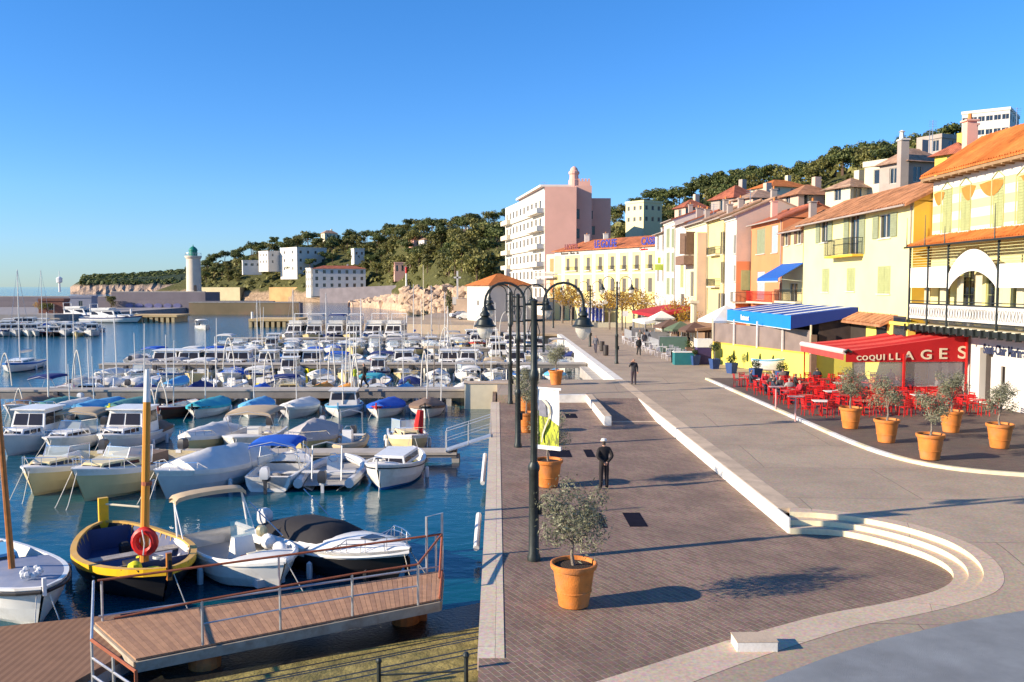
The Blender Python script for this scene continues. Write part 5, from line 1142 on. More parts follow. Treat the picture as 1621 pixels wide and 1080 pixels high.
jetty('fifth and farthest jetty, in front of the big motor cruisers', -37, 2.0, 121.5, 123, 0, .45)
# access ramp from the quay to the nearest jetty
c = T('aluminium_ramp', 'sloping aluminium ramp from the quay down to the nearest jetty', 'ramp'); a = Vector((-2.4, 41.2, -.66)); b = Vector((-.3, 41.2, .02)); g = G(GALV); g.bar(a, b, .9, .06); g.done('deck', c)
for dy in (-.45, .45):
    d = Vector((0, dy, 0)); g = G(GALV); g.tube([a + d, a + d + up * .95, b + d + up * .95, b + d], .025, 5); g.tube([a.lerp(b, .5) + d, a.lerp(b, .5) + d + up * .95], .02, 5); g.tube([a + d + up * .5, b + d + up * .5], .015, 5); g.done('handrail', c)
rebase(c, (-1.3, 41.2, -1))
# white fender tubes on the quay wall
for i, (px, y0, y1, lb) in enumerate(((754, 815, 868, 'lower white fender tube hanging on the quay wall beside the promenade'), (764, 720, 765, 'upper white fender tube hanging on the quay wall nearer the ramp'))):
    a = onX(px, y0, -.5); p = gp(px, y1, -.75); q = gp(px + 4, y0, -.35); g = G(WHITE); g.tube([p, q], .09, 8); tag(g.done('quay_fender', loc=p), lb, 'fender')
# quay corner pier left of third lamp
g = G(CREAM); g.box(-2.2, 1.2, 59.0, 60.2, -2, .5); g.m(STONE2); g.box(-2.25, 1.25, 58.95, 60.25, .5, .56); tag(g.done('quay_corner_block', loc=(-.5, 59.5, -1.2)), 'pale stone block where the second jetty joins the quay', 'stone block')
# ---- breakwater, lighthouse
g = G(BWALL); g.prism([(-128, 296), (-97, 296), (-94, 302), (-97, 309), (-128, 309)], -4, 5.2); g.box(-400, -128.01, 297, 309, -4, 3.7); g.box(-400, -97.5, 294.6, 295.98, -4, 2.1); g.m(CONC); g.box(-128, -97.2, 296.01, 297, 5.2, 5.45); g.box(-400, -128, 297.01, 298, 3.7, 3.9)
tag(g.done('breakwater', loc=(-200, 300, -1.2)), 'long grey stone breakwater carrying the lighthouse', 'breakwater')
g = G(BWALL); g.box(-131, -72, 286, 288.5, -4, 2.4); g.m(M('mural_panels', (.16, .16, .3), .8, .2, 1)); 
tag(g.done('inner_mole', loc=(-100, 287, -1.2)), 'lower inner mole wall in front of the lighthouse', 'harbour wall')
for i in range(6):
    x = onY(190 + i * 15.5, 0, 285).x; g = G(M('mural_panels', (.2, .2, .42), .8, .2, 1)); g.lathe([(0, -.03), (1.2, -.02), (1.3, .03), (0, .04)], (0, 0, 0), 10); o = g.done('mural_panel'); o.rotation_euler = (R(90), 0, 0); o.scale = (1, .6, 1); o.location = (x, 285.9, .5 + 0.4); tag(o, 'pale blue oval painted on the grey mole wall, %s from the left' % ['first', 'second', 'third', 'fourth', 'fifth', 'sixth'][i], 'mural')
OWALL = M('ochre_mole_wall', (.24, .18, .1), .9, .25, .15, bump=.4, bscale=2, dirt=(.3, .14, .1), dscale=.08)
g = G(OWALL); x0 = onY(288, 0, 262).x; x1 = onY(466, 0, 262).x; g.box(x0, x1, 262, 264, -4, 2.3); g.m(CONC); g.box(x0, x1, 261.9, 264.1, 2.3, 2.5); g.m(BWALL); g.box(x1, x1 + .3, 262, 266, -4, 2.3)
tag(g.done('mole_wall', loc=((x0 + x1) / 2, 263, -1.2)), 'blotched ochre and green mole wall right of the lighthouse', 'harbour wall')
def jet(px0, px1, Y, lab):
    x0 = onY(px0, 0, Y).x; x1 = onY(px1, 0, Y).x; c = T('stone_jetty', lab, 'jetty'); g = G(M('ochre_quay_top', (.6, .42, .2), .9, .1, .3)); g.box(x0, x1, Y, Y + 9, 0, .5); g.done('deck', c); g = G(CREAM); 
    for k in range(9): gg = G(M('ochre_quay_side', (.5, .38, .2), .9, .15, .4)); xx = x0 + (x1 - x0) * k / 9; gg.box(xx, xx + (x1 - x0) / 9 * .55, Y + .1, Y + 8.9, -3, -.002); gg.done('pier', c)
    g = G(WHITE); g.tube([(x0 + .5, Y + 1, .5), (x0 + .5, Y + 1, 1.9)], .25, 8); g.done('marker_post', c); rebase(c, ((x0 + x1) / 2, Y, -1.2))
jet(188, 268, 205, 'short ochre jetty with a marker post at the mouth of the left marina'); jet(384, 466, 180, 'ochre jetty in mid water between the mole wall and the motor cruisers')
c = T('lighthouse', 'cream round lighthouse with a green lantern on the breakwater', 'lighthouse', (onY(297, 0, 303).x, 303, 5.2))
LHM = M('lighthouse_stone', (.66, .57, .44), .85, .08, .4, bump=.15, dirt=(.5, .42, .33), dscale=.3); GRL = M('green_lantern', (.015, .2, .14), .5, .1, 2)
g = G(LHM); g.lathe([(2.75, 0), (2.7, .3), (2.45, .5), (2.3, 11.2), (2.6, 11.5), (2.75, 11.9), (2.75, 12.2), (.1, 12.2)], n=20); g.done('tower', c, smooth=True)
g = G(GRL); g.lathe([(1.35, 12.2), (1.35, 13.9), (1.5, 14.0), (1.3, 14.6), (.7, 15.2), (.15, 15.5), (.1, 16.0), (0, 16.1)], n=14); g.done('lantern', c, smooth=True); g = G(DARKF); g.box(.9, 1.6, -2.6, -2.2, .3, 2.3); g.done('door', c); g = G(GALV); 
g.tube([(2.6 * math.cos(k * .314), 2.6 * math.sin(k * .314), 13.1) for k in range(20)], .05, 4, closed=True)
for k in range(20): g.bar((2.6 * math.cos(k * .314), 2.6 * math.sin(k * .314), 12.2), (2.6 * math.cos(k * .314), 2.6 * math.sin(k * .314), 13.1), .05)
g.done('gallery_railing', c)
# white beacon on the breakwater at left, lamp posts there
c = T('harbour_beacon', 'small white harbour beacon on a post standing on the left breakwater', 'beacon', (onY(80, 0, 298).x, 298, 5.2)); g = G(WHITE); g.lathe([(.35, 0), (.3, 3), (.9, 3.2), (1.0, 4.6), (.5, 5), (.1, 5.2), (.08, 7)], n=10); g.done('post', c)
MQ = M('marina_quay', (.3, .27, .25), .9, .15, .3)
g = G(MQ); g.prism([(-330, 215), (-107, 215), (-100, 224), (-100, 294), (-330, 294)], -3, .3); struct(g.done('marina_quay'))
block('harbour_hut', 'grey flat roofed hut on the quay under the breakwater wall', 132, 500, 262, 6, 5, 3.6, R(5), M('blue_grey_render', (.3, .3, .34), .9, .05), 'flat', 1, 1, side=1, z0=.3)
block('brown_kiosk', 'small brown kiosk on the left marina quay beside a yellow bush', 85, 510, 228, 6, 4, 3.2, R(5), M('brown_boards', (.22, .09, .06), .8, .1), 'flat', 1, 1, side=1, z0=.3)
tree('green', 4, (onY(58, 0, 226).x, 226, -.3), 'yellow green bush beside the brown kiosk on the marina quay'); tree('aut', 3.6, (onY(45, 0, 228).x, 228, -.3), 'pale yellow bush left of the brown kiosk')
tree('green', 4.5, (onY(165, 0, 285).x, 284, .2), 'green bush against the breakwater wall right of the grey hut')
# ---- rocks of the near point and of the shore
ROCK = M('pale_rock', (.5, .35, .23), .9, .3, .5, bump=.8, bscale=3, dirt=(.28, .2, .13), dscale=.8)
random.seed(9)
def rockmesh(k):
    g = G(ROCK); bm = bmesh.new(); bmesh.ops.create_icosphere(bm, subdivisions=2, radius=1)
    for v in bm.verts: v.co *= 1 + .35 * math.sin(v.co.x * 3 + k) * math.cos(v.co.y * 2.6 + k * 2) + random.uniform(-.09, .09)
    g.add([v.co.copy() for v in bm.verts], [[v.index for v in f.verts] for f in bm.faces]); bm.free(); return g
RKP = [rockmesh(k).done('boulder') for k in range(5)]
for o in RKP: o.location = (0, 0, 0)
first = set()
def rock(k, loc, s, lab, grp):
    k %= 5; o = RKP[k] if k not in first else RKP[k].copy()
    if k in first: COL.objects.link(o)
    first.add(k); o.location = loc; o.scale = (s * random.uniform(.8, 1.5), s * random.uniform(.8, 1.3), s * random.uniform(.5, .9)); o.rotation_euler = (random.random(), random.random(), random.random() * 6)
    tag(o, lab, 'boulder', grp); return o
for i in range(170):
    px = random.uniform(640, 742); t = random.random(); Y = interp([(640, 265), (700, 225), (742, 195)], px) + t * 45
    X = (px - 787) / 1400 * Y; z = .1 + t * 6.3 + random.uniform(-.6, .6)
    w_ = ('at the water end' if px < 672 else 'in the middle' if px < 706 else 'beside the brown stone wall') + ' of the near boulder slope'; sz = random.uniform(.7, 1.9); rock(i, (X, Y, z), sz, '%s pale boulder %s %s' % ('big' if sz > 1.3 else 'smaller', 'low' if t < .33 else 'half way up' if t < .66 else 'high up', w_), 'boulders %s' % w_)
PT = TERR
g = G(ROCK); cols = []
for i in range(40):
    t = i / 39; px = 553 + t * 120; top = interp([(0, .6), (.1, 1.8), (.3, 2.6), (.6, 4.2), (1, 6.5)], t); Y = 368 - 110 * t ** 1.5
    Xf = lambda Yq, pxx=px: (pxx - 787) / 1400 * Yq
    cols.append([(Xf(y) + random.uniform(-.8, .8), y, z) for y, z in ((Y - 9, -2), (Y - 4 + random.uniform(-2, 2), top * .15 + random.uniform(0, .8)), (Y + random.uniform(-2, 2), top * .4 + random.uniform(-.5, .8)), (Y + 5, top * .7 + random.uniform(-.7, .7)), (Y + 11, top + random.uniform(-.6, .6)), (Y + 22, top * .8), (Y + 45, -2))])
g.loft(cols); struct(g.done('rocky_point'))
g = G(SAND); g.add([(0, 0, -60), (1, 0, -60), (0, 1, -60)], []) 
c = T('beacon_post', 'white post with a red top standing on the rocky point', 'beacon', (onY(640, 0, 330).x, 330, 5)); g = G(WHITE); g.lathe([(1.1, -1), (1.0, 2.2), (.35, 2.3), (.3, 7)], n=10); g.done('post', c); g = G(REDP); g.lathe([(.4, 7), (.4, 9), (.1, 9.3)], n=10); g.done('red_top', c)
SEAW = M('sea_wall_stone', (.22, .19, .2), .9, .15, .3, bump=.4, bscale=2)
g = G(SEAW); x0 = onY(500, 0, 456).x; x1 = onY(650, 0, 440).x; g.prism([(x0, 456), (x1, 430), (x1, 470), (x0, 480)], -3, [6.0, 8.0, 8, 6.0]); tag(g.done('sea_wall', loc=((x0 + x1) / 2, 456, -1.2)), 'dark sea wall under the long white seafront building', 'wall')
LW = M('lit_garden_wall', (.5, .42, .25), .9, .1, .2)
for (p0, p1, yb, yt, Y, lb) in ((309, 371, 470, 455, 560, 'pale yellow shoreline wall just right of the lighthouse'), (418, 500, 472, 455, 520, 'orange lit rock wall left of the seafront building')):
    x0 = onY(p0, 0, Y).x; x1 = onY(p1, 0, Y - 15).x; g = G(LW if p0 == 309 else M('orange_rock_wall', (.6, .36, .15), .9, .2, .2, bump=.6, bscale=1)); z1 = onY(p0, yt, Y).z
    g.prism([(x0, Y), (x1, Y - 15), (x1, Y), (x0, Y + 15)], -3, z1); tag(g.done('shore_wall', loc=((x0 + x1) / 2, Y, -1.2)), lb, 'wall')
# flagpoles
for px, py0, py1, Y, lb in ((670, 420, 500, 175, 'thin yellowish flagpole standing on the sandy quay near the parked cars'),):
    p = onY(px, py0, Y); g = G(CREAM); g.tube([(p.x, Y, .4), (p.x, Y, p.z)], [.12, .05], 6); tag(g.done('flagpole', loc=(p.x, Y, .4)), lb, 'flagpole')
# cars
def car(px, Y, rz, col, lab):
    p = onY(px, 0, Y); c = T('parked_car', lab, 'car', (p.x, Y, .45), rz, 'cars parked by the harbour house'); g = G(col)
    prof = [(-2.05, .35), (-2.08, .75), (-1.95, .95), (-1.3, 1.02), (-.7, 1.42), (.75, 1.45), (1.35, 1.0), (1.95, .9), (2.05, .6), (2.0, .35)]
    rings = []
    for y, s in ((-.85, .93), (-.8, 1), (.8, 1), (.85, .93)): rings.append([(x, y * (1 if z < 1.03 else .84), .35 + (z - .35) * s) for x, z in prof])
    g.loft(rings, True, True); g.done('body', c); g = G(GLASS)
    g.add([(1.36, -.66, 1.04), (1.36, .66, 1.04), (.8, .58, 1.46), (.8, -.58, 1.46)], [(0, 1, 2, 3)]); g.add([(-.72, -.6, 1.45), (-.72, .6, 1.45), (-1.33, .68, 1.06), (-1.33, -.68, 1.06)], [(0, 1, 2, 3)])
    for s in (-1, 1): g.add([(-1.15, .755 * s, 1.07), (1.2, .755 * s, 1.07), (.7, .715 * s, 1.4), (-.65, .715 * s, 1.4)], [(0, 1, 2, 3)])
    g.done('windows', c)
    for x in (-1.3, 1.3):
        for y in (-.82, .82): g = G(BLACK); g.tube([(x, y - .1, .32), (x, y + .1, .32)], .32, 12); w = g.done('wheel', c); g = G(GALV); g.tube([(x, y - .11, .32), (x, y + .11, .32)], .18, 8); g.done('rim', w)
    for y in (-.6, .6): g = G(CLEAR); g.box(2.0, 2.09, y - .15, y + .15, .62, .78); g.done('headlight', c)
car(738, 176, R(170), GREYW, 'silver grey car parked against the low stone wall left of the harbour house'); car(726, 186, R(20), WHITE, 'white car parked just behind the silver grey one')
g = G(M('rubble_stone_wall', (.3, .22, .16), .9, .2, .4, bump=.4)); p = onY(716, 0, 190); q = onY(752, 0, 186); g.prism([(p.x, 190), (q.x, 186), (q.x, 196), (p.x, 198)], .3, 4.4); g.m(WPL); g.box(p.x - .2, p.x + 1, 189.5, 190.5, 3.2, 4.8); tag(g.done('stone_wall', loc=(p.x, 190, .4)), 'brown stone retaining wall behind the parked cars', 'wall')
tree('cypress', 6, (onY(709, 0, 192).x, 192, .3), 'narrow green cypress between the boulders and the brown stone wall')
# stone cross on the shore
g = G(WPL); p = onY(724, 440, 196); g.box(p.x - .2, p.x + .2, 196, 196.3, 4, p.z + 1.5); g.box(p.x - .8, p.x + .8, 196, 196.3, p.z - .1, p.z + .25); tag(g.done('stone_cross', loc=(p.x, 196, 4)), 'pale stone cross above the boulders left of the harbour house', 'cross')
# ================================================================ BOATS
P = lambda n, c, **k: M(n, c, k.pop('rough', .35), k.pop('var', .07), k.pop('scale', 2), **k)
PC = {'white': WHITE, 'cream': P('hull_cream', (.72, .58, .3)), 'grey': P('hull_grey', (.62, .61, .6)), 'blue': P('hull_blue', (.03, .16, .5)), 'lightblue': P('hull_light_blue', (.15, .42, .62)), 'red': P('hull_red', (.5, .03, .03)),
      'yellow': P('hull_yellow', (.85, .48, .015), dirt=(.65, .38, .05), dscale=3), 'lemon': P('hull_lemon', (.82, .72, .03)), 'black': P('hull_black', (.02, .02, .022)), 'teal': P('hull_teal', (.05, .35, .36)), 'navy': P('hull_navy', (.02, .04, .16)), 'brown': P('hull_brown', (.12, .06, .04)), 'wood': WOOD,
      'green': P('hull_green', (.05, .3, .2)), 'beige': P('canvas_beige', (.5, .38, .24), rough=.8), 'orange': P('hull_orange', (.75, .25, .04)), 'maroon': P('hull_maroon', (.2, .03, .03))}
CANV = {k: P('canvas_' + k, v, rough=.85, bump=.15, bscale=6) for k, v in {'white': (.74, .71, .65), 'grey': (.42, .39, .37), 'blue': (.01, .1, .5), 'navy': (.015, .03, .15), 'teal': (.04, .38, .45), 'beige2': (.5, .38, .24), 'lightblue': (.12, .4, .65), 'green': (.1, .3, .27), 'orange': (.7, .28, .03), 'black': (.02, .018, .02), 'red': (.5, .02, .02), 'brown': (.2, .13, .09)}.items()}
ANTIF = P('antifouling_blue', (.01, .09, .16)); DECKP = P('deck_paint', (.74, .71, .65), rough=.6); SOLE = P('cockpit_sole', (.38, .36, .33), rough=.7); BLUEIN = P('blue_inside', (.03, .055, .15), rough=.6, dirt=(.12, .1, .1)); DKG = P('smoked_glass', (.03, .025, .025), rough=.08)
ENG = P('engine_cowl', (.05, .05, .055)); ENGW = P('engine_cowl_white', (.6, .6, .6)); ORB = P('fender_white', (.7, .7, .7)); 
class Hull:
    def __init__(s, L, B, F=.6, dbl=False, rise=.45, flare=1.0):
        s.L, s.B, s.F, s.dbl = L, B, F, dbl; s.rise = rise; s.flare = flare
    def b(s, t):
        if s.dbl: return s.B / 2 * max(.03, math.sin(math.pi * min(1, max(0, t))) ** .62)
        if t < .5: return s.B / 2 * (.86 + .14 * math.sin(math.pi * t))
        return s.B / 2 * max(.02, 1 - ((t - .5) / .5) ** 2.6)
    def z(s, t): return s.F * (1 + s.rise * max(0, t - .35) ** 1.6 * 2) + (s.F * .25 * max(0, .3 - t) * 2.5 if s.dbl else 0)
    def x(s, t, k=1.0):   # k=1 sheer, 0 keel
        xs = -s.L / 2 + s.L * t; rk = .13 * s.L * max(0, t - .6) / .4; sr = (.06 * s.L * max(0, .25 - t) / .25) if s.dbl else 0
        return xs - rk * (1 - k) + sr * (1 - k)
def hullmesh(c, H, hullm, strake=None, bottom=None, inner=None, sole=None, td=.62, deck=None, floor=.14, t0=0, stern_deck=0.0, side=.07):
    N = 15; ts = [i / (N - 1) for i in range(N)]; g = G(); prof = [(1, 1), (.985, .8), (.95, .45), (.82, .1), (.45, -.25), (0, -.38)]
    rings = []
    for t in ts:
        b, z = H.b(t), H.z(t); half = []
        for k, (w, v) in enumerate(prof):
            zz = z * v if v > 0 else v * (1 - .35 * max(0, t - .7) / .3); ww = b * (w if not (t > .7 and v < .9) else w * (1 - (1 - v) * .5 * (t - .7) / .3)); half.append((H.x(t, max(0, (zz + .4) / (z + .4))), ww, zz))
        rings.append(half)
    for side_ in (1, -1):
        for k in range(len(prof) - 1):
            g.m((strake or hullm) if k == 0 else ((bottom or hullm) if k >= 3 else hullm)); g.loft([[(r[k][0], r[k][1] * side_, r[k][2]), (r[k + 1][0], r[k + 1][1] * side_, r[k + 1][2])] for r in rings])
    g.m(hullm); r = rings[0]; g.add([(p[0], p[1], p[2]) for p in r] + [(p[0], -p[1], p[2]) for p in r[::-1]], [tuple(range(12))])
    o = g.done('hull', c, smooth=True, ang=40)
    # gunwale
    g = G(strake or hullm); w = side
    for s_ in (1, -1):
        g.loft([[(H.x(t), (H.b(t) + .02) * s_, H.z(t) - .05), (H.x(t), (H.b(t) + .03) * s_, H.z(t) + .012), (H.x(t), max(0, H.b(t) - w) * s_, H.z(t) + .02), (H.x(t), max(0, H.b(t) - w) * s_, H.z(t) - .03)] for t in ts])
    g.done('gunwale', c)
    ff = lambda t: .76 - .4 * max(0, t - .68) / .32
    td_ = td; tt = [stern_deck + (td_ - stern_deck) * i / 10 for i in range(11)]; g = G(inner or DECKP)
    for s_ in (1, -1): g.loft([[(H.x(t), (H.b(t) - w + .005) * s_, H.z(t)), (H.x(t), (H.b(t) - w - .03) * (1 + ff(t)) / 2 * s_ * 1.04, (H.z(t) + floor) / 2), (H.x(t) , (H.b(t) - w) * ff(t) * s_, floor)] for t in tt])
    g.m(sole or SOLE); g.loft([[(H.x(t), (H.b(t) - w) * ff(t), floor), (H.x(t), 0, floor), (H.x(t), -(H.b(t) - w) * ff(t), floor)] for t in tt]); g.m(inner or DECKP)
    for t in (tt[0], tt[-1]): g.add([(H.x(t), (H.b(t) - w) * s, z) for s, z in ((1, H.z(t)), (ff(t), floor), (-ff(t), floor), (-1, H.z(t)))], [(0, 1, 2, 3)])
    g.done('cockpit', c)
    dk = deck or DECKP; n = 8; tf = [td_ + (1 - td_) * i / n for i in range(n + 1)]
    if td_ < .99: g = G(dk); g.loft([[(H.x(t), max(0, H.b(t) - w) * s, H.z(t) + .012 + .09 * (1 - s * s) * min(1, H.b(t) / H.B * 2.2)) for s in (-1, -.5, 0, .5, 1)] for t in tf]); g.done('foredeck', c, smooth=True)
    if stern_deck > 0: g = G(dk); g.loft([[(H.x(t), max(0, H.b(t) - w) * s, H.z(t) + .012) for s in (-1, 0, 1)] for t in [stern_deck * i / 4 for i in range(5)]]); g.done('stern_deck', c)
def cabin(c, H, t0, t1, h, m, win=DKG, inset=.25, slope=.5, roofm=None, name='cabin', th=.0):
    """trunk/wheelhouse with dark window bands"""
    g = G(m); z0 = H.z((t0 + t1) / 2) - .03; x0, x1 = H.x(t0), H.x(t1); b0 = H.b(t0) - inset; b1 = min(b0, H.b(t1) - inset * .6); b1 = max(.25, b1)
    lo = [(x0, b0, z0), (x1, b1, z0), (x1, -b1, z0), (x0, -b0, z0)]; s = slope * h; hi = [(x0 + .02, b0 * .9, z0 + h), (x1 - s, b1 * .85, z0 + h * .97), (x1 - s, -b1 * .85, z0 + h * .97), (x0 + .02, -b0 * .9, z0 + h)]
    g.add(lo + hi, [(0, 1, 5, 4), (1, 2, 6, 5), (2, 3, 7, 6), (3, 0, 4, 7), (4, 5, 6, 7)]); 
    if h > .7: g.m(roofm or m); xa, xb = x0 - .15, x1 - s + .2; bb = b0 * .9 + .08; g.box(xa, xb, -bb, bb, z0 + h + .003, z0 + h + .07)
    o = g.done(name, c); g = G(win); V = [Vector(p) for p in lo + hi]
    for a, b, cc, d, out in ((0, 1, 5, 4, Vector((0, 1, 0))), (1, 2, 6, 5, Vector((1, 0, 0))), (2, 3, 7, 6, Vector((0, -1, 0))), (3, 0, 4, 7, Vector((-1, 0, 0)))):
        vlo, vhi = (.42, .88) if h > .6 else (.3, .75); uu = [(.06, .48), (.52, .94)] if (V[b] - V[a]).length > 1.0 else [(.1, .9)]
        for u0, u1 in uu:
            f = lambda u, v: V[a].lerp(V[b], u).lerp(V[d].lerp(V[cc], u), v) + out * .012
            g.add([f(u0, vlo), f(u1, vlo), f(u1, vhi), f(u0, vhi)], [(0, 1, 2, 3)])
    g.done('cabin_windows', o); return z0 + h
def windscreen(c, H, t, h=.45, m=CLEAR, frame=CHROME, spread=.12):
    z = H.z(t) + .02; x = H.x(t); b = H.b(t) - spread; p = [(x - 1.0, b, z), (x, b * .55, z + .02), (x, -b * .55, z + .02), (x - 1.0, -b, z)]; q = [(x - 1.15, b * .95, z + h), (x - .4, b * .5, z + h), (x - .4, -b * .5, z + h), (x - 1.15, -b * .95, z + h)]
    g = G(m); 
    for i in range(3): g.quad(p[i], p[i + 1], q[i + 1], q[i])
    o = g.done('windscreen', c); g = G(frame); g.tube(q, .018, 4); g.tube(p, .014, 4)
    for i in range(4): g.tube([p[i], q[i]], .014, 4)
    g.done('windscreen_frame', o)
def outboard(c, H, m=ENG, x=None, y=0, s=1.0):
    x = H.x(0) if x is None else x; z = H.z(0); g = G(m)
    g.loft([[(x - .32 * s + a * s, y + b * s, z + zz * s) for a, b in ((-.2 * k, -.17 * k), (.2 * k, -.15 * k), (.2 * k, .15 * k), (-.2 * k, .17 * k))] for zz, k in ((.0, .8), (.12, 1), (.38, .95), (.48, .6))], True, True); o = g.done('outboard_motor', c, smooth=True)
    g = G(ENGW if m is ENG else ENG); g.box(x - .38 * s, x - .26 * s, y - .06, y + .06, -.5, z); g.box(x - .3, x + .03, y - .13, y + .13, z - .12, z + .02); g.done('motor_leg', o)
def rail(c, H, t0=.66, h=.38, n=4):
    g = G(CHROME); 
    for s in (1, -1):
        pts = [(H.x(t), max(0, H.b(t) - .06) * s, H.z(t) + h) for t in [t0 + (1 - t0) * i / n for i in range(n + 1)]]; pts[0] = (H.x(t0), (H.b(t0) - .06) * s, H.z(t0) + .02); g.tube(pts, .016, 4)
        for i in (1, 2, 3): t = t0 + (1 - t0) * i / n; g.tube([(H.x(t), (H.b(t) - .06) * s, H.z(t)), (H.x(t), (H.b(t) - .06) * s, H.z(t) + h)], .012, 4)
    g.done('bow_rail', c)
def tarp(c, H, t0, t1, h, m, sag=.1, ridge=True, seed=0):
    g = G(m); N = 12; rings = []; rnd = random.Random(seed)
    for i in range(N + 1):
        t = t0 + (t1 - t0) * i / N; hh = h * (math.sin(math.pi * (.12 + .76 * i / N)) ** .7) * (1 - sag * math.sin(math.pi * 3 * i / N) ** 2); b = H.b(t) + .035; z = H.z(t)
        row = []
        for j in range(9):
            s = -1 + j / 4; pz = (1 - abs(s)) ** (.85 if ridge else .5) * hh; row.append((H.x(t) + rnd.uniform(-.03, .03), b * s, z + pz + (rnd.uniform(-.03, .03) if 0 < j < 8 else 0) + .02))
        row = [(row[0][0], row[0][1], row[0][2] - .16)] + row + [(row[-1][0], row[-1][1], row[-1][2] - .16)]
        rings.append(row)
    g.loft(rings); 
    for r in (rings[0], rings[-1]): g.add(r, [tuple(range(len(r)))])
    g.done('canvas_cover', c, smooth=True, ang=50)
def bimini(c, H, t0, t1, h, m, fr=GALV, curve=.22, drop=0):
    z = H.z(.4); x0, x1 = H.x(t0), H.x(t1); b = H.B / 2 - .08; N = 8; rows = []; g = G(m)
    for i in range(5):
        x = x0 + (x1 - x0) * i / 4; rows.append([(x, b * math.sin((j / N - .5) * math.pi * .96), z + h - curve + curve * math.cos((j / N - .5) * math.pi * .96) ** .6 - (.05 if i in (0, 4) else 0)) for j in range(N + 1)])
    g.loft(rows); g.loft([[(p[0], p[1], p[2] - .035) for p in r] for r in rows])
    for r in (rows[0], rows[-1]): g.loft([r, [(p[0], p[1], p[2] - .16) for p in r]])
    o = g.done('bimini_top', c, smooth=True, ang=60); xm = (x0 + x1) / 2
    for xx in (x0, x1):
        g = G(fr); g.tube([(xm + (xx - xm) * .35, b, z), (xx, b, z + h - curve - .05), (xx, 0, z + h - .06), (xx, -b, z + h - curve - .05), (xm + (xx - xm) * .35, -b, z)], .018, 5); g.done('bimini_hoop', o)
def mast(c, H, t, h, r=.05, m=None, boom=None, furl=None, rake=0, stays=True, lean=0):
    x = H.x(t); g = G(m or GREYW); z = .1; top = (x - rake, lean, z + h); g.tube([(x, 0, z), top], [r, r * .6], 8); o = g.done('mast', c, smooth=True)
    if stays:
        g = G(GALV)
        for q in ((H.x(.99), 0, H.z(1)), (H.x(.02), 0, H.z(0)), (x - .1, H.b(t), H.z(t)), (x - .1, -H.b(t), H.z(t))): g.tube([top, q], .012, 3)
        g.done('stays', o)
    if boom:
        g = G(m or GREYW); g.tube([(x, 0, H.F + 1.0), (x - boom, 0, H.F + .95)], .04, 6); b_ = g.done('boom', o)
    if furl and boom:
        g = G(furl); g.tube([(x - .1, 0, H.F + 1.12), (x - boom * .5, .02, H.F + 1.17), (x - boom, 0, H.F + 1.05)], [.12, .15, .06], 8); g.done('furled_sail', c)
def thwart(c, H, t, z=.42, m=OLDWOOD, w=.22): b = H.b(t) - .08; g = G(m); x = H.x(t); g.box(x - w / 2, x + w / 2, -b, b, z, z + .04); g.done('bench', c)
def extras(c, H, seed):
    rnd = random.Random(seed * 7 + 3); g = G(ROPE); x, z = H.x(.97), H.z(.97)
    g.tube([(x, .1, z), (x + .7, .25, .15), (x + 1.3, .35, -.5)], .014, 4); g.done('mooring_line', c)
    if rnd.random() < .7: g = G(ROPE); g.tube([(x, -.1, z), (x + .6, -.35, .1), (x + 1.0, -.5, -.5)], .014, 4); g.done('mooring_line', c)
    for k in range(rnd.randint(1, 3)):
        cm = rnd.choice([CANV['blue'], CANV['red'], CANV['white'], CANV['navy'], PC['orange'], PC['lemon'], OLDWOOD, BLACK]); t = rnd.uniform(.1, .5); y = rnd.uniform(-.5, .5) * H.b(t); w = rnd.uniform(.1, .22); g = G(cm)
        g.loft([[(H.x(t) + w * a * q, y + w * b_ * q, z_) for a, b_ in ((-1, -1), (1, -1), (1, 1), (-1, 1))] for z_, q in ((.16, 1), (.16 + w * 1.4, 1), (.16 + w * 2, .6))], True, True); g.done(rnd.choice(['bucket', 'gear_box', 'cushion']), c)
    if rnd.random() < .6: g = G(ROPE); t = .86; g.tube([(H.x(t) + .13 * math.cos(k * .7), .13 * math.sin(k * .7), H.z(t) + .13 + .004 * k) for k in range(20)], .018, 4); g.done('rope_coil', c)
def fenders(c, H, ts=(.25, .55), m=ORB, side=(1, -1)):
    extras(c, H, int(c.location.x * 10) + int(c.location.y * 7))
    for t in ts:
        for s in side: y = (H.b(t) + .1) * s; x = H.x(t); g = G(m); g.lathe([(.02, -.28), (.08, -.22), (.09, 0), (.08, .2), (.02, .26)], (x, y, .22), 8); g.done('fender', c, smooth=True)
BCOUNT = 0; BOATS = []
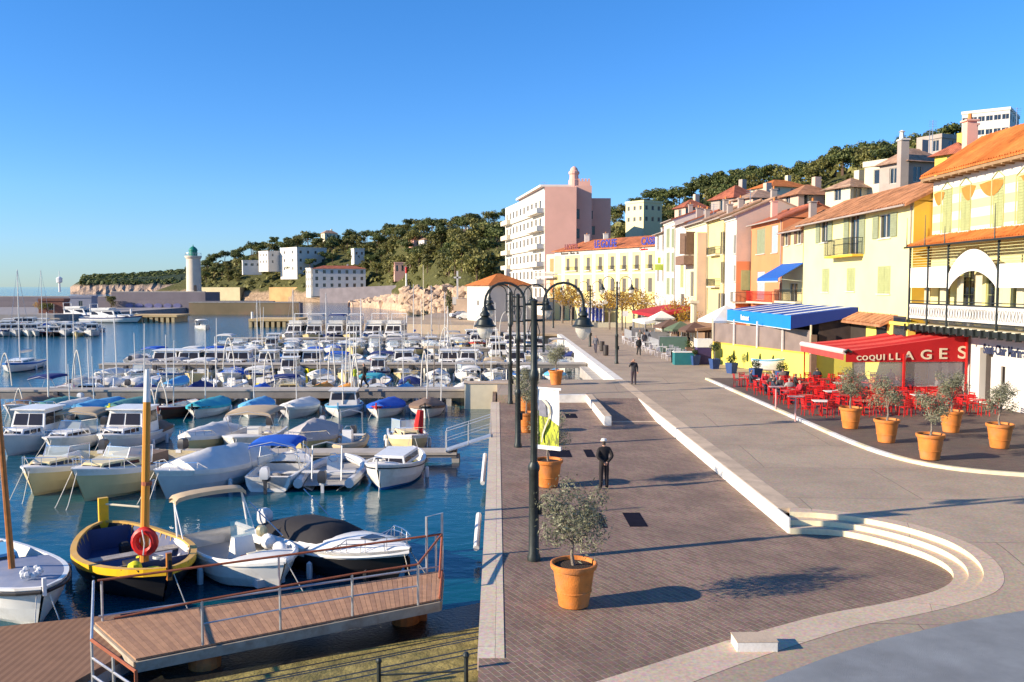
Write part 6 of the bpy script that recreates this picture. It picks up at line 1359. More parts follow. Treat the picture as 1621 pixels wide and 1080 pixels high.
def boat(kind, x, y, hd, L, B, hull='white', strake=None, cov=None, opt=(), F=None, seed=0, label=None, row=None, bot=None):
    """hd: heading of the bow in degrees, 0 = +X, -90 = towards the camera"""
    global BCOUNT; BCOUNT += 1; nm = {'pointu': 'wooden_fishing_boat', 'cuddy': 'cabin_boat', 'wheel': 'wheelhouse_boat', 'run': 'motorboat', 'rib': 'inflatable_boat', 'cover': 'covered_boat', 'sail': 'sailing_boat', 'cruiser': 'motor_cruiser', 'open': 'open_boat'}[kind]
    c = T(nm, label or '', 'boat', (x, y, WZ), R(hd)); c['_row'] = row or ''; BOATS.append((c, kind, hull, strake, cov, opt))
    hm = PC[hull]; sm = PC[strake] if strake else None; bm_ = PC[bot] if bot else ANTIF if kind in ('run', 'cuddy', 'wheel', 'cruiser', 'sail') and seed % 2 else None
    cm = CANV.get(cov) if cov else None; dbl = kind in ('pointu',); H = Hull(L, B, F or {'pointu': .55, 'cruiser': 1.1, 'sail': .7, 'rib': .42, 'wheel': .75}.get(kind, .62), dbl)
    if kind == 'pointu':
        hullmesh(c, H, hm, sm, bm_, inner=BLUEIN if 'bluein' in opt else DECKP, sole=BLUEIN if 'bluein' in opt else SOLE, td=.78, stern_deck=.1, deck=PC['lightblue'] if 'bdeck' in opt else DECKP, side=.09)
        g = G(sm or hm); g.box(H.x(1) - .03, H.x(1) + .06, -.04, .04, H.z(1) - .2, H.z(1) + .22); g.done('stem_post', c)
        if cm: tarp(c, H, .08, .95, .42, cm, seed=seed)
        else:
            for t in (.3, .5, .68): thwart(c, H, t)
            if 'dodger' in opt: g = G(DECKP); 
        if 'mast' in opt or seed % 3 == 0: mast(c, H, .62, 3.2 + (seed % 5) * .5, .04, None, None, None, .1 * (seed % 3), False, .06 * ((seed % 5) - 2))
        if 'cab' in opt: cabin(c, H, .35, .62, .95, DECKP, inset=.2, slope=.15)
        fenders(c, H, (.4,))
    elif kind == 'cuddy':
        hullmesh(c, H, hm, sm, bm_, td=.6); cabin(c, H, .58, .88, .3, hm if hull in ('white', 'cream', 'grey') else DECKP, inset=.22, slope=1.2); windscreen(c, H, .66, .68); rail(c, H)
        if cm: bimini(c, H, .2, .52, 1.25, cm)
        thwart(c, H, .14, .5, DECKP, .5); outboard(c, H); fenders(c, H)
    elif kind == 'wheel':
        hullmesh(c, H, hm, sm, bm_, td=.5); cabin(c, H, .5, .86, .4, WHITE, inset=.25, slope=.8, name='fore_cabin'); cabin(c, H, .3, .64, 1.25, WHITE, inset=.2, slope=.28, roofm=WHITE); rail(c, H, .6); fenders(c, H)
        if seed % 2: g = G(GALV); g.tube([(H.x(.45), .3, H.F + 1.2), (H.x(.45), .3, H.F + 3.2)], .014, 4); g.done('aerial', c)
        outboard(c, H)
        if cm: tarp(c, H, .02, .3, .5, cm, seed=seed, ridge=False)
    elif kind == 'run':
        hullmesh(c, H, hm, sm, bm_, td=.56); windscreen(c, H, .6, .42, DKG if 'dark' in opt else CLEAR); rail(c, H); outboard(c, H, ENGW if seed % 2 else ENG); thwart(c, H, .14, .42, DECKP, .5); thwart(c, H, .38, .4, DECKP, .4); fenders(c, H)
        if cm: tarp(c, H, .02, .56, .5, cm, seed=seed, ridge=False) if 'bim' not in opt else bimini(c, H, .15, .55, 1.35, cm)
    elif kind == 'rib':
        H2 = H; g = G(hm); pts = []
        for t in [i / 14 for i in range(15)]: pts.append((H.x(t) - .1, H.b(t) * .95, .32 + .18 * max(0, t - .6)))
        pts2 = [(p[0], -p[1], p[2]) for p in pts[::-1]]; g.tube(pts + pts2[1:], .2, 8); g.done('tube', c, smooth=True); g = G(WHITE); g.loft([[(H.x(t), H.b(t) * .8, .2), (H.x(t), 0, -.25), (H.x(t), -H.b(t) * .8, .2)] for t in [i / 8 * .95 for i in range(9)]]); g.done('hull', c); g = G(SOLE); g.loft([[(H.x(t), H.b(t) * .8, .21), (H.x(t), -H.b(t) * .8, .21)] for t in [i / 8 * .95 for i in range(9)]]); g.done('sole', c)
        g = G(WHITE); x_ = H.x(.45); g.loft([[(x_ - .3, -.3, .2), (x_ + .35, -.25, .2), (x_ + .35, .25, .2), (x_ - .3, .3, .2)], [(x_ - .15, -.28, .95), (x_ + .1, -.22, .95), (x_ + .1, .22, .95), (x_ - .15, .28, .95)]], True, True); g.done('console', c); g = G(CHROME); g.tube([(x_ - .25, -.2 + .2 * math.cos(k) + .2, .95 + .2 * math.sin(k)) for k in range(7)], .02, 4, closed=True); g.done('steering_wheel', c)
        g = G(GALV); 
        for s in (-1, 1): g.tube([(H.x(.1), s * .6, .3), (H.x(.15), s * .6, 1.7), (H.x(.15), 0, 1.85)], .03, 5)
        g.done('roll_bar', c); outboard(c, H, ENG); thwart(c, H, .2, .55, DECKP, .4)
    elif kind == 'cover':
        hullmesh(c, H, hm, sm, bm_, td=.7); tarp(c, H, .02, .8 if 'full' not in opt else .97, .75 if 'tall' in opt else .5, cm or CANV['grey'], seed=seed); rail(c, H, .7, .3); outboard(c, H, ENGW if seed % 2 else ENG); fenders(c, H)
    elif kind == 'open':
        hullmesh(c, H, hm, sm, bm_, td=.7); thwart(c, H, .25); thwart(c, H, .5); outboard(c, H, ENG); g = G(WHITE); x_ = H.x(.42); g.box(x_ - .25, x_ + .25, -.3, .3, .14, .95); g.done('console', c); fenders(c, H)
        if cm: bimini(c, H, .1, .6, 1.3, cm)
    elif kind == 'sail':
        hullmesh(c, H, hm, sm, bm_, td=.42); cabin(c, H, .4, .78, .38, WHITE, inset=.35, slope=.7); mast(c, H, .56, L * 1.15, .07, GREYW, L * .42, cm or CANV['white'], .1); rail(c, H, .8, .5); fenders(c, H)
    elif kind == 'cruiser':
        hullmesh(c, H, hm, sm, bm_, td=.42); cabin(c, H, .45, .85, .6, WHITE, inset=.35, slope=1.2, name='fore_cabin'); cabin(c, H, .18, .62, 1.7, WHITE, inset=.3, slope=.55); rail(c, H, .5, .6); fenders(c, H, (.2, .4, .6))
        z = H.z(.4) + 1.7; g = G(WHITE); xa, xb = H.x(.2), H.x(.48); bb = H.B / 2 - .5; g.add([(xa, -bb, z + .08), (xb, -bb * .9, z + .08), (xb, bb * .9, z + .08), (xa, bb, z + .08), (xa, -bb, z + .5), (xb + .3, -bb * .9, z + .55), (xb + .3, bb * .9, z + .55), (xa, bb, z + .5)], [(3, 2, 1, 0), (0, 1, 5, 4), (1, 2, 6, 5), (2, 3, 7, 6)]); g.tube([(xa - .2, -bb, z - .5), (xa - .3, -bb, z + 1.4), (xa - .3, bb, z + 1.4), (xa - .2, bb, z - .5)], .07, 6); g.done('flybridge', c)
        if cm: bimini(c, Hull(L, B - .8, z + .4, False, 0), .2, .45, 1.0, cm)
    return c, H
WR = ROPE
def bp(px, py, z=WZ): q = gp(px, py, z); return q.x, q.y
# ---------------- four boats in front
# white mast boat at left edge
x, y = -12.9, 23.1
c, H = boat('pointu', x, y, -48, 6.6, 2.5, 'white', None, None, ('none',), F=.78, seed=1, label='white boat with a bare wooden mast and blue grey deck at the left edge')
for ch in list(c.children):
    if ch.name.startswith(('mast', 'foredeck', 'bench')): rm(ch)
H.F = .78; g = G(P('grey_blue_deck', (.22, .25, .34), rough=.6, dirt=(.4, .38, .38))); tf = [.42 + .58 * i / 10 for i in range(11)]; g.loft([[(H.x(t), max(0, H.b(t) - .08) * s, H.z(t) + .015 + .1 * (1 - s * s) * min(1, H.b(t) / H.B * 2)) for s in (-1, -.5, 0, .5, 1)] for t in tf]); g.done('foredeck', c, smooth=True)
g = G(BLACK); 
for s in (1, -1): g.tube([(H.x(t), (H.b(t) + .03) * s, H.z(t) - .12) for t in [i / 16 for i in range(17)]], .05, 6)
g.done('rub_strake', c)
cabin(c, H, .22, .42, .3, PC['lightblue'], inset=.5, slope=.2, name='hatch'); g = G(WOOD); g.tube([(H.x(.62) - .12, -.02, .2), (H.x(.62) - .45, -.28, 8.0)], [.085, .05], 10); g.done('mast', c, smooth=True)
g = G(ENGW)
for i in range(9): a = i * 1.7; g.sphere((H.x(.84) + .22 * math.cos(a), .2 * math.sin(a), H.z(.84) + .2 + .03 * (i % 3)), .09, 6)
g.done('windlass', c)
# yellow boat
x, y = -10.35, 24.9; YB = (x, y)
c, H = boat('pointu', x, y, -53, 6.7, 3.0, 'black', None, None, ('bluein',), F=.72, seed=1, label='black hulled fishing boat with a yellow gunwale, blue inside and an orange mast')
for ch in list(c.children):
    if ch.name.startswith(('mast', 'foredeck', 'bench', 'stern_deck')): rm(ch)
GW = P('worn_yellow', (.62, .36, .08), rough=.6, dirt=(.5, .38, .2), dscale=2)
g = G(PC['yellow'])
for s in (1, -1): g.loft([[(H.x(t), (H.b(t) + .035) * s, H.z(t) + .03), (H.x(t) - .02, (H.b(t) + .03) * s, H.z(t) - .17)] for t in [i / 18 for i in range(19)]])
g.done('yellow_strake', c)
g = G(GW)
for i in range(17):
    t = .07 + i * .044
    for s in (1, -1): b = H.b(t) - .1; g.bar((H.x(t), b * s, H.z(t)), (H.x(t), (b - .02) * .96 * s, H.z(t) - .3), .05, .04)
for s in (1, -1): g.loft([[(H.x(t), (H.b(t) + .04) * s, H.z(t) + .035), (H.x(t), (H.b(t) - .13) * s, H.z(t) + .045), (H.x(t), (H.b(t) - .13) * s, H.z(t) - .02)] for t in [i / 18 for i in range(19)]])
g.done('ribs', c)
thwart(c, H, .45, .5, OLDWOOD, .42); thwart(c, H, .64, .5, OLDWOOD, .5); 
g = G(DECKP); g.loft([[(H.x(t), (H.b(t) - .1) * s, H.z(t) - .18) for s in (-1, 0, 1)] for t in (.82, .86, .9, .95, .99)]); g.done('foredeck', c)
g = G(PC['yellow']); g.box(H.x(0) - .05, H.x(0) + .1, -.14, .14, .3, H.z(0) + .75); g.done('stern_post', c); g = G(CREAM); g.tube([(H.x(0), 0, H.z(0) + .55), (H.x(0) + .9, .85, H.z(0) + .5)], .035, 6); g.done('tiller', c)
g = G(PC['wood']); g.box(H.x(1) - .1, H.x(1) + .02, -.06, .06, H.z(1) - .3, H.z(1) + .4); g.done('stem_post', c)
g = G(DARKF); g.box(H.x(.5), H.x(.58), -.3, .35, .14, .48); g.done('engine_box', c)
OM = P('orange_mast_varnish', (.62, .26, .03), rough=.4, dirt=(.5, .22, .04), dscale=2); g = G(OM); mx, my = H.x(.6), .1; g.tube([(mx, my, .15), (mx - .1, my + .22, 5.0)], [.125, .1], 10); g.m(WHITE); g.tube([(mx - .1, my + .22, 5.0), (mx - .12, my + .26, 5.9)], [.1, .06], 10); g.m(RUST); g.tube([(mx - .03, my + .14, 2.68), (mx - .03, my + .145, 2.78)], .14, 10); g.done('mast', c, smooth=True)
bp_ = c.matrix_basis @ Vector((H.x(.8), -.1, .62)); g = G(P('yellow_oilskin', (.8, .72, .02), rough=.5)); 
g.loft([[(r_ * math.cos(a) * (1 + .2 * math.sin(3 * a)), r_ * .6 * math.sin(a), zz) for a in [k * .524 for k in range(12)]] for r_, zz in ((.5, 0), (.45, .1), (.25, .18), (.1, .24))], True, True); g.loft([[( -.45 + r_ * math.cos(a), r_ * math.sin(a), zz) for a in [k * .785 for k in range(8)]] for r_, zz in ((.17, 0), (.2, .2), (.16, .36), (.06, .42))], True, True)
o = g.done('oilskin_bundle', smooth=True); q = Matrix.Translation(c.location) @ Matrix.Rotation(R(-53), 4, 'Z') @ Vector((H.x(.84), -.1, .6)); o.location = q; o.rotation_euler.z = .2; tag(o, 'bright yellow oilskin bundle lying in the bow of the yellow gunwaled boat', 'bundle')
q = Matrix.Translation(c.location) @ Matrix.Rotation(R(-53), 4, 'Z') @ Vector((mx + .16, my, 1.0)); g = G(P('lifebuoy_red', (.6, .015, .01), rough=.5)); g.tube([(.27 * math.cos(a * .393), 0, .3 * math.sin(a * .393)) for a in range(16)], .115, 8, closed=True); g.m(ROPE); g.tube([(-.02, -.14, .36), (.05, -.16, 0), (0, -.14, -.34)], .02, 5); o = g.done('lifebuoy', smooth=True); o.location = (q.x, q.y, q.z + .15); tag(o, 'red lifebuoy hanging on the orange mast of the yellow boat', 'lifebuoy')
# white open boat with bimini hoop
c, H = boat('open', -7.35, 25.2, -50, 5.4, 2.5, 'white', 'white', None, (), F=.62, seed=2, label='white open motorboat with a beige hoop top beside the black covered speedboat', bot='black')
for ch in list(c.children):
    if ch.name.startswith(('bench', 'console', 'outboard')): rm(ch)
m_ = PC['beige']; z = .62; b = 1.1
g = G(WHITE); 
for s in (1, -1):
    g = G(WHITE); pts = [(H.x(.12), b * s, z), (H.x(.06), b * s * .96, z + 1.15)]; g.tube(pts, .035, 6); g.tube([(H.x(.22), b * s, z), (H.x(.06), b * s * .96, z + 1.15)], .02, 5); g.done('hoop_frame', c)
g = G(m_); N = 8; rows = []
for i in range(3): rows.append([(H.x(.0) + i * .28, b * math.sin((j / N - .5) * math.pi * .98), z + 1.15 + .2 * math.cos((j / N - .5) * math.pi * .98) ** .5 + (.06 if i == 1 else 0)) for j in range(N + 1)])
g.loft(rows); g.loft([[(p[0], p[1], p[2] - .12) for p in r] for r in rows]); g.loft([rows[0], [(p[0], p[1], p[2] - .12) for p in rows[0]]]); g.loft([rows[-1], [(p[0], p[1], p[2] - .12) for p in rows[-1]]]); g.done('bimini_top', c, smooth=True, ang=60)
g = G(WHITE); x_ = H.x(.4); g.loft([[(x_ - .3, -.1, .14), (x_ + .3, -.1, .14), (x_ + .3, .6, .14), (x_ - .3, .6, .14)], [(x_ - .1, -.05, .9), (x_ + .12, -.05, .9), (x_ + .12, .5, .9), (x_ - .1, .5, .9)]], True, True); g.done('console', c); g = G(clear('green_plexiglass', (.3, .6, .5), .6)); g.add([(x_ + .1, -.15, .9), (x_ + .1, .6, .9), (x_ - .05, .55, 1.35), (x_ - .05, -.1, 1.35)], [(0, 1, 2, 3)]); g.done('windscreen', c)
g = G(CREAM); g.box(H.x(.55), H.x(.68), .0, .55, .14, .6); g.done('seat', c); g = G(WHITE); g.sphere((H.x(.5), .8, .72), .26, 10, (1.2, .8, .9)); g.sphere((H.x(.66), .75, .7), .24, 10, (1.3, .8, .9)); g.m(PC['cream']); g.sphere((H.x(.42), .8, .95), .18, 8); g.done('rolled_sail', c, smooth=True)
g = G(ENGW); g.box(H.x(.78), H.x(.88), -.5, .3, .14, .35); g.done('locker', c)
g = G(WHITE)
for s in (1, -1): g.tube([(H.x(t), (H.b(t) - .06) * s, H.z(t) + .05) for t in [i / 16 for i in range(17)]], .07, 7)
g.done('side_cushion', c, smooth=True)
# black covered speedboat
c, H = boat('run', -4.75, 25.75, -38, 6.0, 2.35, 'white', 'white', None, ('none',), F=.7, seed=1, label='white speedboat with a long black cockpit cover nearest the gangway gate', bot='black')
for ch in list(c.children):
    if ch.name.startswith(('bench', 'windscreen', 'cockpit', 'foredeck', 'hull')): rm(ch)
hullmesh(c, H, PC['black'], WHITE, PC['black'], td=.5)
for ch in list(c.children):
    if ch.name.startswith('gunwale.'): pass
g = G(WHITE); tf = [.40 + .6 * i / 12 for i in range(13)]; g.loft([[(H.x(t), max(0, H.b(t) + .03) * s, H.z(t) - .16 * s ** 8 + .05 + .2 * (1 - abs(s) ** 2.2) * min(1, H.b(t) / H.B * 2.2)) for s in (-1, -.9, -.6, -.25, 0, .25, .6, .9, 1)] for t in tf]); 
for s in (1, -1): g.loft([[(H.x(t), (H.b(t) + .03) * s, H.z(t) - .2), (H.x(t), (H.b(t) + .04) * s, H.z(t) + .04), (H.x(t), (H.b(t) - .28) * s, H.z(t) + .08)] for t in [i / 10 * .5 for i in range(11)]])
g.done('deck_moulding', c, smooth=True, ang=50)
g = G(CANV['black']); rings = []
for i in range(11):
    t = .02 + .56 * i / 10; b = (H.b(t) - .25); hh = .48 * min(1, .25 + i / 5) * (1 if i < 9 else (.75 if i == 9 else .12)); zz = H.z(t) + .06; rings.append([(H.x(t), b * s, zz + hh * (1 - abs(s) ** 3) ** .8) for s in (-1, -.85, -.5, 0, .5, .85, 1)])
g.loft(rings); g.add(rings[0], [tuple(range(7))]); g.done('canvas_cover', c, smooth=True, ang=45)
g = G(DKG); x_ = H.x(.76); zz = H.z(.76) + .255; g.loft([[(x_ - .26, -.22, zz), (x_ + .22, -.18, zz)], [(x_ - .26, .22, zz), (x_ + .22, .18, zz)]]); g.box(x_ - .28, x_ + .24, -.23, .23, zz - .05, zz - .005); g.done('hatch', c)
rail(c, H, .62, .25); fenders(c, H, (.85,), BLACK)
for s in (1, -1): g = G(CHROME); g.tube([(H.x(.3), 1.0 * s, .9), (H.x(.05), 1.05 * s, 1.7)], .02, 5); g.done('folded_strut', c)
# ---------------- row in front of the nearest jetty
def bw(px, py, L, dx=0):  # bow waterline pixel -> centre for a boat pointing at the camera
    q = gp(px, py, WZ); return q.x + dx, q.y + L / 2 * .86
R2 = 'moored before the nearest jetty'
x, y = bw(55, 788, 5.6); c, H = boat('cuddy', x, y + .1, -94, 5.6, 2.3, 'cream', 'white', None, (), F=.85, seed=2, label='cream cabin boat with a tall clear windscreen, leftmost in front of the nearest jetty')
g = G(CLEAR); 
x, y = bw(132, 798, 6.6); c, H = boat('cuddy', x + .6, y, -84 - 22, 6.4, 2.5, 'cream', 'white', 'brown', (), F=.95, seed=2, label='long yellowish hulled cabin boat with a brown interior right of the clear windscreen boat', bot='cream')
for ch in list(c.children):
    if ch.name.startswith('bimini'): 
        rm(ch)
g = G(CANV['brown']); g.box(H.x(.3), H.x(.48), -.9, .9, .5, 1.35); g.done('seat_back', c)
x, y = bw(262, 794, 6.2); c, H = boat('cover', x + .9, y, -90 - 24, 6.2, 2.3, 'grey', 'white', 'white', ('tall',), F=.85, seed=3, label='grey hulled boat under a peaked white canvas tent in front of the nearest jetty', bot='grey')
x, y = bw(428, 778, 4.4); boat('run', x, y + .3, 88, 4.6, 2.1, 'white', None, 'blue', ('bim',), F=.6, seed=1, label='small white boat under a bright blue canopy, stern with outboard towards the camera')
x, y = bw(515, 775, 5); boat('rib', x, y + .2, 90, 5.2, 2.5, 'grey', None, None, (), F=.42, seed=1, label='pale inflatable boat with console and big outboard beside the blue canopied boat')
x, y = bw(603, 778, 5); c, H = boat('pointu', x + .35, y + .2, -100, 5.4, 2.3, 'white', 'white', None, ('none',), F=.78, seed=1, label='small white double-ended cabin boat with a blue bottom, last before the ramp', bot='blue')
for ch in list(c.children):
    if ch.name.startswith(('bench',)): rm(ch)
cabin(c, H, .3, .72, .42, WHITE, inset=.28, slope=.35); g = G(BLACK)
for s in (1, -1): g.tube([(H.x(t), (H.b(t) + .03) * s, H.z(t) - .14) for t in [i / 16 for i in range(17)]], .025, 5)
g.done('rub_strake', c)
# ---------------- other rows: (kind, px, py of the bow or stern waterline, L, B, hull, strake, cover, opts, label)
ROWS = []
def row(items, hd, Ybow, rname):
    for it in items:
        kind, px, L, B, hull, strake, cov, opt, lab = it[:9]; hh = hd + (it[9] if len(it) > 9 else random.uniform(-5, 5)); sgn = -1 if hd < 0 else 1
        Yc = Ybow + L / 2 + random.uniform(-.3, .3) if hd < 0 or True else Ybow
        d = ray(px, 454); X = d.x / d.y * (Yc - L * .3)
        boat(kind, X, Yc, hh, L, B, hull, strake, cov, opt, seed=len(BOATS), label=lab)
random.seed(31)
row([('wheel', 20, 5.6, 2.3, 'grey', None, 'grey', (), 'grey wheelhouse boat cut by the left edge just behind the nearest jetty'),
     ('cuddy', 88, 5.6, 2.4, 'white', None, 'beige2', (), 'white cabin boat with a beige board behind its windscreen, behind the nearest jetty'),
     ('wheel', 178, 5.6, 2.4, 'grey', 'white', 'brown', (), 'grey white hardtop boat left of the orange mast, behind the nearest jetty'),
     ('cover', 305, 5.4, 2.2, 'cream', 'white', 'white', ('full',), 'cream boat under a low tight white cover right of the orange mast'),
     ('open', 380, 5.2, 2.5, 'white', 'white', 'beige2', (), 'white boat under a sagging beige bimini behind the nearest jetty'),
     ('cover', 478, 5.8, 2.7, 'cream', 'white', 'grey', ('tall', 'full'), 'broad boat under a big smooth grey cover behind the nearest jetty'),
     ('rib', 540, 3.6, 1.7, 'beige', None, None, (), 'beige inflatable dinghy right of the big grey covered boat')], -90, 42.6, '')
boat('cuddy', onY(640, 0, 45).x, 45.2, -78, 4.2, 2.0, 'cream', 'white', None, (), seed=2, label='small cream cabin boat with a red rolled sail standing beside the ramp')
g = G(CANV['red']); q = onY(660, 0, 44.6); g.tube([(q.x, 44.6, -.7), (q.x - .05, 44.6, 0), (q.x + .05, 44.6, .75)], [.2, .24, .17], 8); tag(g.done('rolled_red_cover', loc=(q.x, 44.6, -.7), smooth=True), 'upright rolled red cover on the small cream boat by the ramp', 'rolled cover')
row([('cover', 22, 5.4, 2.3, 'grey', None, 'brown', (), 'dark brown covered boat at the left end of the row before the second jetty'),
     ('cover', 62, 5, 2.1, 'grey', 'navy', 'green', (), 'grey boat under a dull green cover, second from the left before the second jetty'),
     ('pointu', 92, 5.4, 2.1, 'white', 'grey', 'white', ('mast',), 'white wooden boat under a pale grey cover with a thin mast, before the second jetty'),
     ('pointu', 133, 5.8, 2.2, 'white', 'lightblue', 'lightblue', (), 'white wooden boat with a vivid light blue cover left of the orange mast'),
     ('pointu', 186, 6, 2.3, 'white', 'lemon', 'green', (), 'wooden boat with a yellow sheer strake and green cover behind the orange mast'),
     ('pointu', 262, 5.4, 2.1, 'brown', 'maroon', None, ('mast',), 'dark maroon wooden boat, the darkest hull before the second jetty'),
     ('pointu', 312, 6, 2.3, 'white', 'black', 'teal', ('mast',), 'white wooden boat with black sheer strake and teal cover'),
     ('pointu', 392, 5.6, 2.1, 'white', 'lightblue', 'lightblue', ('mast',), 'wooden boat with a light blue cover right behind the sagging beige bimini'),
     ('pointu', 462, 5.6, 2.3, 'grey', 'white', 'white', ('mast',), 'wooden boat with a crumpled white cover and tall pale mast before the second jetty'),
     ('pointu', 536, 5.4, 2.4, 'white', 'lightblue', None, ('bluein', 'cab'), 'white and blue wooden boat with a small wheelhouse, bow to the camera'),
     ('pointu', 605, 5.2, 2.3, 'white', 'red', 'blue', (), 'white wooden boat with a red strake and bright blue cover'),
     ('pointu', 672, 5.2, 2.3, 'white', 'black', 'brown', ('mast',), 'white wooden boat with a dark brown cover, nearest the quay before the second jetty')], -92, 54.4, '')
ORD = ['first', 'second', 'third', 'fourth', 'fifth', 'sixth', 'seventh', 'eighth', 'ninth', 'tenth', 'eleventh', 'twelfth', 'thirteenth', 'fourteenth', 'fifteenth', 'sixteenth']
CN = {'white': 'white', 'cream': 'cream', 'grey': 'grey', 'blue': 'blue', 'lightblue': 'light blue', 'red': 'red', 'yellow': 'yellow', 'lemon': 'lemon yellow', 'black': 'black', 'teal': 'teal', 'navy': 'navy', 'brown': 'brown', 'green': 'green', 'beige2': 'beige', 'orange': 'orange', 'maroon': 'maroon'}
KN = {'pointu': 'wooden boat', 'cuddy': 'cabin boat', 'wheel': 'wheelhouse boat', 'run': 'motorboat', 'rib': 'inflatable', 'cover': 'covered boat', 'sail': 'sailing boat', 'cruiser': 'motor cruiser', 'open': 'open boat'}
def auto(px0, px1, n, hd, Yb, rname, kinds, Ls, special={}, pal=('white', 'white', 'grey', 'cream'), gap=.0):
    for i in range(n):
        px = px0 + (px1 - px0) * (i + .5) / n + random.uniform(-3, 3); 
        if i in special: kind, hull, strake, cov, opt = special[i]
        else:
            kind = random.choice(kinds); hull = random.choice(pal); strake = random.choice([None, None, 'blue', 'navy', 'white', 'red' if random.random() < .2 else None]); cov = random.choice([None, None, 'white', random.choice(['navy', 'blue', 'beige2']), 'grey', 'white']) if kind != 'pointu' else random.choice(['white', 'green', 'lightblue', 'white']); opt = ('bim',) if random.random() < .4 else ()
        L = random.uniform(*Ls); B = L * .38 if L < 8 else L * .32
        d = ray(px, 454); X = d.x / d.y * (Yb + L / 2); desc = (CN.get(hull, hull) + ' ' + KN[kind]) + ((' with %s canvas' % CN.get(cov, cov)) if cov else '')
        boat(kind, X, Yb + L / 2, hd + random.uniform(-5, 5), L, B, hull, strake, cov, opt, seed=i + len(BOATS), label='%s, %s from the left %s' % (desc, ORD[i], rname))
auto(60, 800, 16, 90, 62.2, 'close behind the second jetty', ['run', 'wheel', 'cuddy', 'open', 'pointu', 'rib'], (4.6, 5.6), {9: ('pointu', 'brown', 'orange', 'orange', ()), 10: ('pointu', 'lemon', 'lemon', 'orange', ('mast',)), 11: ('open', 'white', None, 'teal', ()), 12: ('pointu', 'white', 'teal', 'lightblue', ('mast',)), 5: ('cover', 'white', None, 'navy', ('tall',)), 3: ('cover', 'white', 'blue', 'navy', ()), 1: ('cuddy', 'white', None, None, ()), 7: ('pointu', 'white', 'blue', 'blue', ())})
auto(150, 900, 16, -90, 75.0, 'close before the third jetty', ['run', 'wheel', 'cuddy', 'open', 'pointu'], (4.6, 5.4), {0: ('cover', 'white', None, 'white', ()), 14: ('pointu', 'white', 'blue', None, ())})
auto(243, 400, 4, -88, 83.0, 'just left behind the third jetty', ['wheel'], (6.8, 7.8), {3: ('wheel', 'white', 'navy', 'navy', ())})
auto(405, 905, 14, -90, 83.0, 'just right behind the third jetty', ['wheel', 'cuddy', 'run', 'wheel'], (5.2, 6.8), {1: ('wheel', 'grey', None, None, ()), 2: ('wheel', 'lemon', None, None, ())})
auto(690, 925, 6, 90, 95.5, 'before the short fourth jetty', ['run', 'cuddy', 'sail', 'wheel'], (5, 6))
auto(340, 690, 13, -90, 114.0, 'left before the fifth jetty', ['wheel', 'cuddy', 'sail', 'run'], (5.5, 7))
auto(690, 850, 6, -90, 114.0, 'right before the fifth jetty', ['wheel', 'cuddy', 'sail', 'run'], (5.5, 7))
auto(420, 640, 7, -92, 123.6, 'behind the farthest jetty, left part', ['cruiser'], (8.5, 11), {0: ('cover', 'white', None, 'navy', ('tall',)), 3: ('cruiser', 'white', 'navy', 'navy', ())})
auto(640, 850, 7, -90, 123.6, 'behind the farthest jetty, right part', ['wheel', 'sail', 'cuddy', 'sail'], (6, 7.5))
# left marina
random.seed(77)
auto(-20, 150, 9, -70, 146, 'in the left marina, nearest rank', ['wheel', 'pointu', 'cuddy', 'run'], (5.5, 7), {4: ('pointu', 'black', 'maroon', None, ('cab',)), 5: ('pointu', 'black', 'brown', None, ('cab',))})
auto(-20, 160, 10, -80, 158, 'in the left marina, middle rank', ['wheel', 'cuddy', 'run', 'open'], (5.5, 7))
auto(0, 130, 7, -85, 176, 'in the left marina, farthest rank', ['cuddy', 'wheel', 'run'], (6, 7.5))
for px, Y, L, lb in ((165, 205, 15, 'long white yacht lying at the mouth of the left marina'), (118, 222, 14, 'white yacht with a flybridge behind the long yacht of the left marina')): boat('cruiser', onY(px, 0, Y).x, Y, -10, L, 4, 'white', 'navy', None, (), seed=3, label=lb)
boat('sail', onY(15, 0, 88).x, 88, -80, 8.5, 2.7, 'white', 'blue', None, (), seed=1, label='white sailing boat with the tallest mast at the left edge'); boat('sail', onY(52, 0, 150).x, 150, -80, 9.5, 2.9, 'white', None, 'blue', (), seed=1, label='white sailing boat with the second tall mast in the left marina')
boat('open', onY(310, 0, 172).x, 172, -60, 5.5, 2.2, 'white', None, 'white', (), seed=1, label='lone white motorboat under way in the open basin')
for c, *_ in BOATS:
    if '_row' in c: del c['_row']
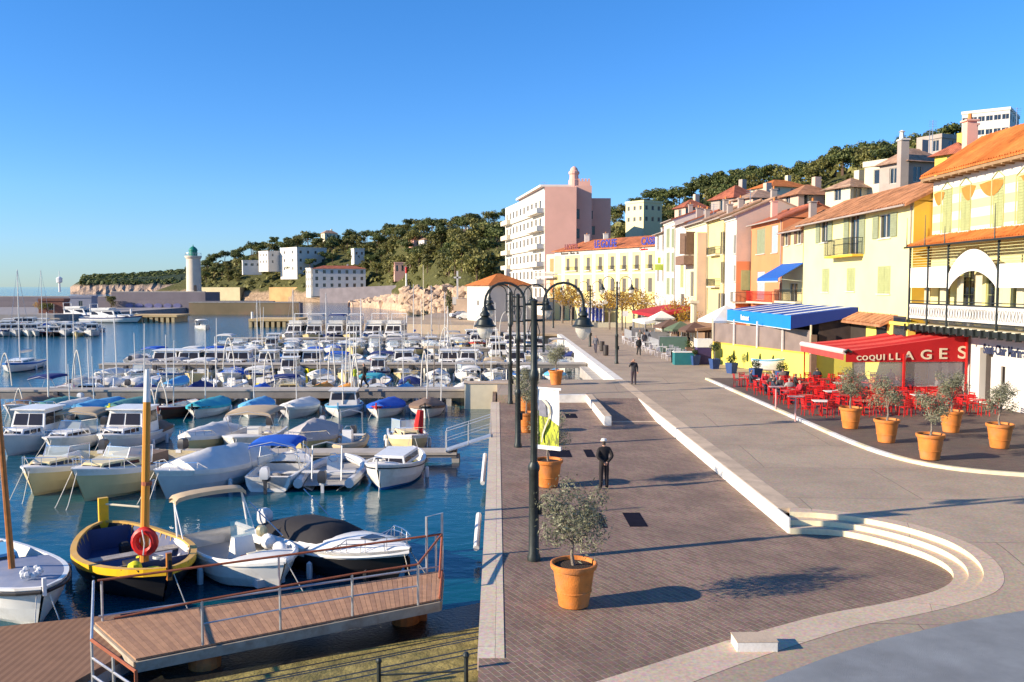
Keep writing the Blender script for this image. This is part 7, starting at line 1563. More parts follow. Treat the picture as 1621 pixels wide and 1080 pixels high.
# thin poles rising among the boats
random.seed(12)
PL = [(random.uniform(60, 800), random.choice([58.5, 62.2, 66, 74, 79.5, 83, 90, 100, 112, 124])) for k in range(14)]
PL.sort()
PL = [(px, 454 + (random.uniform(1.0, 4.2) if Y > 90 else random.uniform(2.2, 5.0)) * 1400 / Y * .6, Y, 'thin pale pole number') for px, Y in PL]
for i, (px, pyt, Y, lb) in enumerate([(75, 562, 61, 'thin pale pole leaning left at the left end of the second jetty'), (138, 537, 66, 'pale pole third from the left rising over the water'), (162, 520, 66, 'taller pale pole right of the leaning one'), (212, 527, 82, 'thin pale pole at the end of the third jetty'), (262, 530, 70, 'pale pole before the first wheelhouse boat'), (340, 533, 66, 'pale pole among the wheelhouse boats right of the lighthouse line'), (405, 540, 66, 'pale pole left of the middle of the second jetty'), (466, 548, 66, 'pale pole with a wide foot in the middle of the jetties'), (600, 520, 82, 'pale pole before the yellow hulled boat'), (688, 545, 62, 'dark pole left of the teal canopy'), (751, 535, 80, 'pale pole behind the second jetty near the quay'), (790, 528, 90, 'tall pale pole close to the lamp posts'), (640, 500, 100, 'pale pole far behind the yellow hulled boat'), (560, 512, 84, 'short pale pole in the middle rows'), (700, 560, 58.5, 'thin pole standing by the quay corner block')] + [(px, pyt, Y, 'thin pole %s, %s' % ('before the second jetty' if Y < 60 else 'close behind the second jetty' if Y < 70 else 'before the third jetty' if Y < 80.5 else 'behind the third jetty' if Y < 95 else 'near the fourth jetty' if Y < 105 else 'by the farthest jetty', 'toward its left end' if px < 300 else 'left of its middle' if px < 500 else 'right of its middle' if px < 650 else 'toward the quay')) for px, pyt, Y, lb in PL]):
    PC_ = globals().setdefault('PC_', {}); 
    if lb.startswith('thin pole ') and ', ' in lb: kk = lb[10:]; PC_[kk] = PC_.get(kk, 0) + 1; lb = '%s thin pole %s' % (ORD[PC_[kk] - 1], kk)
    b = onY(px, pyt, Y); g = G(GREYW if 'dark' not in lb else BARK); ln = random.uniform(-.25, .25); g.tube([(b.x + ln, Y, -1.6), (b.x, Y, b.z)], [.06, .03], 6); tag(g.done('mooring_pole', loc=(b.x, Y, -1.2)), lb, 'pole', 'poles among the jetties')
# curved mooring hoses standing over the jetties
LB2 = ['at the left end of the second jetty', 'left of the light blue covered boat', 'right of the orange mast', 'above the maroon boat', 'above the teal covered boat', 'behind the sagging beige bimini', 'in the middle of the second jetty', 'right of the walking man', 'above the yellow hulled boat', 'behind the teal canopy', 'near the third lamp post', 'left of the second lamp post', 'over the fourth jetty', 'at the far left of the basin']
for i, (px, py, Y, w, h) in enumerate([(8, 585, 60, .9, 2.2), (122, 585, 60, .7, 2.6), (255, 625, 56, .8, 1.7), (240, 640, 55, .6, 1.8), (362, 560, 62, .8, 2.2), (425, 580, 62, .7, 2), (525, 575, 62, .5, 2.4), (562, 590, 60.0, .5, 2.2), (672, 585, 62, .5, 2.6), (705, 540, 84, 1.2, 2.6), (780, 530, 84, 1.2, 2.6), (760, 515, 100, 1.6, 2.2), (800, 510, 104, 1.4, 2.4), (30, 640, 57, .8, 2)]):
    q = onY(px, py, Y); g = G(ROPE); pts = []
    for k in range(13):
        a = k / 12; pts.append((q.x + w * (a - .5) * (1 + .15 * math.sin(a * 9)), Y + .1 * math.sin(a * 5), q.z + h * .5 - h * abs(2 * a - 1) ** 2.2))
    g.tube(pts, .045, 5); tag(g.done('mooring_hose', loc=(q.x, Y, q.z - h * .5), smooth=True), 'pale hose bent into an arch ' + LB2[i], 'hose', 'curved hoses over the jetties')

auto(380, 900, 16, -90, 106.0, 'just beyond the short fourth jetty', ['run', 'cuddy', 'wheel', 'open'], (4.6, 6))
auto(200, 700, 16, 90, 92.0, 'between third and fifth jetties', ['run', 'pointu', 'open', 'cuddy'], (4.4, 5.4))
auto(110, 860, 16, 88, 68.6, 'deeper behind the second jetty', ['open', 'pointu', 'run', 'rib'], (4.0, 4.8))
for c, *_ in BOATS:
    if '_row' in c: del c['_row']
# ================================================================ STREET FURNITURE
LAMPG = clear('lantern_globe', (.75, .72, .62), .6)
def lamp(loc, label, arms=((1, 0), (-1, 0)), H=6.6, first=False):
    c = T('street_lamp', label, 'street lamp', loc, 0, 'arched harbour street lamps'); g = G(DARKIRON)
    g.lathe([(.17, 0), (.17, .12), (.135, .2), (.125, 2.3), (.15, 2.35), (.15, 2.45), (.1, 2.55)], n=14); g.box(.12, .2, -.07, .07, 1.2, 1.5); g.done('base', c, smooth=True)
    g = G(DARKIRON); g.lathe([(.09, 2.5), (.085, 4.6), (.12, 4.65), (.13, 4.8), (.09, 4.9), (.075, H), (.1, H + .05), (0, H + .12)], n=10); g.done('pole', c, smooth=True)
    for ax, ay in arms:
        g = G(DARKIRON); o = .24; r = .5; pts = [(ax * o, ay * o, H - 1.25), (ax * o, ay * o, H)]; 
        pts += [(ax * (o + r - r * math.cos(k * math.pi / 10)), ay * (o + r - r * math.cos(k * math.pi / 10)), H + r * math.sin(k * math.pi / 10)) for k in range(1, 11)]; e = o + 2 * r; pts.append((ax * e, ay * e, H - .12)); g.tube(pts, .032, 6)
        for z in (H - 1.1, H - .45, H - .05): g.tube([(0, 0, z), (ax * o, ay * o, z)], .03, 5)
        g.tube([(ax * .05, ay * .05, H - 1.1), (ax * o * .6, ay * o * .6, H - .75), (ax * .05, ay * .05, H - .4)], .015, 4); a = g.done('arm', c, smooth=True)
        g = G(DARKIRON); cc = (ax * e, ay * e, H - .55); g.lathe([(.04, .45), (.07, .4), (.07, .34), (.12, .28), (.13, .23), (.09, .19), (.19, .12), (.23, 0), (.28, -.03), (.28, -.06)], cc, 14, False); ln = g.done('lantern_hood', a, smooth=True)
        g = G(LAMPG); g.lathe([(.21, -.06), (.2, -.18), (.12, -.33), (.04, -.38), (0, -.39)], cc, 12, False); g.done('lantern_globe', a, smooth=True)
    return c
l1 = gp(845, 887, 0); L1c = lamp((l1.x, l1.y, 0), 'nearest arched double street lamp, standing beside the front olive pot with a banner')
l2 = gp(820, 708, 0); lamp((l2.x, l2.y, 0), 'second arched street lamp from the camera on the dark promenade')
l3 = gp(807, 632, 0); lamp((l3.x, min(52.6, l3.y), 0), 'third arched street lamp, at the white stone corner of the promenade')
l4 = gp(976, 576, .46); lamp((l4.x, l4.y, .46), 'slim arched street lamp in the middle of the road behind the walker', H=6.9)
l5 = gp(934, 549, .46); lamp((l5.x, l5.y, .46), 'farthest arched street lamp on the far quay edge')
l6 = gp(868, 527, .46); lamp((8.9, 140, .46), 'small distant street lamp before the left corner of the yellow hotel')
# banner
def bannermat():
    m = bpy.data.materials.new('printed_banner'); m.use_nodes = True; nt = m.node_tree; b = nt.nodes['Principled BSDF']; N = nt.nodes.new; L = nt.links.new; b.inputs['Roughness'].default_value = .6
    tc = N('ShaderNodeTexCoord'); sx = N('ShaderNodeSeparateXYZ'); L(tc.outputs['Generated'], sx.inputs[0]); no = N('ShaderNodeTexNoise'); no.inputs['Scale'].default_value = 5; no.inputs['Detail'].default_value = 6; L(tc.outputs['Generated'], no.inputs['Vector'])
    cr = N('ShaderNodeValToRGB'); cr.color_ramp.elements[0].position = .4; cr.color_ramp.elements[0].color = (.12, .13, .02, 1); cr.color_ramp.elements[1].position = .6; cr.color_ramp.elements[1].color = (.6, .68, .03, 1); L(no.outputs[0], cr.inputs[0])
    ma = N('ShaderNodeMath'); ma.operation = 'MULTIPLY_ADD'; ma.inputs[1].default_value = .25; L(sx.outputs['X'], ma.inputs[0]); L(sx.outputs['Z'], ma.inputs[2]); gt = N('ShaderNodeMath'); gt.operation = 'GREATER_THAN'; gt.inputs[1].default_value = .62; L(ma.outputs[0], gt.inputs[0])
    mx = N('ShaderNodeMix'); mx.data_type = 'RGBA'; mx.inputs['B'].default_value = (.78, .76, .74, 1); L(gt.outputs[0], mx.inputs['Factor']); L(cr.outputs[0], mx.inputs['A']); L(mx.outputs['Result'], b.inputs['Base Color']); return m
BM = bannermat()
def banner(loc, label, s=1):
    c = T('banner', label, 'banner', loc, R(-32)); g = G(BM); n = 8; rows = [[(s * (.06 + .6 * i / n), .02 * math.sin(i * 1.3 + j), 3.0 + 1.42 * j / 6) for i in range(n + 1)] for j in range(7)]; g.loft(rows); o = g.done('cloth', c, smooth=True)
    g = G(WHITE); g.box(min(0, s * .72), max(0, s * .72), -.03, .03, 2.9, 3.0); g.box(min(0, s * .72), max(0, s * .72), -.02, .02, 4.42, 4.47); g.done('crossbar', c)
    g = G(CREAM); g.tube([(s * (.2 + .22 * math.sin(k * .4) ** 2 * (1 if k < 8 else 1.1)), -.05, 3.08 + 1.1 * abs(math.sin(k * .196))) for k in range(17)], .022, 4); g.m(M('banner_slate', (.2, .2, .24), .7, .2, 8)); g.quad((s * .1, -.032, 3.75), (s * .32, -.032, 3.72), (s * .28, -.032, 4.15), (s * .1, -.032, 4.15)); g.done('printed_design', c)
    return c
banner((l1.x + .05, l1.y, 0), 'white and lime green banner hanging on the nearest lamp post'); 
# planters
BLUP = M('blue_planter', (.03, .07, .2), .5, .1, 2)
def planter(px, py, label, ball=.42, tall=False, w=.36):
    p = gp(px, py, .46); c = T('blue_planter', label, 'planter', (p.x, p.y, .46), random.random(), 'blue planters along the yellow restaurant wall'); g = G(BLUP); q = w
    g.add([(-q * .7, -q * .7, 0), (q * .7, -q * .7, 0), (q * .7, q * .7, 0), (-q * .7, q * .7, 0), (-q, -q, .8), (q, -q, .8), (q, q, .8), (-q, q, .8), (-q * .85, -q * .85, .8), (q * .85, -q * .85, .8), (q * .85, q * .85, .8), (-q * .85, q * .85, .8), (0, 0, .7)], [(3, 2, 1, 0), (0, 1, 5, 4), (1, 2, 6, 5), (2, 3, 7, 6), (3, 0, 4, 7), (4, 5, 9, 8), (5, 6, 10, 9), (6, 7, 11, 10), (7, 4, 8, 11), (8, 9, 12), (9, 10, 12), (10, 11, 12), (11, 8, 12)]); g.done('box', c)
    z = 1.55 if tall else 1.0; g = G(BARK); g.tube([(0, 0, .7), (0, 0, z)], .03, 5); g.done('stem', c); g = G(BOX); leaves(g, [((0, 0, z + (.2 if tall else .1)), ball, (1, 1, .85))], 420, .07, .1, .1); g.done('foliage', c)
random.seed(3)
planter(1131, 584, 'blue planter with a tall ball shrub at the left end of the yellow wall', .42, True); planter(1158, 591, 'blue planter with a low round shrub in the middle of the yellow wall', .42)
planter(1196, 601, 'blue planter with a low round shrub left of the displayed rowing boat', .4); planter(1238, 606, 'planter with a dark ball shrub right behind the seated guests', .42); planter(1100, 578, 'blue planter at the corner left of the yellow wall', .25)
# displayed rowing boat
c = T('display_rowboat', 'small white and blue rowing boat displayed in front of the yellow wall', 'rowing boat'); H = Hull(2.7, 1.0, .45, True); hullmesh(c, H, WHITE, PC['lightblue'], WHITE, td=.85, stern_deck=.1); p = gp(1218, 592, .46); c.location = (p.x, p.y, 1.05); c.rotation_euler.z = R(-20); g = G(OLDWOOD); g.box(-.8, -.7, -.4, .4, -.6, -.3); g.box(.7, .8, -.4, .4, -.6, -.3); g.done('trestle', c)
# ---- yellow walled restaurant with blue striped awning
c = T('blue_awning_restaurant', 'terrace restaurant with a bright yellow low wall under a blue and white striped awning', 'restaurant'); W0, W1 = Vector((18.5, 75.8)), Vector((22.2, 62.4)); u = (W1 - W0).normalized(); nn = Vector((-u.y, u.x)); nn = nn if nn.x > 0 else -nn
g = G(BYEL); g.prism([tuple(W0), tuple(W1), tuple(W1 + nn * .2), tuple(W0 + nn * .2)], .4, 2.2); g.box(W1.x + .21, 25.6, 62.4, 62.6, .4, 2.2); g.done('parapet_wall', c)
g = G(OCH); g.prism([tuple(W0 - nn * .05), tuple(W1 - nn * .05), tuple(W1 + nn * .25), tuple(W0 + nn * .25)], 2.2, 2.3); g.done('wall_coping', c)
for t in (.13, .27, .42, .55, .68): q = W0 + (W1 - W0) * t; g = G(BOX); k = q - nn * .06; g.lathe([(.0, 0), (.09, .1), (.1, .5), (.03, .8), (0, .82)], (k.x, k.y, 1.0), 6); g.done('wall_plant', c)
SCRN = M('grey_plastic_screen', (.22, .17, .15), .3, .15, 1); g = G(SCRN); a = W0 + nn * .1; b = W1 + nn * .1; g.prism([tuple(a), tuple(b), tuple(b + nn * .03), tuple(a + nn * .03)], 2.3, 3.9); g.done('plastic_screen', c)
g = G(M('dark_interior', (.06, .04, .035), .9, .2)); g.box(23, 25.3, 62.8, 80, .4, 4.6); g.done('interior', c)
for t in (0, .25, .5, .75, 1): q = W0 + (W1 - W0) * t; g = G(WHITE if t not in (0, 1) else CREAM); g.box(q.x - .05, q.x + .05, q.y - .3, q.y - .2, 2.2, 4.3); g.done('post', c)
g = G(BSH); g.box(22.2, 22.6, 62.0, 62.35, .4, 3.6); g.done('brown_pillar', c)
BSTR = stripemat('blue_white_awning', (.01, .06, .33), (.72, .72, .7), 'Y', 2.8, .8, noise=.03, duty=.7); BRB = M('bright_blue_canvas', (.005, .2, .75), .7, .04, 2)
g = G(BSTR); x0, x1, y0, y1 = 20.9, 25.65, 62.5, 79.8
for i in range(1):
    vs = [(x0, y0, 4.95), (x0, y1, 4.95), (x1, y1, 5.55), (x1, y0, 5.55)]; g.add(vs + [(a_, b_, z_ - .05) for a_, b_, z_ in vs], [(0, 1, 2, 3), (7, 6, 5, 4)])
g.done('striped_awning', c); g = G(BRB); g.loft([[(x0 - .03 - .04 * math.sin(j), y, 4.95 - z) for j, y in enumerate([y0 + (y1 - y0) * i / 20 for i in range(21)])] for z in (0, .5, 1.0)]); g.done('valance', c)
g = G(M('dark_blue_canvas', (.01, .03, .2), .8, .05)); g.add([(x0, y0, 4.95), (x1, y0, 5.55), (x1, y0, 4.9), (x0, y0, 4.0)], [(0, 1, 2, 3)]); g.add([(x0, y0 + .02, 4.95), (x1, y0 + .02, 5.55), (x1, y0 + .02, 4.9), (x0, y0 + .02, 4.0)], [(3, 2, 1, 0)]); g.done('side_valance', c)
g = G(WHITE); g.tube([(x0 - .05, y0, 3.95), (x0 - .05, y1, 3.93)], .03, 5); g.done('valance_hem', c)
textmesh('Restaurant', .62, WHITE, 'lettering', c, Matrix.Translation((x0 - .1, 75.2, 4.2)) @ Matrix.Rotation(R(-90), 4, 'Z') @ Matrix.Rotation(R(90), 4, 'X'), .01, .015, .9)
rebase(c, (22, 70, .45))
# white square parasol
def parasol(px, Y, zt, zb, w, mat, label, grp=None, cat='parasol'):
    p = onY(px, 454, Y); c = T('parasol', label, cat, (p.x, Y, .46), R(8)); g = G(mat); v = [(-w, -w, zb - .46), (w, -w, zb - .46), (w, w, zb - .46), (-w, w, zb - .46), (0, 0, zt - .46)]; lo = [(a, b, z - .05) for a, b, z in v]
    g.add(v, [(0, 1, 4), (1, 2, 4), (2, 3, 4), (3, 0, 4)]); g.add(lo, [(1, 0, 4), (2, 1, 4), (3, 2, 4), (0, 3, 4)])
    for i in range(4): a, b = v[i], v[(i + 1) % 4]; g.quad(a, b, (b[0], b[1], b[2] - .2), (a[0], a[1], a[2] - .2))
    g.done('canopy', c); g = G(WHITE); g.tube([(0, 0, 0), (0, 0, zt - .5)], .035, 6); g.done('pole', c); return c
parasol(1150, 82, 5.3, 3.9, 2.0, AWW, 'large white square parasol left of the blue striped awning')
parasol(1048, 103, 4.2, 3.4, 1.2, AWW, 'small white parasol right of the dark red awning')
# red awning far
def awning(name, label, x0, x1, y0, y1, zf, zr, mat, val=.35, rails=True):
    c = T(name, label, 'awning'); g = G(mat); vs = [(x0, y0, zf), (x0, y1, zf), (x1, y1, zr), (x1, y0, zr)]; g.add(vs + [(a, b, z - .05) for a, b, z in vs], [(0, 1, 2, 3), (7, 6, 5, 4)]); g.quad((x0, y0, zf), (x0, y1, zf), (x0, y1, zf - val), (x0, y0, zf - val)); g.add([(x0, y0, zf), (x1, y0, zr), (x1, y0, zr - val), (x0, y0, zf - val)], [(0, 1, 2, 3)]); g.done('canvas', c)
    for y in (y0 + .1, (y0 + y1) / 2, y1 - .1): g = G(GALV); g.tube([(x0 + .1, y, .45), (x0 + .1, y, zf)], .04, 6); g.done('post', c)
    rebase(c, ((x0 + x1) / 2, (y0 + y1) / 2, .45)); return c
DRED = M('dark_red_canvas', (.38, .012, .02), .8, .1, 2)
awning('red_awning', 'dark red sloping awning in the middle distance under the white houses', 18.5, 23.5, 104, 121, 3.7, 4.6, DRED)
awning('white_awning', 'white rounded awning just in front of the dark red one', 17.2, 20.5, 103, 112, 2.9, 3.4, AWW, .3)
awning('cafe_shelter', 'brownish glazed terrace shelter between the white parasol and the small white awning', 19.5, 23.5, 86, 101, 2.9, 3.3, M('brown_shelter_roof', (.3, .17, .09), .8, .2, 1), .25)
for i, (y, lb) in enumerate(((88, 'green windbreak panel at the near end of the far terraces'), (97, 'grey windbreak panel in the middle of the far terraces'), (106, 'grey windbreak panel at the far end of the far terraces'))):
    g = G(M('windbreak_%d' % i, ((.12, .2, .15), (.3, .3, .3), (.25, .24, .24))[i], .4, .1)); g.box(16.2, 19.0, y, y + .05, .5, 2.0); g.m(GALV); g.bar((16.2, y + .02, .46), (16.2, y + .02, 2.05), .06); g.bar((16.2, y + .02, 2.02), (19, y + .02, 2.02), .05); g.box(16.17, 16.2, y, y + 6, .6, 1.7); tag(g.done('windbreak', loc=(17.5, y, .46)), lb, 'windbreak')
g = G(M('teal_box', (.02, .16, .17), .6, .1)); p = gp(1085, 578, .46); g.box(p.x - .9, p.x + .9, p.y, p.y + 1.0, .46, 1.5); g.m(WHITE); g.box(p.x - .95, p.x + .95, p.y - .03, p.y + 1.03, 1.5, 1.55); tag(g.done('serving_cabinet', loc=(p.x, p.y, .46)), 'teal cabinet with a white top at the end of the white chairs', 'cabinet')
g = G(M('purple_box', (.05, .03, .1), .6, .1)); p = gp(1117, 577, .46); g.box(p.x - .7, p.x + .5, p.y, p.y + 1.0, .46, 1.9); g.m(WHITE); g.box(p.x - .75, p.x + .55, p.y - .03, p.y + 1.03, 1.9, 2.6); tag(g.done('icecream_counter', loc=(p.x, p.y, .46)), 'white topped dark purple counter left of the yellow wall', 'counter')
# fluted pale column of the far facades
g = G(CPL); p = onX(1098, 500, 21.5); g.tube([(p.x, p.y, .45), (p.x, p.y, 5.2)], .35, 10); g.box(p.x - .5, p.x + .5, p.y - .5, p.y + .5, 5.2, 5.5); tag(g.done('column', loc=(p.x, p.y, .45)), 'pale round column beside the orange leaved tree', 'column')
# ---- seafood cafe
RC = M('red_awning_canvas', (.46, .008, .01), .8, .06, 2); RC2 = M('faded_red_canvas', (.58, .06, .05), .8, .1, 2)
c = T('seafood_awning', 'big red awning with COQUILLAGES in pale letters on its side panel', 'awning'); ya, yb, xa, xb = 49.5, 56.6, 19.7, 26.6
g = G(); n = 7
for i in range(n):
    y0 = ya + (yb - ya) * i / n; y1 = ya + (yb - ya) * (i + 1) / n; g.m(RC2 if i % 2 == 0 else RC); g.loft([[(xa + (xb - xa) * t, y0, 3.35 + .9 * t - .12 * math.sin(math.pi * t) + .02), (xa + (xb - xa) * t, (y0 + y1) / 2, 3.27 + .9 * t - .16 * math.sin(math.pi * t)), (xa + (xb - xa) * t, y1, 3.35 + .9 * t - .12 * math.sin(math.pi * t) + .02)] for t in [k / 6 for k in range(7)]])
g.done('canopy', c, smooth=True, ang=60)
g = G(RC); g.add([(xa, ya, 3.34), (xb, ya, 4.26), (xb, ya, 2.76), (xa, ya, 2.74)], [(0, 1, 2, 3)]); g.add([(xa, ya + .02, 3.34), (xb, ya + .02, 4.26), (xb, ya + .02, 2.76), (xa, ya + .02, 2.74)], [(3, 2, 1, 0)]); g.done('side_panel', c)
g = G(M('pinkish_roller', (.7, .52, .48), .7, .08, 3)); g.tube([(xa - .05, ya, 3.32), (xa - .05, yb, 3.32)], .16, 8); g.m(RC2); g.loft([[(xa - .12 - .04 * (k % 2), ya + (yb - ya) * k / 14, z) for k in range(15)] for z in (3.2, 2.85)]); g.done('front_roller', c)
g = G(DARKIRON); g.tube([(xa - .1, ya - .05, 3.3), (xa + .1, ya - .05, 3.45), (xa + .3, ya - .05, 3.3)], .07, 6); g.done('bracket', c)
LET = M('pale_letter_paint', (.75, .62, .42), .7, .04)
lt = [('C', 1359.5, .25), ('O', 1368.5, .26), ('Q', 1379.5, .28), ('U', 1391, .3), ('I', 1400.5, .32), ('L', 1409.5, .34), ('L', 1420.5, .38), ('A', 1437.5, .46), ('G', 1464, .53), ('E', 1493.5, .6), ('S', 1525, .7)]
for ch, px, h in lt:
    q = onY(px, 568.7, ya - .03); sz = h / .7; w = h * (1.0 if ch not in 'IL' else .6); hh = h * .5
    textmesh(ch, sz, LET, 'letter', c, Matrix.Translation((q.x - w * .5, ya - .03, 2.85 + (px - 1359) * .0006)) @ Matrix.Rotation(R(90), 4, 'X'), .01, .012, 1.1 if px < 1430 else 1.25)
for x, y, w in ((26.55, 49.45, .1), (23.0, 49.45, .12), (19.8, 56.5, .07), (22.2, 49.6, .1)):
    if w == .1 and x < 25: continue
    g = G(REDP); g.box(x - w / 2, x + w / 2, y - w / 2, y + w / 2, .56, 4.3 if x > 25 else 3.2); g.done('post', c)
g = G(clear('plastic_wind_screen', (.4, .36, .36), .45)); g.quad((20.2, 49.56, 1.35), (26.4, 49.56, 1.35), (26.4, 49.56, 2.76), (20.2, 49.56, 2.76)); g.done('wind_screen', c)
g = G(RC); g.box(23.6, 26.4, 49.52, 49.58, .62, 1.34); g.done('low_panel', c)
g = G(WHITE); g.tube([(xb + .02 - .3, ya - .6, 4.45), (xb - .3, yb, 4.45)], .22, 8); g.done('awning_case', c)
rebase(c, (23, 53, .56))
RCH = M('red_chair_paint', (.6, .012, .012), .45, .08, 2)
def chair(mat, s=1.0):
    c = T('cafe_chair', '', 'chair'); g = G(mat); g.box(-.2, .2, -.2, .2, .44, .46)
    for k in range(5): g.box(-.2, .2, -.2 + k * .085, -.14 + k * .085, .461, .475)
    g.done('seat', c); g = G(mat); g.bar((-.19, .2, .46), (-.19, .26, .86), .03); g.bar((.19, .2, .46), (.19, .26, .86), .03); 
    for k in range(3): z = .58 + k * .1; g.box(-.18, .18, .21 + (z - .46) * .15, .235 + (z - .46) * .15, z, z + .06)
    g.done('backrest', c)
    for x in (-.18, .18):
        for y in (-.18, .19): g = G(mat); g.bar((x * 1.12, y * 1.12, 0), (x, y, .45), .028); g.done('leg', c)
    return c
def table(top, leg, r=.38):
    c = T('cafe_table', '', 'table'); g = G(top); g.box(-r, r, -r, r, .71, .735); g.done('table_top', c); g = G(leg); g.tube([(0, 0, .03), (0, 0, .71)], .03, 6); g.box(-.25, .25, -.03, .03, 0, .03); g.box(-.03, .03, -.25, .25, 0, .029); g.done('pedestal', c); return c
CH0 = chair(RCH); TB0 = table(M('red_table_top', (.6, .03, .03), .35, .08), REDP); TBW = table(WHITE, REDP); use = {}
def place(proto, loc, rz, label, cat, grp):
    k = proto.name
    if k not in use: use[k] = 1; o = proto; o.location = loc; o.rotation_euler.z = rz
    else: o = dup(proto, loc, rz)
    o['label'] = label; o['category'] = cat; o['group'] = grp; return o
random.seed(41)
RK = ['in the rank along the pale road kerb', 'in the second rank from the road kerb', 'in the third rank from the road kerb', 'in the fourth rank from the road kerb', 'in the rank nearest the house walls']
SEATS = []; 
for i in range(5):
    for j in range(7):
        x = 16.25 + i * 2.05 + random.uniform(-.15, .15); y = 43.9 + j * 2.05 + random.uniform(-.2, .2)
        if i == 0 and j > 6: continue
        w = (i * 3 + j) % 5 == 0; place(TBW if w else TB0, (x, y, .565), random.uniform(-.2, .2), ('white topped table ' if w else 'red cafe table ') + RK[i] + ' of the seafood terrace', 'table', 'cafe tables of the seafood terrace')
        for a in (0, 1, 2, 3):
            an = a * math.pi / 2 + random.uniform(-.25, .25); dd = random.uniform(.58, .72); cx, cy = x + dd * math.sin(an), y - dd * math.cos(an)
            # chair faces the table: its back points away
            place(CH0, (cx, cy, .565), an + math.pi, 'red slatted metal chair ' + RK[i] + ' of the seafood terrace', 'chair', 'red chairs of the seafood terrace'); SEATS.append((cx, cy, an, x, y))
for k, (px, py) in enumerate(((1228, 648), (1259, 667))):
    p = gp(px, py, .57); g = G(M('steel_post_red', (.5, .3, .28), .4, .1, 3)); g.tube([(p.x, p.y, .56), (p.x, p.y, 1.75)], .045, 8); g.box(p.x - .35, p.x + .35, p.y - .2, p.y + .2, 1.75, 1.78); tag(g.done('standing_table', loc=(p.x, p.y, .56)), ['high table post nearer the seated guests at the road kerb', 'high table post at the near corner of the red chairs'][k], 'table')
# sign of the cafe: small dark board under table etc.
random.seed(42)
WCH = chair(M('pale_chair', (.6, .58, .6), .5, .1, 2)); n = 0
for y in [78 + k * 2.0 for k in range(13)]:
    for k in range(2):
        x = 15.2 + k * 1.9 + (y - 78) * -.02 + random.uniform(-.2, .2)
        if k == 0 or n % 2: place(WCH, (x, y, .46), random.uniform(0, 6), 'pale chair %s of the far terraces' % ('in the kerbside line' if k == 0 else 'in the inner line'), 'chair', 'pale chairs of the far terraces')
        n += 1
WTB = table(WHITE, GALV)
for y in [79 + k * 3.4 for k in range(8)]: place(WTB, (16.1 + random.uniform(-.2, .2), y, .46), 0, 'small white table between the pale chairs of the far terraces', 'table', 'white tables of the far terraces')
# bins and signboards
for k, (px, py) in enumerate(((953, 556), (959, 563))):
    p = gp(px, py, .46); g = G(DARKF); g.lathe([(.22, 0), (.26, .1), (.26, .95), (.22, 1.0), (0, 1.02)], (p.x, p.y, .46), 10); tag(g.done('litter_bin', loc=(p.x, p.y, .46)), ['dark litter bin right behind the person by the far quay edge', 'nearer dark litter bin left of the slim street lamp'][k], 'litter bin')
p = gp(990, 535, .46); g = G(DARKIRON); g.tube([(p.x, p.y, .46), (p.x, p.y, 3.2)], .05, 6); g.m(BSH); g.lathe([(.3, .46), (.45, 1.0), (.4, 1.05), (0, 1.0)], (p.x, p.y, 0), 8); g.m(WHITE); g.box(p.x - .35, p.x + .35, p.y - .03, p.y + .03, 3.2, 3.9); tag(g.done('sign_post', loc=(p.x, p.y, .46)), 'dark sign post with a white plate left of the groups of passers-by', 'sign')

random.seed(61); HL = ['low dark hedge trough %s along the edge of the far terraces' % o for o in ('nearest', 'second nearest', 'third nearest', 'fourth nearest', 'fifth nearest', 'farthest')]
for k in range(6):
    y = 84 + k * 4.6; x = 19.2 - k * .1; c = T('hedge_trough', HL[k], 'planter', (x, y, .46), 0, 'hedge troughs of the far terraces'); g = G(BSH); g.box(-.3, .3, -1.2, 1.2, 0, .5); g.done('trough', c); g = G(BOX); leaves(g, [((0, dy, .8), .42) for dy in (-.9, -.3, .3, .9)], 300, .12, .16, .2); g.done('foliage', c)
DK = [M('dark_brown_canvas', (.12, .07, .05), .85, .15), M('charcoal_canvas', (.05, .05, .06), .85, .15), M('faded_green_canvas', (.1, .14, .08), .85, .15)]
for k, (px, Y, w, lb) in enumerate(((1062, 96, 1.5, 'brown parasol behind the pale chairs'), (1034, 118, 1.5, 'charcoal parasol under the near edge of the dark red awning'), (1078, 90, 1.3, 'faded green parasol nearest the teal cabinet'), (1100, 88, 1.4, 'dark brown parasol between the faded green one and the big white one'))): parasol(px, Y, 3.5, 2.7, w, DK[k % 3], lb)
for k, (px, py, lb) in enumerate(((1000, 528, 'dark menu board beside the far end of the pale chairs'), (1068, 574, 'dark menu board at the kerbside end of the pale chairs'), (1012, 533, 'dark menu board behind the passers-by'))):
    p = gp(px, py, .46); g = G(DARKF); g.obox((p.x, p.y, .95), (.3, .02, .5), .3, Matrix.Rotation(.15, 3, 'X')); g.obox((p.x, p.y + .25, .95), (.3, .02, .5), .3, Matrix.Rotation(-.15, 3, 'X')); tag(g.done('menu_board', loc=(p.x, p.y, .46)), lb, 'sign')
WALLC = [M('shop_front_brown', (.2, .1, .06), .7, .2), M('shop_front_green', (.08, .14, .1), .6, .2), M('shop_front_ochre', (.5, .3, .1), .7, .2)]
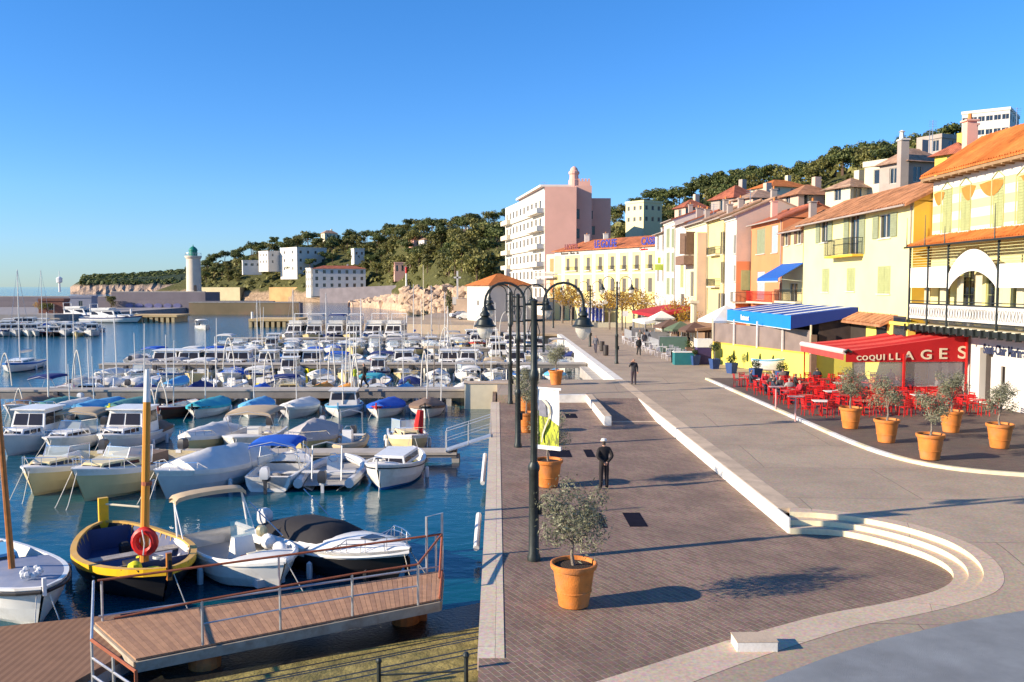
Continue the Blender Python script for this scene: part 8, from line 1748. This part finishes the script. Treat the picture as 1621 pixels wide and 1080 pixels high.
for k, (y0, y1, x) in enumerate(((96, 102, 24.2), (103, 110, 23.9), (110.5, 116, 23.9), (117, 123, 24.2), (124, 129.5, 24.2), (82, 90, 25.6))):
    c = T('shop_front', ['brown', 'green', 'ochre', 'brown', 'green', 'ochre'][k] + ' glazed shop front under the %s' % ['narrow yellow house', 'cream pillar house', 'wooden balcony', 'white house', 'tall white house', 'orange house'][k], 'shop front', (x, (y0 + y1) / 2, .46), 0, 'shop fronts along the far terraces'); h = (y1 - y0) / 2; g = G(WALLC[k % 3]); g.box(-.12, 0, -h, h, 2.5, 3.1)
    for q in range(5): g.box(-.12, 0, -h + q * (2 * h - .2) / 4, -h + .2 + q * (2 * h - .2) / 4, 0, 2.5)
    g.box(-.12, 0, -h + .21, h - .21, 0, .5) if False else None
    g.done('frame', c); g = G(GLASS); g.box(-.05, -.02, -h + .1, h - .1, .1, 2.45); g.done('glazing', c)
# ================================================================ PEOPLE

SKIN = M('skin', (.5, .27, .18), .6, .05)
def person(label, loc, rz, pose='stand', top=(.03, .03, .035), legs=(.02, .02, .025), hair=(.05, .035, .025), s=1.0, group=None, hat=None):
    J = {'pel': (0, 0, .95), 'spi': (0, 0, 1.13), 'che': (0, 0, 1.34), 'nek': (0, .01, 1.5), 'hd0': (0, .03, 1.58), 'hd1': (0, .04, 1.66), 'hd2': (0, .03, 1.735), 'nose': (0, .14, 1.645)}
    for sd, k in ((-1, 'l'), (1, 'r')):
        J[k + 'sh'] = (.18 * sd, 0, 1.42); J[k + 'el'] = (.24 * sd, -.02, 1.15); J[k + 'wr'] = (.25 * sd, .06, .9); J[k + 'ha'] = (.25 * sd, .09, .82)
        J[k + 'hi'] = (.09 * sd, 0, .9); J[k + 'kn'] = (.1 * sd, .02, .5); J[k + 'an'] = (.11 * sd, 0, .09); J[k + 'to'] = (.12 * sd, .16, .04)
    if pose == 'back':
        for sd, k in ((-1, 'l'), (1, 'r')): J[k + 'el'] = (.27 * sd, -.1, 1.17); J[k + 'wr'] = (.08 * sd, -.2, 1.0); J[k + 'ha'] = (.0 * sd + .02 * sd, -.21, .95)
    if pose == 'phone': J['rel'] = (.3, .05, 1.2); J['rwr'] = (.2, .14, 1.45); J['rha'] = (.13, .12, 1.55)
    if pose == 'walk':
        J['lkn'] = (-.09, .18, .52); J['lan'] = (-.1, .22, .1); J['lto'] = (-.1, .38, .06); J['rkn'] = (.1, .02, .5); J['ran'] = (.1, -.26, .14); J['rto'] = (.1, -.14, .04); J['lwr'] = (-.24, -.14, .93); J['lha'] = (-.24, -.17, .86); J['rwr'] = (.24, .16, .95); J['rha'] = (.24, .2, .88)
    if pose == 'sit':
        dz = -.42
        for k in ('pel', 'spi', 'che', 'nek', 'hd0', 'hd1', 'hd2', 'nose', 'lsh', 'rsh'): J[k] = (J[k][0], J[k][1], J[k][2] + dz)
        for sd, k in ((-1, 'l'), (1, 'r')):
            J[k + 'el'] = (.24 * sd, .12, .76); J[k + 'wr'] = (.14 * sd, .36, .8); J[k + 'ha'] = (.1 * sd, .44, .8); J[k + 'hi'] = (.1 * sd, .05, .5); J[k + 'kn'] = (.12 * sd, .42, .5); J[k + 'an'] = (.12 * sd, .42, .1); J[k + 'to'] = (.13 * sd, .57, .04)
    RR = {'pel': .16, 'spi': .16, 'che': .18, 'nek': .065, 'hd0': .07, 'hd1': .095, 'hd2': .065, 'nose': .012, 'sh': .09, 'el': .068, 'wr': .046, 'ha': .038, 'hi': .115, 'kn': .085, 'an': .062, 'to': .045}
    E = [('pel', 'spi'), ('spi', 'che'), ('che', 'nek'), ('nek', 'hd0'), ('hd0', 'hd1'), ('hd1', 'hd2'), ('hd1', 'nose')]
    for k in 'lr': E += [('che', k + 'sh'), (k + 'sh', k + 'el'), (k + 'el', k + 'wr'), (k + 'wr', k + 'ha'), ('pel', k + 'hi'), (k + 'hi', k + 'kn'), (k + 'kn', k + 'an'), (k + 'an', k + 'to')]
    names = list(J); pos = [Vector(J[n]) for n in names]; rad = [RR.get(n, RR.get(n[1:])) for n in names]; edges = [(names.index(a), names.index(b)) for a, b in E]; reg = list(names)
    for k, sd in (('l', -1), ('r', 1)):   # five fingers rooted in each palm
        h = Vector(J[k + 'ha']); w = Vector(J[k + 'wr']); d = (h - w).normalized(); sidev = d.cross(Vector((0, 1, 0)) if abs(d.y) < .8 else Vector((0, 0, 1))).normalized(); hi = names.index(k + 'ha')
        for f in range(5):
            off = (f - 1.5) * .019 if f < 4 else 0; ln = (.07, .08, .075, .06, .05)[f]; a = h + sidev * off + d * .02 if f < 4 else h - sidev * .035 - d * .01
            b = a + d * ln * .6 + (Vector((0, .012, 0)) if f < 4 else -sidev * .02); e = b + d * ln * .4 + Vector((0, .012, 0)); i0 = len(pos); pos += [a, b, e]; rad += [.012, .009, .008]; reg += [k + 'ha'] * 3; edges += [(hi, i0), (i0, i0 + 1), (i0 + 1, i0 + 2)]
    me = bpy.data.meshes.new('p'); me.from_pydata(pos, edges, []); o = bpy.data.objects.new('p', me); COL.objects.link(o)
    sk = o.modifiers.new('s', 'SKIN'); sk.use_smooth_shade = True; sk.branch_smoothing = .3; o.modifiers.new('ss', 'SUBSURF').levels = 1
    for i, v in enumerate(me.skin_vertices[0].data): v.radius = (rad[i], rad[i] * (.72 if reg[i] in ('che', 'spi', 'pel') else 1)); v.use_root = (i == 0)
    for i, r_ in enumerate(reg):
        if r_ in ('che',): me.skin_vertices[0].data[i].radius = (.2, .135)
        if r_ in ('spi', 'pel'): me.skin_vertices[0].data[i].radius = (.175, .13)
    dg = bpy.context.evaluated_depsgraph_get(); m2 = bpy.data.meshes.new_from_object(o.evaluated_get(dg)); bpy.data.objects.remove(o)
    key = lambda nm, c_: M('%s_%d_%d_%d' % (nm, c_[0] * 100, c_[1] * 100, c_[2] * 100), c_, .8, .15, 6)
    mats = [SKIN, key('jacket_cloth', top), key('trouser_cloth', legs), key('hair', hair), M('shoe_leather', (.02, .018, .016), .5, .1)]
    m2.materials.clear(); [m2.materials.append(m) for m in mats]
    hz = J['hd1'][2]
    for p in m2.polygons:
        c_ = p.center; best = min(range(len(pos)), key=lambda i: (pos[i] - c_).length - rad[i]); r_ = reg[best]
        if r_ in ('hd0', 'hd1', 'hd2', 'nose'): mi = 3 if (c_.z > hz + .045 or c_.y < J['hd1'][1] - .02) else 0
        elif r_.endswith('ha'): mi = 0
        elif r_ in ('to', 'lto', 'rto'): mi = 4
        elif r_.endswith(('kn', 'an', 'hi')): mi = 2
        elif r_ == 'nek': mi = 1 if c_.z < J['nek'][2] + .01 else 0
        elif r_ == 'pel' and pose != 'sit' and c_.z < .9: mi = 2
        else: mi = 1
        p.material_index = mi; p.use_smooth = True
    b = bpy.data.objects.new('person', m2); COL.objects.link(b); b.location = loc; b.rotation_euler.z = rz; b.scale = (s, s, s); tag(b, label, 'person', group)
    # eyes and ears as small children
    hd = Vector(J['hd1']); g = G(M('eye_dark', (.03, .02, .015), .3, .05))
    for sx in (-.032, .032): g.sphere((sx, hd.y + .088, hd.z + .012), .011, 6)
    e = g.done('eyes'); e.parent = b; g = G(SKIN)
    for sx in (-1, 1): g.sphere((sx * .098, hd.y - .005, hd.z), .026, 6, (.4, .7, 1.1))
    e = g.done('ears'); e.parent = b
    if hat: g = G(key('cap', hat)); g.lathe([(.104, .0), (.104, .03), (.085, .075), (0, .095)], (0, hd.y - .005, hd.z + .035), 12, False); g.lathe([(.122, .0), (.1, .012)], (0, hd.y + .02, hd.z + .03), 12, False); e = g.done('cap', smooth=True); e.parent = b
    return b
q = gp(956, 775, 0); person('man in dark clothes and white cap, hands behind his back, alone on the dark paving', (q.x, q.y, .0), R(10), 'back', hat=(.7, .68, .62), top=(.018, .014, .014), legs=(.018, .014, .016))
q = gp(1003, 609, .46); person('person in a dark jacket walking towards the camera with one hand at the ear', (q.x, q.y, .46), R(175), 'phone', top=(.035, .035, .04), legs=(.05, .035, .045))
q = gp(943, 559, .46); person('small figure in grey walking near the far quay edge beside the litter bins', (q.x, q.y, .46), R(160), 'walk', top=(.12, .12, .14), legs=(.08, .07, .09))
q = gp(1011, 563, .46); person('tall dark figure with light shoes walking past the pale chairs', (q.x, q.y, .46), R(185), 'walk', top=(.02, .02, .02), legs=(.03, .03, .03))
for i, (px, py, cl, lb, rz) in enumerate([(1020, 552, (.02, .02, .03), 'passer-by in black in the front of the group near the small white awning', 170), (1029, 548, (.05, .05, .06), 'passer-by in dark grey at the right of the group near the small white awning', 200), (1013, 546, (.1, .09, .08), 'passer-by in brown grey at the left of the group near the small white awning', 160), (1022, 541, (.04, .03, .04), 'farthest passer-by of the group near the small white awning', 10)]):
    q = gp(px, py, .46); person(lb, (q.x, q.y, .46), R(rz), 'walk', top=cl, legs=(.03, .03, .04))
q = onY(577, 600, 61.0); person('man in black walking along the second jetty above the boats', (q.x, 61.0, .0), R(80), 'walk', top=(.02, .02, .022), legs=(.02, .02, .02))
q = onY(569, 600, 61.2); person('person in a lime yellow top standing behind the man in black on the second jetty', (q.x - .35, 61.4, .0), R(20), 'stand', top=(.6, .65, .05), legs=(.4, .4, .4), s=.85)
random.seed(8)
cl = [((.02, .02, .025), 'dark jacket'), ((.4, .02, .03), 'red jacket'), ((.3, .28, .26), 'light grey jacket'), ((.03, .04, .06), 'navy jacket'), ((.12, .1, .09), 'brown coat'), ((.05, .05, .05), 'black coat')]
front = sorted([s_ for s_ in SEATS if s_[3] < 19.5 and 47.5 < s_[1] < 57.5], key=lambda s_: s_[1])
where = ['at the table', 'facing the road', 'beside the kerb', 'among the group']; k = 0
for s_ in front[::3][:11]:
    cx, cy, an, tx, ty = s_; rzf = math.atan2(-(tx - cx), ty - cy); c_ = cl[k % 6]
    person('seated guest in a %s, %s nearest of the guests outside the awning' % (c_[1], ORD[k]), (cx, cy, .565), rzf, 'sit', top=c_[0], legs=(.04, .04, .06), hair=random.choice([(.05, .035, .03), (.3, .28, .26), (.12, .07, .04)]), group='guests on the seafood terrace'); k += 1
inner_ = sorted([s_ for s_ in SEATS if s_[3] > 19.5 and 49.8 < s_[1] < 57.5], key=lambda s_: s_[1])
k = 0
for s_ in inner_[::5][:8]:
    cx, cy, an, tx, ty = s_; rzf = math.atan2(-(tx - cx), ty - cy); c_ = cl[(k + 2) % 6]
    person('seated guest in a %s, %s nearest of the guests under the red awning' % (c_[1], ORD[k]), (cx, cy, .565), rzf, 'sit', top=c_[0], legs=(.04, .04, .06), group='guests on the seafood terrace'); k += 1
